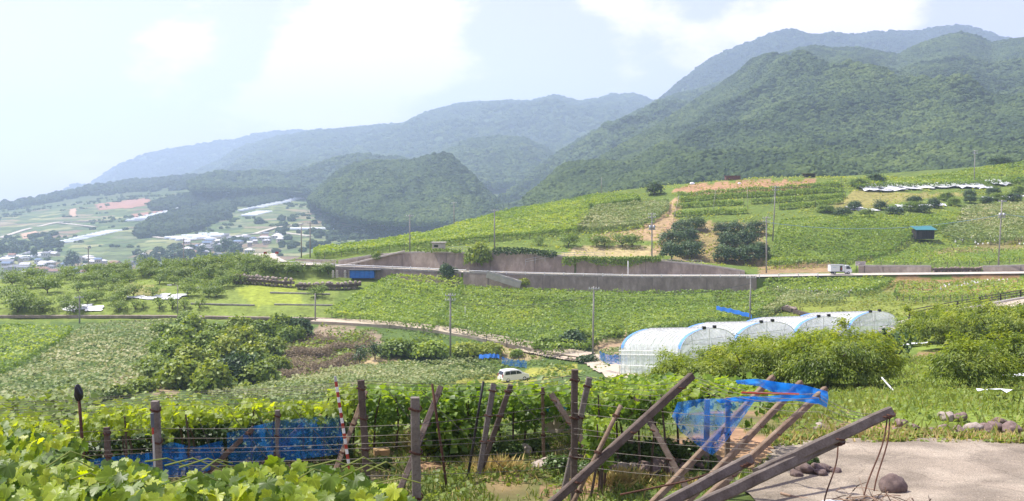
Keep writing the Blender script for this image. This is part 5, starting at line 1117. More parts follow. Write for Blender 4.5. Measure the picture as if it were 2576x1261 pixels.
CABLE = mat_plain('cable', (0.09, 0.10, 0.11), rough=.7); CABLE_B = mat_plain('blue_cable', (0.22, 0.34, 0.42), rough=.6)
def cable(a, b, sag, label, r=.028, mat=CABLE, n=14):
    P = [a.lerp(b, t) - Vector((0, 0, sag * 4 * t * (1 - t))) for t in np.linspace(0, 1, n)]
    return MB().tube(P, r, 5).build('cable', mat, label=label, cat='cable', loc=a)
d1 = Vector((.3, -.18, -.1)); d0 = Vector((-.3, -.18, -.1)); lw = Vector((0, 0, -1.3))
cable(PT['f'] + lw, PT['h'] + lw, 1.2, 'cable between the two tall poles over the middle vine roof'); cable(PT['h'] + lw, PT['i'] + lw, 1.0, 'cable from the road corner pole to the pole behind the greenhouses')
cable(PT['r'] + Vector((0, 0, -3.2)), PT['p'] + lw, 2.2, 'blue grey cable over the wide vine roof on the right hillside', .05, CABLE_B); cable(PT['r'] + Vector((0, 0, -3.0)), at(2720, 548, 208), .5, 'blue grey cable leaving the right edge from the tall pole', .05, CABLE_B)
cable(PT['o'] + lw * 2.4, PT['p'] + lw, 1.0, 'cable from the transformer pole across the dark trees', .035); cable(PT['n'] + lw, PT['o'] + lw, 1.5, 'cable along the upper wall between two poles', .025); cable(PT['c'] + lw * .3, at(-80, 772, 200), 1.0, 'cable leaving the left edge from the orchard foot pole', .03); cable(PT['p'] + lw * .5, PT['q'] + lw * .5, .4, 'cable joining the pole pair', .03); cable(PT['q'] + lw * .4, PT['s'] + lw, 2.5, 'long cable climbing the right hill', .03)

# --- greenhouse: four arched bays side by side, stepping up the slope
def greenhouse():
    E = [at(1712, 884, 78), at(1851, 866, 82.6), at(2001, 847, 87.4), at(2137, 834, 92.2), at(2259, 818, 97)]
    ax = Vector((-4.0, 6.6, -1.0)); r = thing('greenhouse', 'connected arched plastic greenhouses with blue edge strips behind the peach trees', 'greenhouse', E[0])
    hoop_m = WHITE
    for k in range(4):
        a, b = E[k], E[k + 1]; rise = 1.6
        def arc(t, s):    # t along span, s along depth
            th = math.pi * (1 - t); p = a.lerp(b, .5 - .5 * math.cos(math.pi - th) if False else (1 - math.cos(math.pi * t)) / 2)
            return p + ax * s + Vector((0, 0, rise * math.sin(math.pi * t) ** .9))
        nt_, ns = 18, 14; V = []; F = []
        for j in range(ns + 1):
            for i in range(nt_ + 1):
                p = arc(i / nt_, j / ns); p.z += .02 * math.sin(j * 2.4); V.append(p)
        for j in range(ns):
            for i in range(nt_): q = j * (nt_ + 1) + i; F.append((q, q + 1, q + nt_ + 2, q + nt_ + 1))
        MB().add(V, F).build('roof_film', FILM, r, smooth=True)
        for end, nm in ((0, 'front_gable'), (1, 'rear_gable')):
            V = [arc(i / nt_, end) for i in range(nt_ + 1)]; lo = [a + ax * end + Vector((0, 0, -2.1)), b + ax * end + Vector((0, 0, -2.1))]
            g = MB().add([lo[0]] + V + [lo[1]], [tuple(range(nt_ + 3))]).build(nm, FILM_G, r)
            m = MB(); o_ = Vector((0, -.06 if end == 0 else .06, 0))
            m.tube([p + o_ for p in [lo[0]] + V + [lo[1]]], .035, 5)
            m.tube([lo[0].lerp(lo[1], .5) + o_, V[nt_ // 2] + o_], .03, 5); m.tube([lo[0].lerp(lo[1], .3) + o_, V[nt_ // 2 - 4] + o_], .025, 5); m.tube([lo[0].lerp(lo[1], .7) + o_, V[nt_ // 2 + 4] + o_], .025, 5)
            for zz in (-.1, .75): 
                q0 = a.lerp(b, .06 if zz < 0 else .14) + ax * end + Vector((0, 0, zz)); q1 = a.lerp(b, .94 if zz < 0 else .86) + ax * end + Vector((0, 0, zz)); m.tube([q0 + o_, q1 + o_], .025, 5)
            m.build('gable_frame', hoop_m, g)
        for j in range(1, 16):
            MB().tube([arc(i / 12, j / 16) + Vector((0, 0, .045)) for i in range(13)], .024, 4).build('hoop', hoop_m, r)
        for s0, s1, nm in ((-.004, .04, 'edge_strip'), (.96, 1.004, 'edge_strip')):
            A = [arc(t, s0) + Vector((-.03, -.03, .06)) for t in np.linspace(0.02, .47, 10)]; B = [arc(t, s1) + Vector((-.03, -.03, .06)) for t in np.linspace(0.02, .47, 10)]
            obj(nm, strip_mesh(nm, A, B, E[0]), BLUE_STRIP, r)
        for t in (.44, .56): MB().box(arc(t, .0) + Vector((0, -.05, .12)), (.28, .25, .22)).build('roof_vent', DARKM, r)
        MB().tube([arc(.5, 0) + Vector((0, 0, .06)), arc(.5, 1) + Vector((0, 0, .06))], .04, 5).build('ridge_pipe', STEEL, r)
        MB().tube([b + Vector((0, -.05, .02)), b + ax + Vector((0, 0, .02))], .09, 6).build('gutter', STEEL, r)
        for q in (a, b): MB().tube([q + Vector((0, -.08, -2.3)), q + Vector((0, -.08, .1))], .045, 6).build('leg', STEEL, r)
    a = E[0]; V = []; F = []; n = 24
    for i in range(n + 1):
        p = a + ax * (i / n); V += [p, p + Vector((-.05 + .04 * math.sin(i * 2), 0, -1.0)), p + Vector((-.1, 0, -1.95 + .10 * math.sin(i * 1.9)))]
    for i in range(n):
        for j in range(2): F.append((i * 3 + j, i * 3 + 3 + j, i * 3 + 4 + j, i * 3 + 1 + j))
    MB().add(V, F).build('side_curtain', FILM, r)
    for i in range(11):
        p = a + ax * (i / 10) + Vector((-.16, 0, 0)); MB().tube([p + Vector((0, 0, .3)), p + Vector((0, 0, -2.0))], .03, 5).build('curtain_pipe', WHITE, r)
    for zz in (-.02, -.35, -1.3): MB().tube([a + Vector((-.2, 0, zz)), a + ax + Vector((-.2, 0, zz))], .035, 5).build('curtain_rail', WHITE, r)
greenhouse()
# the crop inside
p0 = at(1684, 882, 78)
for k in range(4):
    E = [at(1712, 884, 78), at(1851, 866, 82.6), at(2001, 847, 87.4), at(2137, 834, 92.2), at(2259, 818, 97)]; c = E[k].lerp(E[k + 1], .5) + Vector((-1.2, 3.4, -2.0))
    place(PR_BUSH, 'vine_bush', ('stem', 'foliage'), (BARK, VINE), c, .75, ['vines inside the leftmost greenhouse bay', 'vines inside the second greenhouse bay from the left', 'vines inside the third greenhouse bay from the left', 'vines inside the rightmost greenhouse bay'][k], 'bush', sz=.55)

# --- dark rail fences along the lanes
def fence(label, P, hgt=.95, gap=2.2, rails=3):
    return rail(label, P, hgt, .09, .10, gap, WOOD_D, 'rail_fence', .16, rails)
fence('dark three-rail fence along the lane at the right edge', [p + Vector((-1.1, 2.15, .25)) for p in rr[1:]], .98, 6.0)
fence('short dark fence above the bend of the concrete road', [at(1368, 902, 160), at(1400, 905, 158), at(1450, 910, 155)], .8, 1.6, 2)
fence('curved dark fence beside the parked van', [at(u, v, Y) for u, v, Y in ((1327, 968, 143), (1355, 967, 141), (1400, 966, 139), (1450, 965, 138), (1500, 966, 137), (1545, 968, 136), (1590, 970, 136))], 1.05, 3.2, 2)
p0, p1 = at(1340, 976, 141), at(1560, 976, 136)
ribbon([at(1330, 976, 142), at(1400, 974, 139), at(1480, 972, 138), at(1560, 960, 138)], 2.6, .1, 'lane_curve', CONC_RD)
m = MB().add([at(1368, 903, 160), at(1450, 911, 155), at(1458, 921, 153.5), at(1362, 917, 157)], [(0, 1, 2, 3)]); m.build('embankment', CONC, label='pale concrete bank under the short dark fence', cat='bank', loc=at(1368, 903, 160))
# --- blue nets in the valley
def sheet_thing(name, label, cat, rows, mat, group=None, sub=1):
    """draped sheet from rows of points, slightly thick"""
    nr, nc = len(rows), len(rows[0]); c = Vector(rows[0][0]); V = [Vector(p) for r_ in rows for p in r_]
    F = [(i * nc + j, i * nc + j + 1, (i + 1) * nc + j + 1, (i + 1) * nc + j) for i in range(nr - 1) for j in range(nc - 1)]
    return MB().add(V, F).build(name, mat, smooth=True, label=label, cat=cat, loc=c, group=group)
def net_strip(label, top, drop, mat=NET_BLUE, n=14):
    rows = [[], [], []]
    for i in range(n):
        t = i / (n - 1) * (len(top) - 1); k = min(int(t), len(top) - 2); p = top[k].lerp(top[k + 1], t - k)
        for j in range(3): rows[j].append(p + Vector((0, -.15 * j + .12 * math.sin(i * 1.7 + j), -drop * j / 2 + .10 * math.sin(i * 2.3))))
    sheet_thing('blue_net', label, 'net', rows, mat)
net_strip('blue net draped on stakes below the wide bush in the valley', [at(1205, 893, 152), at(1235, 890, 151), at(1256, 892, 151)], .55, BLUE_TARP)
net_strip('blue net sagging between leaning stakes by the bright shrub', [at(1262, 898, 150), at(1290, 905, 149), at(1325, 908, 148)], 1.0, NET_BLUE)
net_strip('blue net around the small plot left of the greenhouse', [at(1508, 884, 140), at(1530, 893, 136), at(1578, 893, 131)], 1.2, NET_BLUE)
net_strip('rolled blue tarpaulin on the slope behind the greenhouses', [at(1802, 770, 176), at(1840, 777, 174), at(1890, 790, 170)], .7, BLUE_TARP)
net_strip('teal blue windbreak sheet on the upper right hill', [at(2495, 452, 345), at(2560, 446, 342), at(2640, 445, 340)], 2.2, mat_plain('teal_sheet', (0.03, 0.24, 0.32), rough=.6))
st = MB().beam((0, 0, 0), (.55, 0, 1.5), .09).mesh('stake'); 
for i, (u, v) in enumerate([(1205, 912), (1220, 912), (1238, 912), (1252, 915), (1268, 918), (1285, 920), (1300, 918), (1315, 915)]):
    obj('stake', st, POSTM, None, hit(u, v, 0, 120), label='leaning stake holding the short blue nets beside the grass field', cat='stake', group='leaning stakes in the valley')
# --- leaning stakes along the lower edges of the staked plots on the right
st2 = MB().beam((0, 0, 0), (-.9, -.3, 1.5), .12).mesh('stake')
for u, v in [(2180, 662), (2200, 660), (2225, 661), (2250, 663), (2278, 664), (2310, 665), (2345, 665), (2380, 665), (2415, 666), (2450, 666), (2485, 664)]: obj('stake', st2, POSTM, None, hit(u, v, 0, 190), label='leaning stake in the row above the low brown roadside wall', cat='stake', group='leaning stakes above the roadside wall')
for u, v in [(2290, 628), (2320, 622), (2345, 625), (2500, 640), (2530, 640), (2400, 630)]: obj('stake', st2, POSTM, None, hit(u, v, 0, 190), label='leaning stake on the slope between the black shed and the tall pole', cat='stake', group='leaning stakes below the black shed')
for u, v in [(2020, 748), (2045, 750), (2070, 752), (2090, 750), (2130, 756), (2260, 752), (2330, 746), (2400, 745), (2450, 742), (2510, 740), (2560, 735)]: obj('stake', st2, POSTM, None, hit(u, v, 0, 150), label='leaning stake along the top of the mown field', cat='stake', group='leaning stakes above the mown field')
# --- white sheets, bags and heaps
def flat_sheet(name, label, u, v, w, d, y0, mat=SHEET, group=None, lift=.25, cat='sheet', rz=None, zo=.05):
    p = hit(u, v, 0, y0); n = 7; rz = random.uniform(-.4, .4) if rz is None else rz; ca, sa = math.cos(rz), math.sin(rz); rows = []; sd = random.randint(0, 999)
    for j in range(n):
        row = []
        for i in range(n):
            x = (i / (n - 1) - .5) * w * (1 + .12 * math.sin(j * 2 + sd)); y = (j / (n - 1) - .5) * d; X = p.x + x * ca - y * sa; Y = p.y + x * sa + y * ca
            row.append((X, Y, lift * float(vnoise(i * .9 + sd, j * .9, 4)) + .08))
        rows.append(row)
    hs = H([q[0] for r_ in rows for q in r_], [q[1] for r_ in rows for q in r_]); k = 0; R2 = []
    for r_ in rows:
        nr_ = []
        for q in r_: nr_.append(Vector((q[0], q[1], q[2] + hs[k] + zo))); k += 1
        R2.append(nr_)
    return sheet_thing(name, label, cat, R2, mat, group)
for u, v, w in [(338, 750, 3.5), (375, 752, 3), (400, 748, 2.5), (432, 752, 3.5), (450, 746, 3), (415, 744, 2.0)]: flat_sheet('mulch_sheet', 'white sheet lying under the fruit trees in the middle of the left orchard', u, v, w, 2.2, 150, group='white sheets in the left orchard')
for u, v, w in [(180, 779, 3), (205, 775, 3.5), (215, 771, 2.5), (238, 779, 3.2)]: flat_sheet('mulch_sheet', 'white sheet on the lowest terrace beside the orchard foot pole', u, v, w, 1.8, 150, group='white sheets by the orchard foot pole')
flat_sheet('mulch_sheet', 'single white sheet above the low concrete terrace edges', 520, 727, 4, 2, 150)
for u, v, w in [(2190, 475, 9), (2235, 473, 9), (2275, 472, 8), (2310, 471, 8), (2345, 470, 9), (2385, 469, 8), (2420, 470, 8), (2455, 470, 7), (2510, 462, 6)]: flat_sheet('mulch_sheet', 'white sheet in the long bright strip on the upper right hill', u, v, w, 9, 250, group='long white sheeting strip', lift=.9)
for u, v in [(2150, 524), (2160, 529), (2190, 530), (2250, 526), (2275, 521), (2330, 519), (2360, 516), (2490, 500), (2540, 497), (2565, 494)]: flat_sheet('mulch_sheet', 'white sheet lying below the row of fruit trees on the right hill', u, v, 4.5, 3.2, 220, group='white sheets below the hill fruit trees')
flat_sheet('mulch_sheet', 'white sheet on the very top right of the hill', 2545, 412, 9, 4, 300)
for i, (u, v) in enumerate([(1180, 548), (1215, 541), (1250, 532), (1300, 521), (1345, 514), (1390, 507), (1430, 500)]): flat_sheet('mulch_sheet', 'narrow white strip behind the crest of the long vine roof', u, v - 3, 9, 1.2, 280, group='white strips behind the crest', lift=.2, rz=.5)
sack_m = [rock_mesh(50 + i, 2, .25, .6) for i in range(2)]
for u, v, s, lab in [(1768, 455, 1.5, 'big white sack heap on the red soil field'), (1741, 463, .8, 'small white sack left of the big heap'), (1860, 462, .5, 'small white sack below the rust red hut')]:
    o = obj('sack_heap', sack_m[0], SHEET, None, hit(u, v, 0, 250), label=lab, cat='sack'); o.scale = (s * 1.3, s, s * 1.2)
o = obj('sack_heap', sack_m[1], SHEET, None, hit(1122, 572, 0, 230), label='white covered heap on the crest left of the pole', cat='sack'); o.scale = (2.6, 1.5, 1.5)
bag = rock_mesh(70, 1, .1, 1.3)
for i in range(46):
    u = np.interp(i / 45, [0, 1], [1930, 2195]) + random.uniform(-3, 3); v = np.interp(u, [1930, 1990, 2195], [722, 737, 737]) + random.uniform(-3, 3); p = hit(u, v, 0, 150); p.z += random.uniform(.35, .9)
    o = obj('fruit_bag', bag, WHITE, None, p, label='tiny white paper fruit bag along the lower edge of the narrow vine plot', cat='bag', group='white fruit bags of the narrow plot'); o.scale = (.17, .17, .17)
for i in range(34):
    u = random.uniform(2360, 2560); v = np.interp(u, [2360, 2560], [731, 712]) + random.uniform(-3, 3); p = hit(u, v, 0, 150); p.z += random.uniform(.4, 1.0)
    o = obj('fruit_bag', bag, WHITE, None, p, label='tiny white paper fruit bag in the staked red earth plot', cat='bag', group='white fruit bags of the red earth plot'); o.scale = (.17, .17, .17)
for i in range(20):
    u = random.uniform(2400, 2576); v = random.uniform(600, 628); p = hit(u, v, 0, 190); p.z += random.uniform(.4, 1.2)
    o = obj('fruit_bag', bag, WHITE, None, p, label='tiny white paper fruit bag on the slope right of the black shed', cat='bag', group='white fruit bags near the black shed'); o.scale = (.2, .2, .2)
# road fittings at the bend
for u, lab in ((668, 'red topped marker post left at the bend of the road'), (697, 'red topped marker post right at the bend of the road')):
    p = at(u, 662, 229); r = thing('marker_post', lab, 'post', p); MB().tube([p + Vector((0, 0, -.5)), p + Vector((0, 0, 2.3))], .07, 6).build('post', WHITE, r); MB().box(p + Vector((0, -.1, 2.4)), (.75, .1, .5)).build('board', RED, r)

# --- village and far greenhouses
RF = [mat_plain('roof_grey', (0.22, 0.23, 0.25), (0.17, 0.18, 0.2), scale=.5), mat_plain('roof_pale', (0.62, 0.62, 0.62), (0.5, 0.5, 0.5), scale=.5), mat_plain('roof_brown', (0.28, 0.16, 0.12), (0.22, 0.12, 0.09), scale=.5), mat_plain('roof_blue', (0.16, 0.22, 0.33), (0.12, 0.17, 0.26), scale=.5)]
HW = [mat_plain('house_white', (0.66, 0.64, 0.6), scale=.5), mat_plain('house_cream', (0.5, 0.44, 0.36), scale=.5)]
def house_meshes(w, d, h, rh, hip):
    body = MB().box((0, 0, h / 2 - .5), (w, d, h + 1)).mesh('wall'); e = .6
    x = w / 2 + e; y = d / 2 + e; rx = x - (y * .8 if hip else 0)
    V = [(-x, -y, h), (x, -y, h), (x, y, h), (-x, y, h), (-rx, 0, h + rh), (rx, 0, h + rh), (-x, -y, h - .2), (x, -y, h - .2), (x, y, h - .2), (-x, y, h - .2)]
    roof = MB().add(V, [(0, 1, 5, 4), (2, 3, 4, 5), (1, 2, 5), (3, 0, 4), (6, 7, 1, 0), (7, 8, 2, 1), (8, 9, 3, 2), (9, 6, 0, 3), (9, 8, 7, 6)]).mesh('roof')
    win = MB()
    for k in (-.3, 0, .3): win.box((w * k, -d / 2 - .05, h * .62), (w * .14, .1, h * .26))
    return body, roof, win.mesh('window')
HM = [house_meshes(9, 7, 5.5, 2.2, True), house_meshes(12, 8, 4.0, 2.4, False), house_meshes(7, 6, 5.8, 1.8, False), house_meshes(15, 9, 4.2, 2.0, True)]
HV = {}
def house(p, k, rf, hw, rz, label, group):
    r = thing('village_house', label, 'house', p, group, rz); q_ = random.uniform(.62, .95); r.scale = (q_, q_, q_)
    for me, nm, mt in zip(HM[k], ('wall', 'roof', 'window'), (HW[hw], RF[rf], GLASS_D)):
        key = (nm, k, mt.name)
        if key not in HV: HV[key] = me.copy(); HV[key].materials.append(mt)
        obj(nm, HV[key], mt, r)
RN = ['grey', 'pale', 'brown', 'blue']
clus = [([(0, 655), (120, 640), (300, 650), (340, 690), (150, 705), (0, 705)], 60, 'at the left edge of the valley'), ([(300, 660), (420, 640), (560, 625), (640, 640), (500, 668), (330, 690)], 46, 'below the orchard crest'), ([(460, 610), (560, 600), (720, 590), (700, 625), (520, 628)], 40, 'in the middle of the valley'), ([(840, 575), (960, 560), (1060, 565), (900, 600)], 9, 'below the knoll')]
for poly, n, where in clus:
    w = [vhit(u, v) for u, v in poly]; c = 0
    while c < n:
        x = random.uniform(min(p.x for p in w), max(p.x for p in w)); y = random.uniform(min(p.y for p in w), max(p.y for p in w))
        if not in_poly(np.array([x]), np.array([y]), w)[0]: continue
        rf = random.choices([0, 1, 2, 3], [5, 4, 1.5, 2])[0]; house(Vector((x, y, float(VH(x, y)[0]))), random.randrange(4), rf, random.randrange(2), random.uniform(-.5, .5) + (math.pi / 2 if random.random() < .3 else 0), f'{RN[rf]} roofed house in the village {where}', f'{RN[rf]} roofed houses {where}'); c += 1
def tunnel_mesh(L_, w, h):
    V = []; F = []; n = 8
    for x in (-L_ / 2, L_ / 2):
        for i in range(n + 1): th = math.pi * i / n; V.append((x, -math.cos(th) * w / 2, math.sin(th) * h))
    for i in range(n): F.append((i, i + 1, n + 2 + i, n + 1 + i))
    F.append(tuple(range(n, -1, -1))); F.append(tuple(range(n + 1, 2 * n + 2)))
    return MB().add(V, F).mesh('plastic_tunnel')
TUNF = mat_plain('far_plastic', (0.74, 0.78, 0.8), (0.6, 0.65, 0.68), scale=.3, rough=.4); TM = {}
def tunnel(u, v, L_, w, h, rz, label, group):
    k = (L_, w, h)
    if k not in TM: TM[k] = tunnel_mesh(L_, w, h)
    p = vhit(u, v); o = obj('plastic_tunnel', TM[k], TUNF, None, p, label=label, cat='greenhouse', group=group); o.rotation_euler = (0, 0, rz)
for i in range(9): tunnel(352 + i * 15, 556 - i * 3.6, 46, 8, 3.4, .95, 'long plastic tunnel in the bright block beside the roadside wood', 'bright tunnel block')
for i in range(5): tunnel(592 + i * 10, 469 - i * 1.6, 40, 10, 4, .15, 'white plastic tunnel on the upper valley slope', 'upper slope tunnels')
tunnel(578, 487, 60, 9, 4, .3, 'single white plastic tunnel left of the upper slope group', None)
for i in range(13): tunnel(614 + i * 11.5, 532 - i * 2.5, 22, 6, 3, .9, 'small plastic tunnel in the slanting row above the village', 'slanting tunnel row')
for i in range(5): tunnel(628 + i * 9, 544 - i * 2.2, 26, 7, 3, .6, 'plastic tunnel in the short lower row above the village', 'short lower tunnel row')
for i in range(12): tunnel(165 + i * 11, 612 - i * 2.6, 26, 6, 3, .9, 'plastic tunnel in the long row left of the bright block', 'left tunnel row')
for i in range(8): tunnel(30 + i * 11, 655 - i * 2, 28, 7, 3, .5, 'plastic tunnel beside the left village houses', 'village edge tunnels')
for i in range(9): tunnel(440 + i * 14, 600 + (i % 3) * 4 - i * 1.5, 26, 7, 3, .7, 'plastic tunnel above the middle of the village', 'middle village tunnels')
for i in range(5): tunnel(755 + i * 15, 578, 26, 6, 3, .1, 'plastic tunnel behind the pole at the bend of the road', 'tunnels behind the bend pole')
for i in range(4): tunnel(895 + i * 14, 588, 22, 6, 3, .1, 'blue white plastic tunnel below the knoll', 'tunnels below the knoll')
for i in range(3): tunnel(1095 + i * 13, 558, 24, 7, 3, .1, 'plastic tunnel in the gap left of the crest pole', 'tunnels by the crest pole')
def vfield(name, poly, mat):
    w = [vhit(u, v) for u, v in poly]; xs = np.linspace(min(p.x for p in w), max(p.x for p in w), 26); ys = np.linspace(min(p.y for p in w), max(p.y for p in w), 26); X, Y = np.meshgrid(xs, ys); zz = VH(X.ravel(), Y.ravel()).reshape(X.shape) + .5
    V = np.stack([X, Y, zz], -1).reshape(-1, 3); F = [(j * 26 + i, j * 26 + i + 1, j * 26 + 27 + i, j * 26 + 26 + i) for j in range(25) for i in range(25) if in_poly(np.array([(xs[i] + xs[i + 1]) / 2]), np.array([(ys[j] + ys[j + 1]) / 2]), w)[0]]
    if F: obj(name, npmesh(name, V, [np.array(F)]), mat, kind='structure')
BRN = mat_plain('ploughed_field', (0.36, 0.19, 0.13), (0.27, 0.15, 0.10), scale=.05, rough=1); TAN = mat_plain('bare_field', (0.5, 0.33, 0.22), rough=1, scale=.05)
vfield('ploughed_field', [(240, 515), (370, 498), (385, 510), (330, 525), (250, 530)], BRN); vfield('ploughed_field', [(330, 540), (410, 530), (415, 540), (340, 550)], BRN); vfield('bare_field', [(175, 528), (190, 525), (193, 545), (176, 546)], TAN); vfield('bare_field', [(50, 590), (90, 582), (110, 595), (60, 602)], TAN)
for k, pl in enumerate([[(0, 600), (60, 580), (120, 566), (150, 560), (240, 558), (340, 552)], [(150, 562), (200, 568), (240, 572)], [(350, 588), (400, 600), (480, 606), (560, 598), (640, 590), (720, 588), (780, 596)], [(350, 590), (370, 575), (420, 560)], [(640, 590), (690, 575), (760, 565)]]):
    ribbon([vhit(u, v) for u, v in pl], 7, 1.2, 'valley_road', CONC_RD, step=15)
# dark solitary trees of the village
PR_CONIF = protos(grow_tree, 2, 300, hgt=15, rad=4.2, trunk_h=3, limbs=5, nleaf=700, leaf=1.6, tm=T_DIAM, fill=.4, per=10, inner=.1, tr=.35, cz=.45)
for u, v, s in [(6, 648, 1.3), (38, 648, 1.15), (68, 640, .9), (85, 648, .8), (182, 678, 1.4), (360, 680, 1.3), (375, 676, 1.1), (430, 672, 1.3), (455, 668, 1.2), (505, 645, .9), (570, 640, 1.3), (585, 650, 1.0), (415, 660, 1.1), (345, 668, .8), (120, 668, .7), (480, 658, 1.0)]:
    place(PR_CONIF, 'village_tree', ('trunk', 'crown'), (BARK, DARKT), vhit(u, v), s, 'dark tall tree standing among the village houses', 'tree', 'dark trees in the village')
# ------------------------------------------------------------------ near slope: peach trees, grass, road, rocks
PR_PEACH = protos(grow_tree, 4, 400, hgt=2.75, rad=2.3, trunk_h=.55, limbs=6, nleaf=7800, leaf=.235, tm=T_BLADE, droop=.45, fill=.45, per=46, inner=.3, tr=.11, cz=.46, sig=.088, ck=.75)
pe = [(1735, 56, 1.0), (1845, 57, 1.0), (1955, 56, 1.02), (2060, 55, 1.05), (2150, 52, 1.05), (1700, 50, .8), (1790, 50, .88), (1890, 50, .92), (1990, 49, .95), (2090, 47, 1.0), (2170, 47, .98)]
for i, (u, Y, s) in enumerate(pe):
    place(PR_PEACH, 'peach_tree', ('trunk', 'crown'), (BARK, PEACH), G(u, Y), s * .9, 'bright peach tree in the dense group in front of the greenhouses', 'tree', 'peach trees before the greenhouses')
for i, (u, Y, s) in enumerate([(2335, 78, .95), (2395, 76, 1.0), (2455, 77, 1.05), (2515, 76, 1.08), (2580, 74, 1.1), (2380, 70, .85), (2450, 70, .9), (2525, 68, 1.0), (2600, 67, 1.0), (2680, 67, 1.0)]):
    place(PR_PEACH, 'peach_tree', ('trunk', 'crown'), (BARK, PEACH), G(u, Y), s, 'peach tree in the row at the right below the fenced lane', 'tree', 'peach trees below the fenced lane')
place(PR_PEACH, 'peach_tree', ('trunk', 'crown'), (BARK, PEACH), G(2450, 43), .8, 'single peach tree standing in the grass right of the mown path', 'tree')
place(PR_PEACH, 'peach_tree', ('trunk', 'crown'), (BARK, PEACH), G(2590, 49), .85, 'peach tree cut by the right edge above the silver sheets', 'tree')
place(PR_YOUNG, 'young_tree', ('trunk', 'crown'), (BARK, DARKT), G(2262, 60), .9, 'small dark bush tree between the two peach groups', 'tree', sz=1.2)
def prop(u0, v0, u1, v1, Y, lab):
    a, b = at(u0, v0, Y), at(u1, v1, Y - 1.0); r = thing('prop_pole', lab, 'pole', b); MB().tube([a, a.lerp(b, .5), b], .035, 6).build('pole', WHITE, r)
prop(2218, 950, 2262, 1000, 42, 'white prop pole leaning under the right side of the peach group')
prop(2150, 985, 2158, 1012, 44, 'dark thin prop below the peach group')
# grass and weeds
GRASSM = mat_leaf('grass_blade', [(0.11, 0.16, 0.03), (0.17, 0.22, 0.04), (0.24, 0.28, 0.055), (0.38, 0.34, 0.12)], trans=.3, rough=.6)
WEEDM = mat_leaf('weed_leaf', [(0.10, 0.16, 0.03), (0.16, 0.225, 0.04), (0.23, 0.295, 0.055), (0.32, 0.37, 0.085)], trans=.35)
STRAW = mat_leaf('dry_grass', [(0.36, 0.29, 0.10), (0.46, 0.37, 0.14), (0.52, 0.43, 0.19), (0.28, 0.28, 0.08)], trans=.25, rough=.8)
def scatter(poly, n):
    xs = [p[0] for p in poly]; ys = [p[1] for p in poly]; x = RNG.uniform(min(xs), max(xs), n * 3); y = RNG.uniform(min(ys), max(ys), n * 3); m = in_poly(x, y, poly); return x[m][:n], y[m][:n]
def cover(name, label, poly, n, size, tm, mat, hmax=.25, up=1.0, clump=.5, keep=None, tb=.4, avoid=None, cs=.9):
    x, y = scatter(poly, n); d = fbm(x * cs, y * cs, 141, 3)
    k = RNG.uniform(0, 1, len(x)) < np.clip(.5 + d * clump * 2, .05, 1)
    for av in (avoid or []): k &= ~in_poly(x, y, av)
    x, y, d = x[k], y[k], d[k]
    P = np.stack([x, y, H(x, y) + RNG.uniform(0, 1, len(x)) ** 1.5 * hmax * (.6 + np.clip(d, 0, 1))], -1)
    if tm is T_GRASS:
        T = np.array([0, 0, 1.0]) + RNG.normal(size=P.shape) * .35; Nn = RNG.normal(size=P.shape) * np.array([1, 1, .1]); P[:, 2] -= hmax * .5
    else: T = None; Nn = np.array([0, 0, up]) + RNG.normal(size=P.shape) * .5
    return obj(name, leafmesh(name, P, Nn, size * RNG.uniform(.6, 1.4, len(P)), tm, tb + .3 * fbm(x * .5, y * .5, 151, 2) + RNG.normal(0, .15, len(P)), T), mat, kind='stuff', label=label, cat='grass')
ROADP = [(a.x, a.y) for a in wpoly([(1955, 1118), (2060, 1110), (2350, 1107), (2576, 1112), (2800, 1115)])] + [(14, 10.0), (5.2, 10.0), tuple(hit(1760, 1300))[:2], tuple(hit(1870, 1240))[:2], tuple(hit(1925, 1165))[:2]]
slope = [(7.5, 23.4), (22, 22.5), (48, 62), (20, 66), (14, 45), (6.8, 27)]
cover('slope_weeds', 'lush low weeds on the slope between the near concrete road and the peach trees', slope, 60000, .125, T_DIAM, WEEDM, hmax=.28, avoid=[ROADP])
cover('slope_grass', 'grass on the slope under the peach trees', slope, 26000, .30, T_GRASS, GRASSM, hmax=.08, avoid=[ROADP], tb=.55)
gpoly = [(-5, 12.5), (6.4, 12.0), (6.6, 18), (8.2, 23), (5.5, 27), (-5, 27)]
SOILP = [[(p.x, p.y) for p in wpoly(q)] for q in ([(1690, 1100), (1850, 1075), (1960, 1110), (1900, 1180), (1760, 1160), (1650, 1130)], [(1040, 1165), (1110, 1168), (1120, 1190), (1050, 1192)], [(1440, 1195), (1520, 1195), (1550, 1235), (1450, 1232)])]
cover('near_grass', 'tufted green grass on the bare ground among the near posts', gpoly, 26000, .16, T_GRASS, GRASSM, hmax=.04, clump=.8, avoid=SOILP + [ROADP], tb=.15)
cover('near_weeds', 'small broad-leaved weeds on the ground among the near posts', gpoly, 14000, .10, T_DIAM, WEEDM, hmax=.12, clump=1.0, avoid=SOILP + [ROADP], tb=.3)
cover('dry_litter', 'straw coloured dry grass lying on the near ground', gpoly, 2200, .16, T_GRASS, STRAW, hmax=.03, clump=.9, avoid=[ROADP])
cover('gully_weeds', 'dark green rough weeds in the gully behind the near trellis', [(-60, 70), (40, 80), (38, 128), (-20, 132), (-75, 112)], 26000, .5, T_DIAM, BUSHM, hmax=.8, clump=.8, cs=.2)
cover('bank_weeds', 'rough green weeds on the banks beside the dirt track and lanes', [tuple(G(880, 152))[:2], tuple(G(1480, 142))[:2], tuple(G(1560, 150))[:2], tuple(G(1480, 158))[:2], tuple(G(1300, 165))[:2], tuple(G(800, 184))[:2]], 9000, .4, T_DIAM, BUSHM, hmax=.5, clump=1.0, cs=.25)
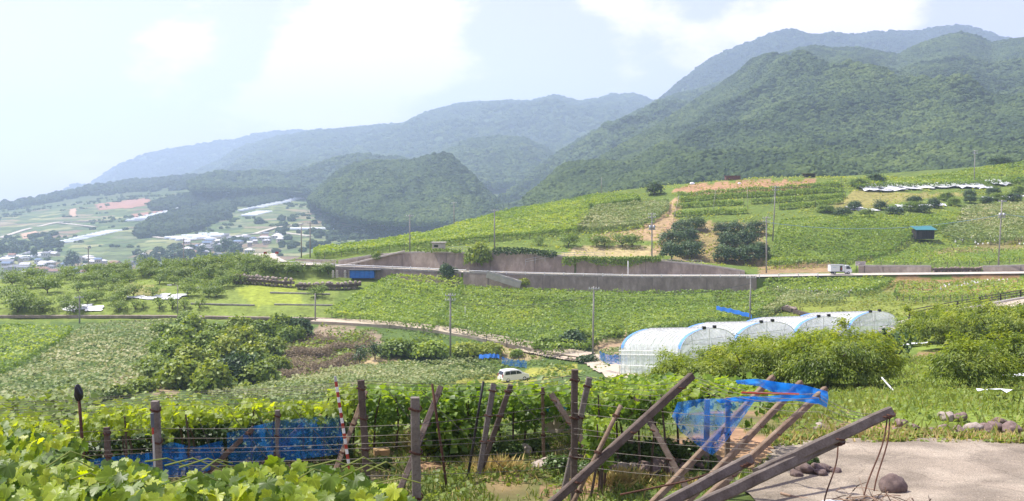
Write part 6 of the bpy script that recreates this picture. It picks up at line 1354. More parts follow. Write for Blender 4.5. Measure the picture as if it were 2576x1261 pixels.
cover('hill_weeds', 'patchy grass and weeds between the vine roofs on the hill', [tuple(G(1000, 232))[:2], tuple(G(2700, 222))[:2], tuple(G(2700, 368))[:2], tuple(G(1500, 330))[:2]], 26000, .55, T_DIAM, BUSHM, hmax=.5, clump=.9, cs=.15, tb=.6)
cover('field_grass', 'long grass of the mown field and terraces on the right', [tuple(G(1920, 150))[:2], tuple(G(2700, 134))[:2], tuple(G(2700, 206))[:2], tuple(G(1950, 208))[:2]], 26000, .42, T_DIAM, GRASSM, hmax=.15, clump=.8, cs=.2, tb=.55)
EDGEP = [tuple(p)[:2] for p in wpoly([(1940, 1130), (2060, 1121), (2350, 1117), (2720, 1126), (2720, 1100), (2350, 1094), (2060, 1098), (1935, 1102)])]
cover('verge_weeds', 'ragged weeds and dry stems creeping over the edge of the near road', EDGEP, 5200, .11, T_DIAM, WEEDM, hmax=.16, clump=1.3, tb=.4)
cover('verge_straw', 'dry straw along the edge of the near road', EDGEP, 2600, .2, T_GRASS, STRAW, hmax=.04, clump=1.2)
cover('terrace_weeds', 'green weeds along the rim of the near terrace behind the left vine row', [(-26, 21.5), (-3, 22.5), (4, 25), (4, 31), (-3, 31), (-26, 31)], 12000, .22, T_DIAM, WEEDM, hmax=.5, clump=.5, tb=.3)
# near concrete road
def near_road():
    xs = np.linspace(4.5, 16, 70); ys = np.linspace(9.5, 25, 80); X, Y = np.meshgrid(xs, ys); z = H(X.ravel(), Y.ravel()) + .05; n = len(xs)
    jx = fbm(X.ravel() * 1.3, Y.ravel() * 1.3, 5, 2) * .12; V = np.stack([X.ravel() + jx, Y.ravel() + jx, z], -1)
    ctr = lambda i: (V[i, 0] + V[i + n + 1, 0]) / 2
    idx = np.array([j * n + i for j in range(len(ys) - 1) for i in range(n - 1)]); cx = (V[idx, 0] + V[idx + n + 1, 0]) / 2; cy = (V[idx, 1] + V[idx + n + 1, 1]) / 2
    idx = idx[in_poly(cx, cy, ROADP)]
    m, nt, N, L, out = mat_base('old_concrete'); b = N('ShaderNodeBsdfPrincipled'); L(b.outputs[0], out.inputs[0]); b.inputs['Roughness'].default_value = .92; b.inputs['Specular IOR Level'].default_value = .2
    tc = N('ShaderNodeTexCoord'); n1 = N('ShaderNodeTexNoise'); n1.inputs['Scale'].default_value = .55; n1.inputs['Detail'].default_value = 9; n1.inputs['Roughness'].default_value = .68; L(tc.outputs['Object'], n1.inputs['Vector'])
    cr = N('ShaderNodeValToRGB'); L(n1.outputs['Fac'], cr.inputs[0]); e = cr.color_ramp.elements; e[0].position = .3; e[0].color = (.22, .185, .14, 1); e[1].position = .68; e[1].color = (.36, .31, .24, 1); q = e.new(.5); q.color = (.285, .24, .185, 1)
    n2 = N('ShaderNodeTexNoise'); n2.inputs['Scale'].default_value = 38; n2.inputs['Detail'].default_value = 3; L(tc.outputs['Object'], n2.inputs['Vector']); mr = N('ShaderNodeMapRange'); L(n2.outputs['Fac'], mr.inputs[0]); mr.inputs[1].default_value = .3; mr.inputs[2].default_value = .7; mr.inputs[3].default_value = .55; mr.inputs[4].default_value = 1.4
    mx = N('ShaderNodeMix', data_type='RGBA', blend_type='MULTIPLY'); mx.inputs['Factor'].default_value = 1; L(cr.outputs[0], mx.inputs[6]); L(mr.outputs[0], mx.inputs[7]); L(mx.outputs[2], b.inputs['Base Color'])
    bp = N('ShaderNodeBump'); bp.inputs['Strength'].default_value = .35; bp.inputs['Distance'].default_value = .01; L(n2.outputs['Fac'], bp.inputs['Height']); L(bp.outputs[0], b.inputs['Normal'])
    vo = N('ShaderNodeTexVoronoi', feature='DISTANCE_TO_EDGE'); vo.inputs['Scale'].default_value = .33; wn = N('ShaderNodeTexNoise'); wn.inputs['Scale'].default_value = 1.7; wn.inputs['Detail'].default_value = 5; L(tc.outputs['Object'], wn.inputs['Vector'])
    va = N('ShaderNodeVectorMath', operation='MULTIPLY_ADD'); L(wn.outputs['Color'], va.inputs[0]); va.inputs[1].default_value = (.9, .9, .9); L(tc.outputs['Object'], va.inputs[2]); L(va.outputs[0], vo.inputs['Vector'])
    ck = N('ShaderNodeMapRange'); L(vo.outputs['Distance'], ck.inputs[0]); ck.inputs[1].default_value = .004; ck.inputs[2].default_value = .016; ck.inputs[3].default_value = .8; ck.inputs[4].default_value = 1.0
    st_ = N('ShaderNodeTexNoise'); st_.inputs['Scale'].default_value = .9; st_.inputs['Detail'].default_value = 6; L(tc.outputs['Object'], st_.inputs['Vector']); sm_ = N('ShaderNodeMapRange'); L(st_.outputs['Fac'], sm_.inputs[0]); sm_.inputs[1].default_value = .40; sm_.inputs[2].default_value = .60; sm_.inputs[3].default_value = .72; sm_.inputs[4].default_value = 1.06
    mp_ = N('ShaderNodeMath', operation='MULTIPLY'); L(ck.outputs[0], mp_.inputs[0]); L(sm_.outputs[0], mp_.inputs[1])
    m3 = N('ShaderNodeMix', data_type='RGBA', blend_type='MULTIPLY'); m3.inputs['Factor'].default_value = 1; L(mx.outputs[2], m3.inputs[6]); L(mp_.outputs[0], m3.inputs[7]); L(m3.outputs[2], b.inputs['Base Color'])
    obj('near_road', npmesh('near_road', V, [np.stack([idx, idx + 1, idx + n + 1, idx + n], -1)], smooth=True), m, kind='structure')
near_road()
def pebbles():
    x, y = scatter(ROADP, 1500); ex = fbm(x * .8, y * .8, 171, 3); k = RNG.uniform(0, 1, len(x)) < np.clip(.25 + ex, 0.05, 1); x, y = x[k], y[k]; P = np.stack([x, y, H(x, y) + .055], -1); V0_ = np.array([(1, 0, 0), (-.5, .87, 0), (-.5, -.87, 0), (0, 0, .9), (0, 0, -.5)], float); s = RNG.uniform(.006, .022, len(x))[:, None, None]; th = RNG.uniform(0, 6.28, len(x)); c, sn = np.cos(th)[:, None], np.sin(th)[:, None]
    X = V0_[None, :, 0] * c - V0_[None, :, 1] * sn; Yy = V0_[None, :, 0] * sn + V0_[None, :, 1] * c; V = P[:, None, :] + s * np.stack([X, Yy, np.broadcast_to(V0_[None, :, 2], X.shape)], -1)
    f = np.array([(0, 1, 3), (1, 2, 3), (2, 0, 3)]); F = (f[None] + (np.arange(len(x)) * 5)[:, None, None]).reshape(-1, 3); obj('pebbles', npmesh('pebbles', V.reshape(-1, 3), [F]), ROCKG2, kind='stuff', label='loose grit and pebbles on the near concrete road', cat='gravel')
ROCKG2 = mat_plain('grit', (0.45, 0.38, 0.3), (0.2, 0.16, 0.13), scale=30); pebbles()
# rocks
ROCKS_L = [rock_mesh(20 + i, 3, .42, .72) for i in range(6)]
ROCKM = mat_plain('brown_boulder', (0.23, 0.165, 0.145), (0.12, 0.085, 0.075), scale=2.2, rough=.9, bump=.5, bscale=12, c3=(0.42, 0.36, 0.30)); ROCKG = mat_plain('grey_boulder', (0.42, 0.36, 0.31), (0.25, 0.20, 0.17), scale=2.5, rough=.9, bump=.5, bscale=12)
ROCKD = mat_plain('dark_boulder', (0.17, 0.125, 0.11), (0.09, 0.065, 0.06), scale=2.5, rough=.9, bump=.5, bscale=12)
def rock(u, v, w, lab, mat=ROCKM, group=None, hz=.8, y0=9):
    p = hit(u, v, 0, y0); s = w / 2472 * p.y / 2; p.z += s * hz * .7
    o = obj('boulder', random.choice(ROCKS_L), mat, None, p, label=lab, cat='rock', group=group); o.scale = (s * 1.05, s * .9, s * hz * 1.2); o.rotation_euler = (random.uniform(-.3, .3), random.uniform(-.3, .3), random.uniform(0, 6.3)); return o
for u, v, w, lab in [(2270, 1075, 36, None), (2300, 1085, 32, None), (2255, 1090, 26, None), (2340, 1092, 26, None)]: rock(u, v, w, 'brown boulder half hidden in weeds beyond the raised beam end', ROCKM, 'boulders beyond the beam end')
for u, v, w, lab in [(2382, 1058, 40, 'grey boulder left of its pair above the road verge'), (2412, 1060, 36, 'dark boulder right of its pair above the road verge'), (2378, 1092, 36, 'leftmost boulder of the long row at the road verge'), (2415, 1098, 40, 'upright rounded boulder in the row at the road verge'), (2450, 1088, 44, 'flat pale boulder in the row at the road verge'), (2478, 1090, 40, 'brown boulder in the middle of the row at the road verge'), (2505, 1088, 46, 'dark boulder near the right end of the verge row'), (2515, 1072, 34, 'boulder resting behind the right end of the verge row'), (2550, 1096, 50, 'largest boulder at the right end of the verge row'), (2060, 1082, 30, 'grey boulder left of the beam in the weeds')]: rock(u, v, w, lab, ROCKM if 'grey' not in lab and 'pale' not in lab else ROCKG)
for u, v, w, lab in [(1567, 1185, 34, 'small round pale stone left in the central rock pile'), (1600, 1185, 38, 'upright white-grey stone in the central rock pile'), (1632, 1192, 52, 'big brown domed stone in the central rock pile'), (1655, 1175, 46, 'angular stone behind the big brown one in the pile'), (1540, 1188, 30, 'low stone at the left end of the central rock pile'), (1690, 1190, 40, 'low stone right of the big brown one in the pile'), (1725, 1185, 36, 'stone beside the dark shrub right of the rock pile'), (1800, 1170, 42, 'reddish stone under the blue net'), (1840, 1175, 30, 'small stone beside the upright wooden post'), (1575, 1195, 26, 'tiny stone in front of the central rock pile'), (1710, 1170, 30, 'stone at the back of the central rock pile'), (1365, 1178, 64, 'flat pale boulder lying in the grass between the posts'), (1320, 1143, 42, 'grey boulder under the left vines beside the shrub'), (1765, 1178, 30, 'stone between the dark shrub and the post'), (1460, 1155, 20, 'small stone beside the tall upright post')]:
    rock(u, v, w, lab, ROCKG if ('pale' in lab or 'grey' in lab or 'white' in lab) else ROCKM, hz=.75 if 'flat' not in lab else .45)
for u, v, w, lab in [(2022, 1195, 50, 'dark angular rock left in the group on the concrete road'), (2052, 1192, 46, 'brown rock in the middle of the group on the concrete road'), (2078, 1190, 40, 'rock right in the group on the concrete road'), (2062, 1200, 34, 'orange brown small rock in front of the group on the road'), (2100, 1192, 28, 'small rock at the right end of the group on the road'), (2005, 1203, 36, 'low rock at the left end of the group on the road'), (2247, 1243, 62, 'round dark boulder beside the brushwood heap')]: rock(u, v, w, lab, ROCKD, hz=.95 if 'round' in lab else .75)
flat_sheet('silver_sheet', 'crumpled silver sheet under the single peach tree', 2520, 1016, 1.25, 1.3, 24, lift=.15, zo=.3); flat_sheet('silver_sheet', 'silver sheet cut by the right edge above the other', 2572, 968, 1.6, 1.6, 24, lift=.15, zo=.3)
flat_sheet('silver_sheet', 'small white sheet beside the earth patch between peach groups', 2300, 872, 1.8, 1.0, 30, lift=.2)
# ------------------------------------------------------------------ near trellis: posts, braces, beams
def mat_post(name, c1, c2, c3):
    m, nt, N, L, out = mat_base(name); b = N('ShaderNodeBsdfPrincipled'); L(b.outputs[0], out.inputs[0]); b.inputs['Roughness'].default_value = .93; b.inputs['Specular IOR Level'].default_value = .2
    tc = N('ShaderNodeTexCoord'); n1 = N('ShaderNodeTexNoise'); n1.inputs['Scale'].default_value = 3.5; n1.inputs['Detail'].default_value = 9; n1.inputs['Roughness'].default_value = .72; L(tc.outputs['Object'], n1.inputs['Vector'])
    cr = N('ShaderNodeValToRGB'); L(n1.outputs['Fac'], cr.inputs[0]); e = cr.color_ramp.elements; e[0].position = .32; e[0].color = (*c1, 1); e[1].position = .7; e[1].color = (*c3, 1); q = e.new(.5); q.color = (*c2, 1)
    n2 = N('ShaderNodeTexNoise'); n2.inputs['Scale'].default_value = 45; n2.inputs['Detail'].default_value = 4; L(tc.outputs['Object'], n2.inputs['Vector']); bp = N('ShaderNodeBump'); bp.inputs['Strength'].default_value = .5; bp.inputs['Distance'].default_value = .01; L(n2.outputs['Fac'], bp.inputs['Height']); L(bp.outputs[0], b.inputs['Normal'])
    mx = N('ShaderNodeMix', data_type='RGBA', blend_type='MULTIPLY'); mx.inputs['Factor'].default_value = .6; L(cr.outputs[0], mx.inputs[6]); L(n2.outputs['Fac'], mx.inputs[7]); L(mx.outputs[2], b.inputs['Base Color']); return m
CPOST = mat_post('grey_concrete_post', (.15, .13, .11), (.25, .22, .19), (.35, .315, .275)); BPOST = mat_post('brown_concrete_post', (.085, .065, .052), (.145, .112, .09), (.215, .175, .145)); WPOST = mat_post('weathered_wood', (.17, .115, .075), (.28, .20, .135), (.40, .31, .22)); BEAMM = mat_post('concrete_beam_shade_mix', (.12, .098, .08), (.21, .178, .15), (.31, .27, .232)); IRON = mat_post('rusty_iron', (.07, .04, .03), (.13, .065, .045), (.20, .10, .065)); BLACKP = mat_plain('black_pipe', (.03, .028, .026), rough=.6); WIREM = mat_plain('old_wire', (.13, .115, .10), (.08, .07, .06), scale=20, rough=.6, metal=.4)  # BEAMM colour mixes the beams' sunlit top tone with their shaded side
def to_ground(a, b, extra=.25):
    """extend the axis a->b downwards until it stands in the ground"""
    a, b = Vector(a), Vector(b); d = (b - a).normalized(); p = b.copy()
    if d.z > -.05: return b
    for _ in range(200):
        if p.z < h1(p.x, p.y) - extra: break
        p = p + d * .05
    return p
def ties(m, a, b, w, ts):
    for t in ts:
        c = a.lerp(b, t); d = (b - a).normalized()
        for k in range(3): q = c + d * (k * .012); m.tube([q + Vector((math.cos(x) * w * .78, math.sin(x) * w * .78, .02 * math.sin(x * 2))) for x in np.linspace(0, 6.28, 9)], .006, 4)
    return m
def post(lab, u0, v0, u1, v1, Y0, Y1, w, mat=None, ground=True, kind='concrete_post', round_=False, tt=(.06, .3, .55), taper=1.0, cat='post', d=None, roll=0):
    a, b = at(u0, v0, Y0), at(u1, v1, Y1)
    if ground: b = to_ground(a, b)
    r = thing(kind, lab, cat, b)
    m = MB()
    if round_: m.tube([b, a.lerp(b, .6) + Vector((random.uniform(-.01, .01), 0, 0)), a.lerp(b, .3), a], [w * .5, w * .5, w * .48, w * .46], 8)
    else: m.beam(b, a, w, d, taper=taper, roll=roll)
    m.build('shaft', mat or CPOST, r, smooth=round_)
    if tt: ties(MB(), a, b, w, tt).build('wire_tie', IRON, r)
    return a, b, r
PO = {}
for key, args, kw in [
 ('p390', ('grey concrete post left in front of the blue nets', 390, 1009, 399, 1205, 16.5, 16.5, .125), {}), ('p910', ('dark grey concrete post right of the striped pole', 908, 957, 925, 1235, 19, 19, .125), {'mat': BPOST}), ('p1045', ('pale grey concrete post in front of the light green shrub', 1044, 1000, 1048, 1261, 14, 14, .125), {}),
 ('p1445', ('tallest upright concrete post in the middle of the near trellis', 1446, 930, 1443, 1261, 17, 17, .115), {'mat': BPOST}), ('p1477', ('leaning brace post just right of the tallest post', 1483, 950, 1447, 1110, 18.6, 18.6, .11), {}), ('p1243', ('concrete post left of a leaning pair behind the straw tuft', 1242, 965, 1213, 1143, 20.5, 20.2, .12), {}), ('p1287', ('leaning brace right of the concrete pair behind the straw tuft', 1285, 968, 1224, 1143, 20.2, 20.2, .11), {'mat': BPOST}),
 ('p1110', ('leaning brown brace behind the rusty thin pole', 1108, 975, 1030, 1172, 20, 18.5, .12), {'mat': BPOST}), ('p920', ('brown wooden brace between striped pole and dark post', 920, 985, 856, 1153, 20.5, 19.5, .10), {'mat': WPOST, 'kind': 'wooden_brace'}), ('p1387', ('brown brace leaning right below the tallest post', 1387, 992, 1465, 1110, 21, 20.4, .12), {'mat': BPOST}), ('p1605', ('dark brace leaning right inside the right vines', 1600, 998, 1687, 1156, 20, 18.8, .12), {'mat': BPOST}),
 ('p1742', ('thick brown beam slanting from the right vines to the rock pile', 1740, 946, 1500, 1165, 16.5, 15.2, .125), {'mat': BPOST}), ('p1563', ('thin wooden pole with dark cap slanting past the tallest post', 1562, 1020, 1445, 1258, 15.5, 15.0, .075), {'mat': WPOST, 'kind': 'wooden_pole', 'round_': True}), ('p1366', ('thin wooden upright left of the beige tarpaulin', 1365, 975, 1367, 1112, 21.5, 21.5, .07), {'mat': WPOST, 'kind': 'wooden_pole'}),
 ('pa', ('long wooden pole carrying the blue net, left of its pair', 2014, 963, 1840, 1145, 19.5, 17.5, .11), {'mat': WPOST, 'kind': 'wooden_pole'}), ('pb', ('long wooden pole carrying the blue net, right of its pair', 2076, 979, 1886, 1153, 18.5, 16.8, .11), {'mat': WPOST, 'kind': 'wooden_pole'}), ('pc', ('wooden pole behind the blue net with its top above the rolled edge', 1944, 949, 1790, 1110, 20.5, 18.5, .11), {'mat': WPOST, 'kind': 'wooden_pole'}),
 ('pv', ('upright wooden post behind the hanging blue net', 1832, 1000, 1829, 1165, 18, 18, .09), {'mat': WPOST, 'kind': 'wooden_pole'}), ('p700', ('slim grey post behind the right blue net panel', 698, 1032, 700, 1150, 19.6, 19.6, .09), {}), ('p265', ('slim post under the left vine row', 268, 1075, 276, 1200, 17.5, 17.5, .09), {'mat': BPOST}), ('pk1', ('slanting dark brace behind the left blue net', 640, 1075, 530, 1180, 19.4, 19.0, .10), {'mat': BPOST}), ('pk2', ('second slanting dark brace behind the left blue net', 760, 1070, 650, 1180, 20, 19.4, .10), {'mat': BPOST})]:
    PO[key] = post(*args, **kw)
post('thin rusty pole leaning left in front of the light green shrub', 1087, 966, 1114, 1160, 18.8, 18.8, .05, IRON, kind='iron_pole', round_=True, tt=()); post('thin black pole left of the leaning concrete pair', 1216, 960, 1186, 1142, 19.8, 19.8, .055, BLACKP, kind='iron_pole', round_=True, tt=())
# fallen beams at the right, resting with raised ends
post('big concrete beam with raised wired end above the road', 2238, 1037, 1905, 1192, 12.6, 11.6, .138, BEAMM, False, 'concrete_beam', d=.15, tt=(.02, .05, .42), roll=.3); post('long concrete beam lapped below the raised one', 2112, 1106, 1740, 1282, 12.3, 10.9, .136, BEAMM, False, 'concrete_beam', d=.14, tt=(.02, .04), roll=.3); post('shorter concrete beam left of the lapped pair', 1884, 1156, 1650, 1282, 12.0, 11.0, .128, BEAMM, False, 'concrete_beam', d=.14, tt=(.03, .06, .09), roll=.3)
# striped pole
a, b = at(845, 960, 18), at(877, 1165, 18); b = to_ground(a, b); r = thing('striped_pole', 'thin red and white striped pole beside the blue net', 'pole', b); n = 26
for k in range(n):
    p, q = b.lerp(a, k / n), b.lerp(a, (k + 1) / n); MB().tube([p, q], .028, 8).build('stripe', RED if k % 2 else WHITE, r)
MB().tube([a, a + (a - b).normalized() * .1], [.03, .02], 6).build('cap', STEEL, r)
# black bag on a thin pole
a, b, r = post('thin dark pole at the left carrying the black bag', 198, 990, 209, 1140, 17.2, 17.2, .06, IRON, kind='iron_pole', round_=True, tt=())
o = obj('plastic_bag', rock_mesh(90, 3, .5, 1.0), mat_plain('black_plastic', (.012, .012, .013), rough=.35), None, at(196, 990, 17.15), label='black plastic bag tied over the top of the thin dark pole', cat='bag'); o.scale = (.07, .07, .15)
# pipe and tape tied to the left post
a = at(382, 1040, 16.3); b = at(392, 1215, 16.3); r = thing('marker_pipe', 'white and red plastic pipe tied to the left concrete post', 'pipe', b); MB().tube([a.lerp(b, .3), b], .016, 6).build('pipe', mat_plain('dull_pipe', (.45, .47, .45)), r); MB().tube([a, a.lerp(b, .2)], .03, 6).build('sleeve', mat_plain('grey_sleeve', (.12, .14, .16)), r); MB().tube([a.lerp(b, .2), a.lerp(b, .3)], .018, 6).build('red_tape', RED, r)
# wires: strung from post to post
def wire(P, label, r=.0042, sag=.03, group='trellis wires', mat=WIREM):
    Q = []
    for a, b in zip(P[:-1], P[1:]):
        n = 6
        for k in range(n): t = k / n; Q.append(a.lerp(b, t) - Vector((0, 0, sag * 4 * t * (1 - t))) + Vector((0, 0, random.uniform(-.006, .006))))
    Q.append(P[-1]); return MB().tube(Q, r, 4).build('trellis_wire', mat, label=label, cat='wire', loc=P[0], group=group)
for k, (va, vb, vc, vd) in enumerate([(1092, 1078, 1068, 1012), (1118, 1102, 1092, 1040), (1136, 1128, 1110, 1078), (1152, 1138, 1122, 1092), (1178, 1160, 1150, 1128), (1196, 1170, 1162, 1150), (1210, 1196, 1194, 1172)]):
    wire([at(-120, va, 15.5), at(395, vb, 16.45), at(1046, vc, 13.93), at(1444, vd, 16.92), at(1900, vd + 40, 15)], ['topmost', 'second highest', 'third highest', 'middle', 'third lowest', 'second lowest', 'lowest'][k] + ' thin wire running across the near concrete posts')
for k, (va, vb) in enumerate([(1010, 957), (1024, 964), (1038, 975), (1048, 990), (1060, 1004), (1070, 1018), (1030, 968), (1016, 960)]):
    wire([at(-120, va + 6, 17 + k * .5), at(420, (va + vb) / 2 + 2, 18 + k * .4), at(908, vb, 18.95 + k * .3)] + ([at(1240, vb + 6, 20.3), at(1446, vb - 14, 18)] if k < 4 else []), 'thin wire along the top of the left vine row', sag=.05)
for k, (va, vb) in enumerate([(950, 1000), (958, 1018), (968, 1032), (985, 1040)]):
    wire([PO['p1742'][0] + Vector((0, 0, -.06 * k)), at(2060, va + 40 + k * 4, 15), at(2238, 1040 + k * 4, 12.6)], 'slack wire from the slanting beam to the raised beam end', sag=.12)
for k in range(4): wire([PO['p1445'][0] + Vector((0, 0, -.04 - .13 * k)), at(1600, 968 + k * 12, 17.5), PO['p1742'][0] + Vector((0, 0, -.02 - .1 * k))], 'wire from the tallest post to the slanting beam', sag=.06)
for (u0, v0, u1, v1, Y) in [(1060, 985, 1270, 1180, 19.5), (980, 985, 1080, 1110, 19), (1290, 985, 1430, 1130, 19.5), (580, 1035, 680, 1160, 18.6), (640, 1030, 700, 1120, 18.6), (500, 1050, 545, 1165, 18.4), (740, 1030, 860, 1150, 18.8)]: wire([at(u0, v0, Y), at((u0 + u1) / 2, (v0 + v1) / 2 + 4, Y), at(u1, v1, Y)], 'kinked slanting guy wire of the near trellis', sag=.02, r=.006)
for (u0, v0, u1, v1, lab) in [(2232, 1052, 2180, 1245, 'left of two long ties from the raised beam end'), (2238, 1050, 2205, 1235, 'right of two long ties from the raised beam end'), (2108, 1112, 2078, 1270, 'single rusty tie hanging from the lapped beam')]:
    a, b = at(u0, v0, 12.5), at(u1, v1, 11.8); Q = [a.lerp(b, t) + Vector((.03 * math.sin(t * 5), 0, 0)) for t in np.linspace(0, 1, 9)]; MB().tube(Q, .010, 5).build('tie_rope', IRON, label=lab, cat='rope', loc=a)
a, b = at(1890, 1158, 12), at(1560, 1245, 12); MB().tube([a, a.lerp(b, .5) - Vector((0, 0, .05)), b], .013, 5).build('tie_rope', IRON, label='rusty tie wire running left from the shorter beam', cat='rope', loc=a)
a, b = at(1865, 988, 17.8), at(2010, 992, 17.8); MB().tube([a, b], .02, 6).build('red_pipe', RED, label='thin red pipe lying level above the blue net', cat='pipe', loc=a)

# ------------------------------------------------------------------ near vines
NV = mat_leaf('near_vine_leaf', [(.05, .10, .018), (.105, .19, .026), (.19, .29, .035), (.32, .40, .05)], trans=.45, rough=.45)
NVY = mat_leaf('near_vine_leaf_young', [(.14, .21, .025), (.24, .32, .035), (.34, .41, .045), (.44, .46, .06)], trans=.5, rough=.45)
def vine_mass(label, boxes, size, n, mats, tb, stems=None, name='grapevine'):
    """boxes: (u0,v0,u1,v1,Yfront,Yback,weight) volumes of leaves seen as a hanging mass"""
    c = at((boxes[0][0] + boxes[0][2]) / 2, boxes[0][3], boxes[0][4]); root = thing(name, label, 'grapevine', c); W = sum(b[6] for b in boxes); P = []; sh = []
    for (u0, v0, u1, v1, Ya, Yb, w) in boxes:
        k = int(n * w / W); u = RNG.uniform(min(u0, u1), max(u0, u1), k); y = RNG.uniform(Ya, Yb, k)
        tt = RNG.beta(1.1, 1.5, k); den = vnoise(u * .03, tt * 3 + u * .01, 7)
        top = v0 + (vnoise(u * .025, u * 0, 17) - .5) * 24; v = top + (v1 - top) * tt * (.6 + .6 * vnoise(u * .04, u * 0, 23))
        kp = RNG.uniform(0, 1, k) < .35 + den; u, v, y, tt = u[kp], v[kp], y[kp], tt[kp]
        ym = (Ya + Yb) / 2; fr = -(v - V0) / F_PX; zf = (-math.sin(PITCH) + fr * math.cos(PITCH)) / (math.cos(PITCH) + fr * math.sin(PITCH))
        P.append(np.stack([(u - U0) / F_PX * y, y, zf * (.25 * Ya + .75 * y) + RNG.normal(0, .03, len(u))], -1)); sh.append(tt)
    P = np.concatenate(P) - np.array(c); sh = np.concatenate(sh)
    Nn = np.array([-.15, -.35, .75]) + RNG.normal(size=P.shape) * .55; T = np.array([0, -.3, -.9]) + RNG.normal(size=P.shape) * .6
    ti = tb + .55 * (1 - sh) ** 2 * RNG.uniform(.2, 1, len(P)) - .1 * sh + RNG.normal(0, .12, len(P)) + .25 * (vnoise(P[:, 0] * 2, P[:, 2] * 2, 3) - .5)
    obj('foliage', leafmesh('foliage', P, Nn, size * RNG.uniform(.65, 1.3, len(P)), T_GRAPE, ti, T), mats, root, kind='stuff')
    m = MB()
    for (u0, v0, u1, v1, Ya, Yb, w) in boxes:
        for k in range(4):
            u = random.uniform(u0, u1); y = random.uniform(Ya, Yb); p = at(u, v0 + 8, y); q = Vector((p.x + random.uniform(-.2, .2), p.y, h1(p.x, p.y)))
            MB().tube([p, p.lerp(q, .4) + Vector((random.uniform(-.1, .1), 0, 0)), q], [.015, .022, .03], 5).build('vine_trunk', BARK, root)
    return root
# row behind the left posts: bright shoots above, below them shade put into dark leaf colour
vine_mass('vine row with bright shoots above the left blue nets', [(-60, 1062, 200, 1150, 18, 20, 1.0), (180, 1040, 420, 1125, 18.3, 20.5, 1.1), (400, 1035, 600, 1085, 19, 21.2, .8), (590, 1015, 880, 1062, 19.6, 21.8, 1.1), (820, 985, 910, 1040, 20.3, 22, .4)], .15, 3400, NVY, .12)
vine_mass('dark vine wall with shade painted into its leaves behind the left blue nets', [(-60, 1085, 420, 1200, 20.5, 22, 1.6), (400, 1055, 880, 1190, 21, 22.5, 1.6)], .17, 5200, VINE_D, .15)
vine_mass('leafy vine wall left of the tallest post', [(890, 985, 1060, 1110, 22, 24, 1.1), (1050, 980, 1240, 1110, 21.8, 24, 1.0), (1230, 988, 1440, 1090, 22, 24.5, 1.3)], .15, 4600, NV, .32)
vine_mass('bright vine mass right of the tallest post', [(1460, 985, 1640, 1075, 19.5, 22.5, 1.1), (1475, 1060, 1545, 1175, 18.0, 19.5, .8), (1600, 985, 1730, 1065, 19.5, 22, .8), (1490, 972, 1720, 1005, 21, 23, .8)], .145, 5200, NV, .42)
vine_roof('near vine roof right of the tallest post under the peach trees', [(1480, 985), (1700, 1000), (1860, 1010), (1960, 1005), (1920, 965), (1800, 950), (1650, 948), (1560, 958), (1490, 968)], 1.5, NV, dens=95, leaf=.17, y0=17, front=[0, 1], hang=1.6, lump=.12, postgap=2.5)
vine_roof('vine roof top showing above the leafy wall left of the tallest post', [(890, 1005), (1240, 995), (1450, 992), (1440, 972), (1240, 972), (1000, 980), (900, 990)], 1.5, NV, dens=70, leaf=.16, y0=17, front=[], hang=1.0, lump=.1)
# nearest vine: every leaf of its own
LEAFM = mat_leaf('big_vine_leaf', [(.085, .145, .022), (.165, .25, .028), (.285, .375, .036), (.41, .47, .05)], trans=.5, rough=.42, instancer=True)
def veins(m):
    nt = m.node_tree; N, L = node_tools(nt); cr = [n for n in nt.nodes if n.type == 'VALTORGB'][0]; tgt = [l.to_socket for l in cr.outputs[0].links]
    tc = N('ShaderNodeTexCoord'); sx = N('ShaderNodeSeparateXYZ'); L(tc.outputs['Object'], sx.inputs[0]); an = N('ShaderNodeMath', operation='ARCTAN2'); L(sx.outputs[0], an.inputs[0]); L(sx.outputs[1], an.inputs[1])
    ml = N('ShaderNodeMath', operation='MULTIPLY'); L(an.outputs[0], ml.inputs[0]); ml.inputs[1].default_value = 3.6; sn = N('ShaderNodeMath', operation='SINE'); L(ml.outputs[0], sn.inputs[0]); ab = N('ShaderNodeMath', operation='ABSOLUTE'); L(sn.outputs[0], ab.inputs[0])
    mr = N('ShaderNodeMapRange'); L(ab.outputs[0], mr.inputs[0]); mr.inputs[1].default_value = .05; mr.inputs[2].default_value = .22; mr.inputs[3].default_value = 1.5; mr.inputs[4].default_value = 1.0
    no = N('ShaderNodeTexNoise'); no.inputs['Scale'].default_value = 3.0; no.inputs['Detail'].default_value = 4; L(tc.outputs['Object'], no.inputs['Vector']); m2 = N('ShaderNodeMapRange'); L(no.outputs['Fac'], m2.inputs[0]); m2.inputs[1].default_value = .3; m2.inputs[2].default_value = .7; m2.inputs[3].default_value = .78; m2.inputs[4].default_value = 1.15
    pr = N('ShaderNodeMath', operation='MULTIPLY'); L(mr.outputs[0], pr.inputs[0]); L(m2.outputs[0], pr.inputs[1]); mx = N('ShaderNodeMix', data_type='RGBA', blend_type='MULTIPLY'); mx.inputs['Factor'].default_value = 1; L(cr.outputs[0], mx.inputs[6]); L(pr.outputs[0], mx.inputs[7])
    for t in tgt: L(mx.outputs[2], t)
veins(LEAFM)
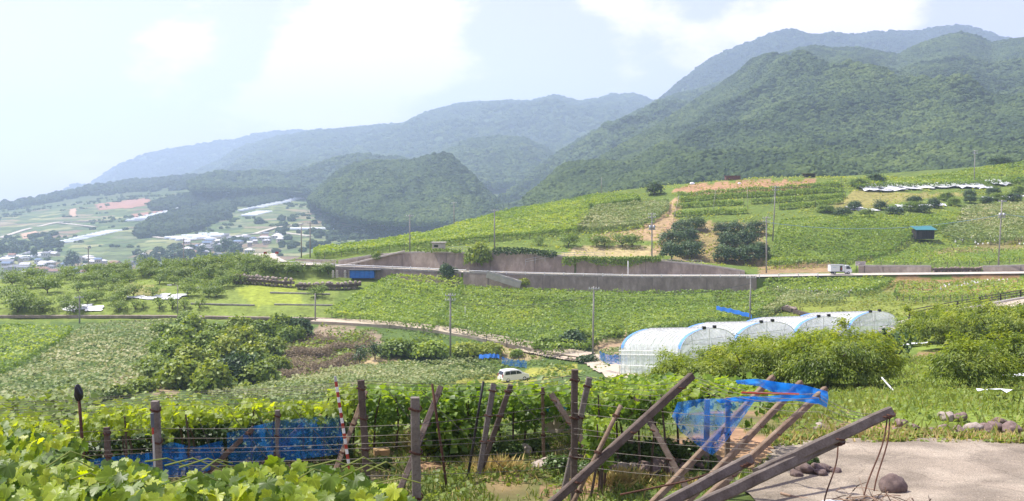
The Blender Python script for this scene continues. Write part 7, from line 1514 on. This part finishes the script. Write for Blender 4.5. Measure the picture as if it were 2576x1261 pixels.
def near_vine():
    poly = [(-60, 1062), (60, 1068), (140, 1090), (210, 1100), (215, 1112), (120, 1150), (250, 1165), (300, 1150), (380, 1165), (420, 1205), (560, 1182), (640, 1162), (790, 1165), (905, 1185), (965, 1215), (1035, 1250), (1030, 1300), (-60, 1300)]
    root = thing('grapevine', 'nearest grapevine with large bright yellow-green leaves at the bottom left', 'grapevine', at(300, 1290, 5.0)); c = root.location
    vs = []
    for j in range(4):
        V, F = T_GRAPE2; V = V.copy(); rg = np.random.default_rng(j); V[:, 2] += .07 * np.sin(V[:, 0] * 5 + j) * np.cos(V[:, 1] * 4 + j * 2); V[1:, :2] *= rg.uniform(.9, 1.08, (len(V) - 1, 1)); V[:, 2] -= (.25 + .14 * j) * np.maximum(V[:, 1], 0) ** 2 - (.22 - .12 * j) * V[:, 0] ** 2
        me = npmesh('leaf', V, F, smooth=True); me.materials.append(LEAFM); vs.append(me)
    k = 0; occ = []
    while k < 298:
        u = random.uniform(-60, 1040); v = random.uniform(1055, 1300)
        if not in_poly(np.array([u]), np.array([v]), poly)[0]: continue
        if v > 1262 and random.random() < .75: continue
        Y = np.interp(v, [1055, 1120, 1200, 1300], [7.4, 6.6, 5.6, 4.7]) + random.uniform(-.25, .25)
        p = at(u, v, Y); n = Vector((random.gauss(-.1, .4), random.gauss(-.55, .35), random.gauss(.75, .3))).normalized(); t = Vector((random.gauss(0, .6), random.gauss(-.5, .3), random.gauss(-.75, .3))); t = (t - n * t.dot(n)).normalized(); b = t.cross(n)
        s = random.uniform(.09, .155) * (.8 if v < 1140 else 1); M = Matrix((b, t, n)).transposed().to_4x4()
        o = obj('leaf', random.choice(vs), None, root, p - c); o.rotation_euler = M.to_euler(); o.scale = (s, s, s); k += 1
    # leaves deeper in, shade put into their darker tint, and the shoots
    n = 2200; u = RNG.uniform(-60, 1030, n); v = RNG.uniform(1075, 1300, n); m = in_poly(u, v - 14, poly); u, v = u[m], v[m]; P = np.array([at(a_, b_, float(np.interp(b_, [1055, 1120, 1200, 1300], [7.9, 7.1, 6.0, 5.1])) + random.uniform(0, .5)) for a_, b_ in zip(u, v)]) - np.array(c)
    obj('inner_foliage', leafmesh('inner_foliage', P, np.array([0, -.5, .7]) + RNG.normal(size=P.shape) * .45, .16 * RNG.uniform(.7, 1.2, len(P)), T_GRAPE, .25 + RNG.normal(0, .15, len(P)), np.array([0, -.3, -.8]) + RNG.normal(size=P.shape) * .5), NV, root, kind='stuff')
    for j in range(16):
        u = random.uniform(-20, 980); v = random.uniform(1150, 1250); Y = 6 - (v - 1150) / 130; p = at(u, v, Y); q = at(u + random.uniform(60, 160), v + random.uniform(-30, 20), Y + .1)
        MB().tube([p, p.lerp(q, .5) + Vector((0, 0, random.uniform(.02, .08))), q], [.006, .005, .003], 5).build('shoot', mat_plain('green_shoot', (.25, .3, .07)), root)
near_vine()
# ------------------------------------------------------------------ nets, tarpaulin, box, shrubs, brushwood
def drape(name, label, cat, grid, Y, mat, sub=5, fold=.05):
    """grid of (u,v) control points, refined; folds along it"""
    g = np.array(grid, float); nr, nc = g.shape[:2]; R_ = []
    for i in np.linspace(0, nr - 1, (nr - 1) * sub + 1):
        row = []; i0 = min(int(i), nr - 2); fi = i - i0
        for j in np.linspace(0, nc - 1, (nc - 1) * sub + 1):
            j0 = min(int(j), nc - 2); fj = j - j0; q = (g[i0, j0] * (1 - fj) + g[i0, j0 + 1] * fj) * (1 - fi) + (g[i0 + 1, j0] * (1 - fj) + g[i0 + 1, j0 + 1] * fj) * fi
            yy = Y if not hasattr(Y, '__len__') else np.interp(j / (nc - 1), [0, 1], Y)
            row.append(at(q[0], q[1], yy + fold * (math.sin(j * 4.3 + i * .7) + .6 * math.sin(j * 9.1 - i * 1.9) + .8 * (float(vnoise(j * 3.1, i * 2.7, 9)) - .5))))
        R_.append(row)
    return sheet_thing(name, label, cat, R_, mat)
drape('blue_net', 'dense blue net panel at the right end of the left vine row', 'net', [[(570, 1090), (640, 1072), (700, 1058), (785, 1050), (856, 1043)], [(572, 1125), (640, 1118), (702, 1112), (785, 1100), (860, 1092)], [(575, 1170), (645, 1168), (710, 1162), (800, 1150), (865, 1142)]], (19.2, 19.9), NET_SHEER, fold=.1)
drape('blue_net', 'bright blue net panel behind the left concrete post', 'net', [[(372, 1140), (430, 1112), (490, 1125), (560, 1108)], [(375, 1170), (440, 1160), (500, 1150), (565, 1140)], [(380, 1205), (450, 1200), (510, 1190), (560, 1172)]], (18.6, 19.2), NET_BLUE, fold=.1)
drape('blue_net', 'low blue net strip half hidden by the nearest leaves at the left', 'net', [[(195, 1160), (260, 1152), (320, 1145), (375, 1138)], [(195, 1200), (260, 1200), (320, 1205), (375, 1205)]], (18.2, 18.5), NET_BLUE)
drape('blue_net', 'scrap of blue net at the extreme left edge', 'net', [[(-40, 1150), (0, 1148), (22, 1155)], [(-40, 1172), (0, 1172), (20, 1168)]], 17.8, NET_BLUE)
drape('blue_net', 'blue net hanging in a pointed panel from the right trellis', 'net', [[(1705, 1012), (1760, 1004), (1830, 1002), (1905, 1000)], [(1690, 1047), (1745, 1048), (1815, 1046), (1880, 1036)], [(1712, 1085), (1752, 1096), (1805, 1095), (1846, 1084)], [(1740, 1108), (1766, 1130), (1792, 1146), (1812, 1128)]], (17.6, 17.8), NET_FINE, sub=8, fold=.13)
drape('blue_net', 'rolled blue net along the tops of the wooden poles', 'net', [[(1850, 957), (1905, 953), (1960, 962), (2020, 968), (2082, 985)], [(1855, 966), (1905, 970), (1965, 985), (2025, 992), (2084, 1002)], [(1862, 966), (1910, 972), (1975, 1000), (2035, 1003), (2080, 1026)]], (19.6, 18.2), BLUE_TARP if False else mat_net('blue_net_thick', (.02, .27, .85), .93), fold=.09)
drape('blue_net', 'folded blue net joining the hanging panel to the pole tops', 'net', [[(1800, 1006), (1860, 998), (1930, 997), (2000, 992), (2060, 1000)], [(1810, 1014), (1865, 1010), (1935, 1012), (2000, 1008), (2065, 1018)]], (17.7, 18.0), mat_net('blue_net_fold', (.02, .27, .82), .9), fold=.08)
drape('tarpaulin', 'pale beige tarpaulin draped behind the tallest post', 'tarpaulin', [[(1375, 1048), (1420, 1035), (1470, 1028), (1500, 1035)], [(1370, 1070), (1420, 1060), (1470, 1052), (1510, 1055)], [(1375, 1090), (1420, 1090), (1470, 1090), (1515, 1085)]], 22.6, mat_plain('beige_canvas', (.55, .48, .38), (.45, .38, .29), scale=3, rough=.9), fold=.08)
drape('blue_tarp', 'small blue sheet above the beige tarpaulin', 'tarpaulin', [[(1372, 1026), (1410, 1022), (1440, 1018)], [(1376, 1036), (1412, 1034), (1442, 1030)]], 22.9, mat_plain('bright_blue_sheet', (.03, .3, .75), rough=.5), fold=.05)
def carton():
    p = hit(960, 1150); r = thing('carton', 'brown cardboard carton on the ground beside the dark post', 'box', p); MB().box(p + Vector((0, 0, .09)), (.34, .24, .18), .3).build('box', mat_plain('cardboard', (.45, .29, .15), (.38, .24, .12), scale=8), r)
    MB().box(p + Vector((0, 0, .185)), (.35, .03, .008), .3).build('tape', mat_plain('parcel_tape', (.5, .38, .2)), r)
carton()
PR_SHRUB = protos(grow_bush, 3, 500, rad=.62, hgt=.6, nleaf=1700, leaf=.085, tm=T_DIAM, lobes=7); SHRUBM = mat_leaf('shrub_leaf', [(.04, .085, .022), (.07, .125, .03), (.11, .17, .04), (.2, .25, .08)], trans=.2, rough=.4)
for u, v, s, sz, lab in [(1275, 1143, .75, .7, 'small dark shrub behind the straw tuft'), (1350, 1140, .6, .6, 'small weedy shrub beside the thin wooden upright'), (1590, 1165, 1.0, .85, 'dense low shrub left of the beam foot behind the rock pile'), (1640, 1160, 1.0, .9, 'dense low shrub right of the beam foot behind the rock pile'), (1690, 1158, .7, .7, 'low shrub at the right of the rock pile'), (1748, 1175, .72, 1.0, 'upright dark shrub under the hanging blue net'), (1410, 1190, .7, .65, 'dark shrub left of the foot of the tallest post'), (1490, 1195, .65, .55, 'low shrub right of the foot of the tallest post'), (2045, 1178, .35, .5, 'small plant behind the rocks on the road'), (960, 1175, .6, .4, 'low weed clump in front of the carton'), (1060, 1140, .5, .6, 'weed clump left of the pale post')]:
    place(PR_SHRUB, 'shrub', ('stem', 'foliage'), (BARK, SHRUBM), hit(u, v), s, lab, 'shrub', sz=sz)
PR_LG = protos(grow_bush, 2, 540, rad=.75, hgt=1.6, nleaf=900, leaf=.19, tm=T_DIAM, lobes=8)
place(PR_LG, 'leafy_shrub', ('stem', 'foliage'), (BARK, NV), hit(1135, 1150), .95, 'tall light green shrub between the pale post and the black pole', 'shrub', sz=.95); place(PR_LG, 'leafy_shrub', ('stem', 'foliage'), (BARK, NVY), hit(1085, 1140), .55, 'yellow green leafy shrub just right of the pale post', 'shrub', sz=.6)
def tuft(u, v, lab, n, L_, mat, w=.5):
    p = hit(u, v); r = thing('grass_tuft', lab, 'grass', p); P = np.stack([RNG.normal(0, w * .45, n), RNG.normal(0, w * .3, n), np.zeros(n) - .02], -1); T = np.stack([P[:, 0] * 1.6 / w, P[:, 1] * 1.6 / w, np.full(n, .9)], -1) + RNG.normal(size=P.shape) * .35; T[:, 2] = np.abs(T[:, 2])
    obj('blades', leafmesh('blades', P, RNG.normal(size=P.shape), L_ * RNG.uniform(.6, 1.3, n), T_GRASS, RNG.uniform(0, 1, n), T), mat, r, kind='stuff')
tuft(1240, 1182, 'large straw yellow grass tuft in front of the leaning concrete pair', 700, .30, STRAW, .6); tuft(1560, 1215, 'flattened straw yellow tuft in front of the rock pile', 500, .3, STRAW, .7); tuft(1700, 1222, 'straw tuft left of the shorter beam', 300, .25, STRAW, .6); tuft(1075, 1130, 'yellow grass tuft left of the light green shrub', 500, .4, STRAW, .4)
def brushwood():
    p = hit(2165, 1262); p.y -= .6; p.z = h1(p.x, p.y); r = thing('brushwood', 'heap of dry brown twigs beside the round dark boulder', 'brushwood', p)
    for k in range(70):
        c = Vector((random.gauss(0, .38), random.gauss(0, .25), abs(random.gauss(.05, .1)))); d = Vector((random.gauss(0, 1), random.gauss(0, .7), random.gauss(.25, .35))).normalized() * random.uniform(.25, .6)
        o = MB().tube([p + c - d * .5, p + c + Vector((random.uniform(-.04, .04), 0, .03)), p + c + d * .5], [.011, .009, .004], 5).build('twig', BRAMBLE_W if k % 3 else BARK, r)
BRAMBLE_W = mat_plain('dry_twig', (.34, .24, .17), (.22, .15, .1), scale=10, rough=.9)
brushwood()
o = obj('sack', rock_mesh(95, 3, .45, .5), SHEET, None, hit(2110, 1275), label='white crumpled sack in front of the brushwood heap', cat='sack'); o.scale = (.32, .22, .22)
p = hit(2000, 1258); MB().tube([p + Vector((-.25, .1, .1)), p + Vector((0, 0, .05)), p + Vector((.18, -.1, .06)), p + Vector((.45, -.3, .02))], [.025, .03, .022, .012], 6).build('dead_branch', BRAMBLE_W, label='pale dead branch lying at the bottom of the road', cat='branch', loc=p, smooth=True)

# ------------------------------------------------------------------ bramble patch cover, label order
cover('bramble_weeds', 'brown dry stalks and thin weeds over the bramble patch', [tuple(p)[:2] for p in wpoly([(690, 940), (730, 855), (800, 835), (940, 850), (940, 895), (890, 935), (770, 955)], y0=100)], 6000, .55, T_BLADE, BRAMBLE, hmax=.8, clump=.8, cs=.2)
cover('bramble_green', 'green weeds growing through the bramble patch', [tuple(p)[:2] for p in wpoly([(690, 940), (730, 855), (800, 835), (940, 850), (940, 895), (890, 935), (770, 955)], y0=100)], 4500, .45, T_DIAM, BUSHM, hmax=.9, clump=1.4, cs=.12)
ORD = ['leftmost', 'second from left', 'third from left', 'fourth from left', 'fifth from left', 'sixth from left', 'seventh from left', 'eighth from left', 'ninth from left', 'tenth from left', 'eleventh from left', 'twelfth from left']
def order_labels():
    g = {}
    for o in SC.objects:
        if o.parent is None and 'label' in o and 'category' in o: g.setdefault(o['label'], []).append(o)
    for lab, os_ in g.items():
        if 2 <= len(os_) <= 12 and o_ok(lab):
            for k, o in enumerate(sorted(os_, key=lambda o: o.location.x / max(o.location.y, 1))): o['label'] = lab + ', ' + (ORD[k] if k < len(os_) - 1 else 'rightmost')
def o_ok(lab): return len(lab.split()) <= 13 and not any(w in lab for w in ('roofed house', 'fruit bag', 'wire'))
order_labels()
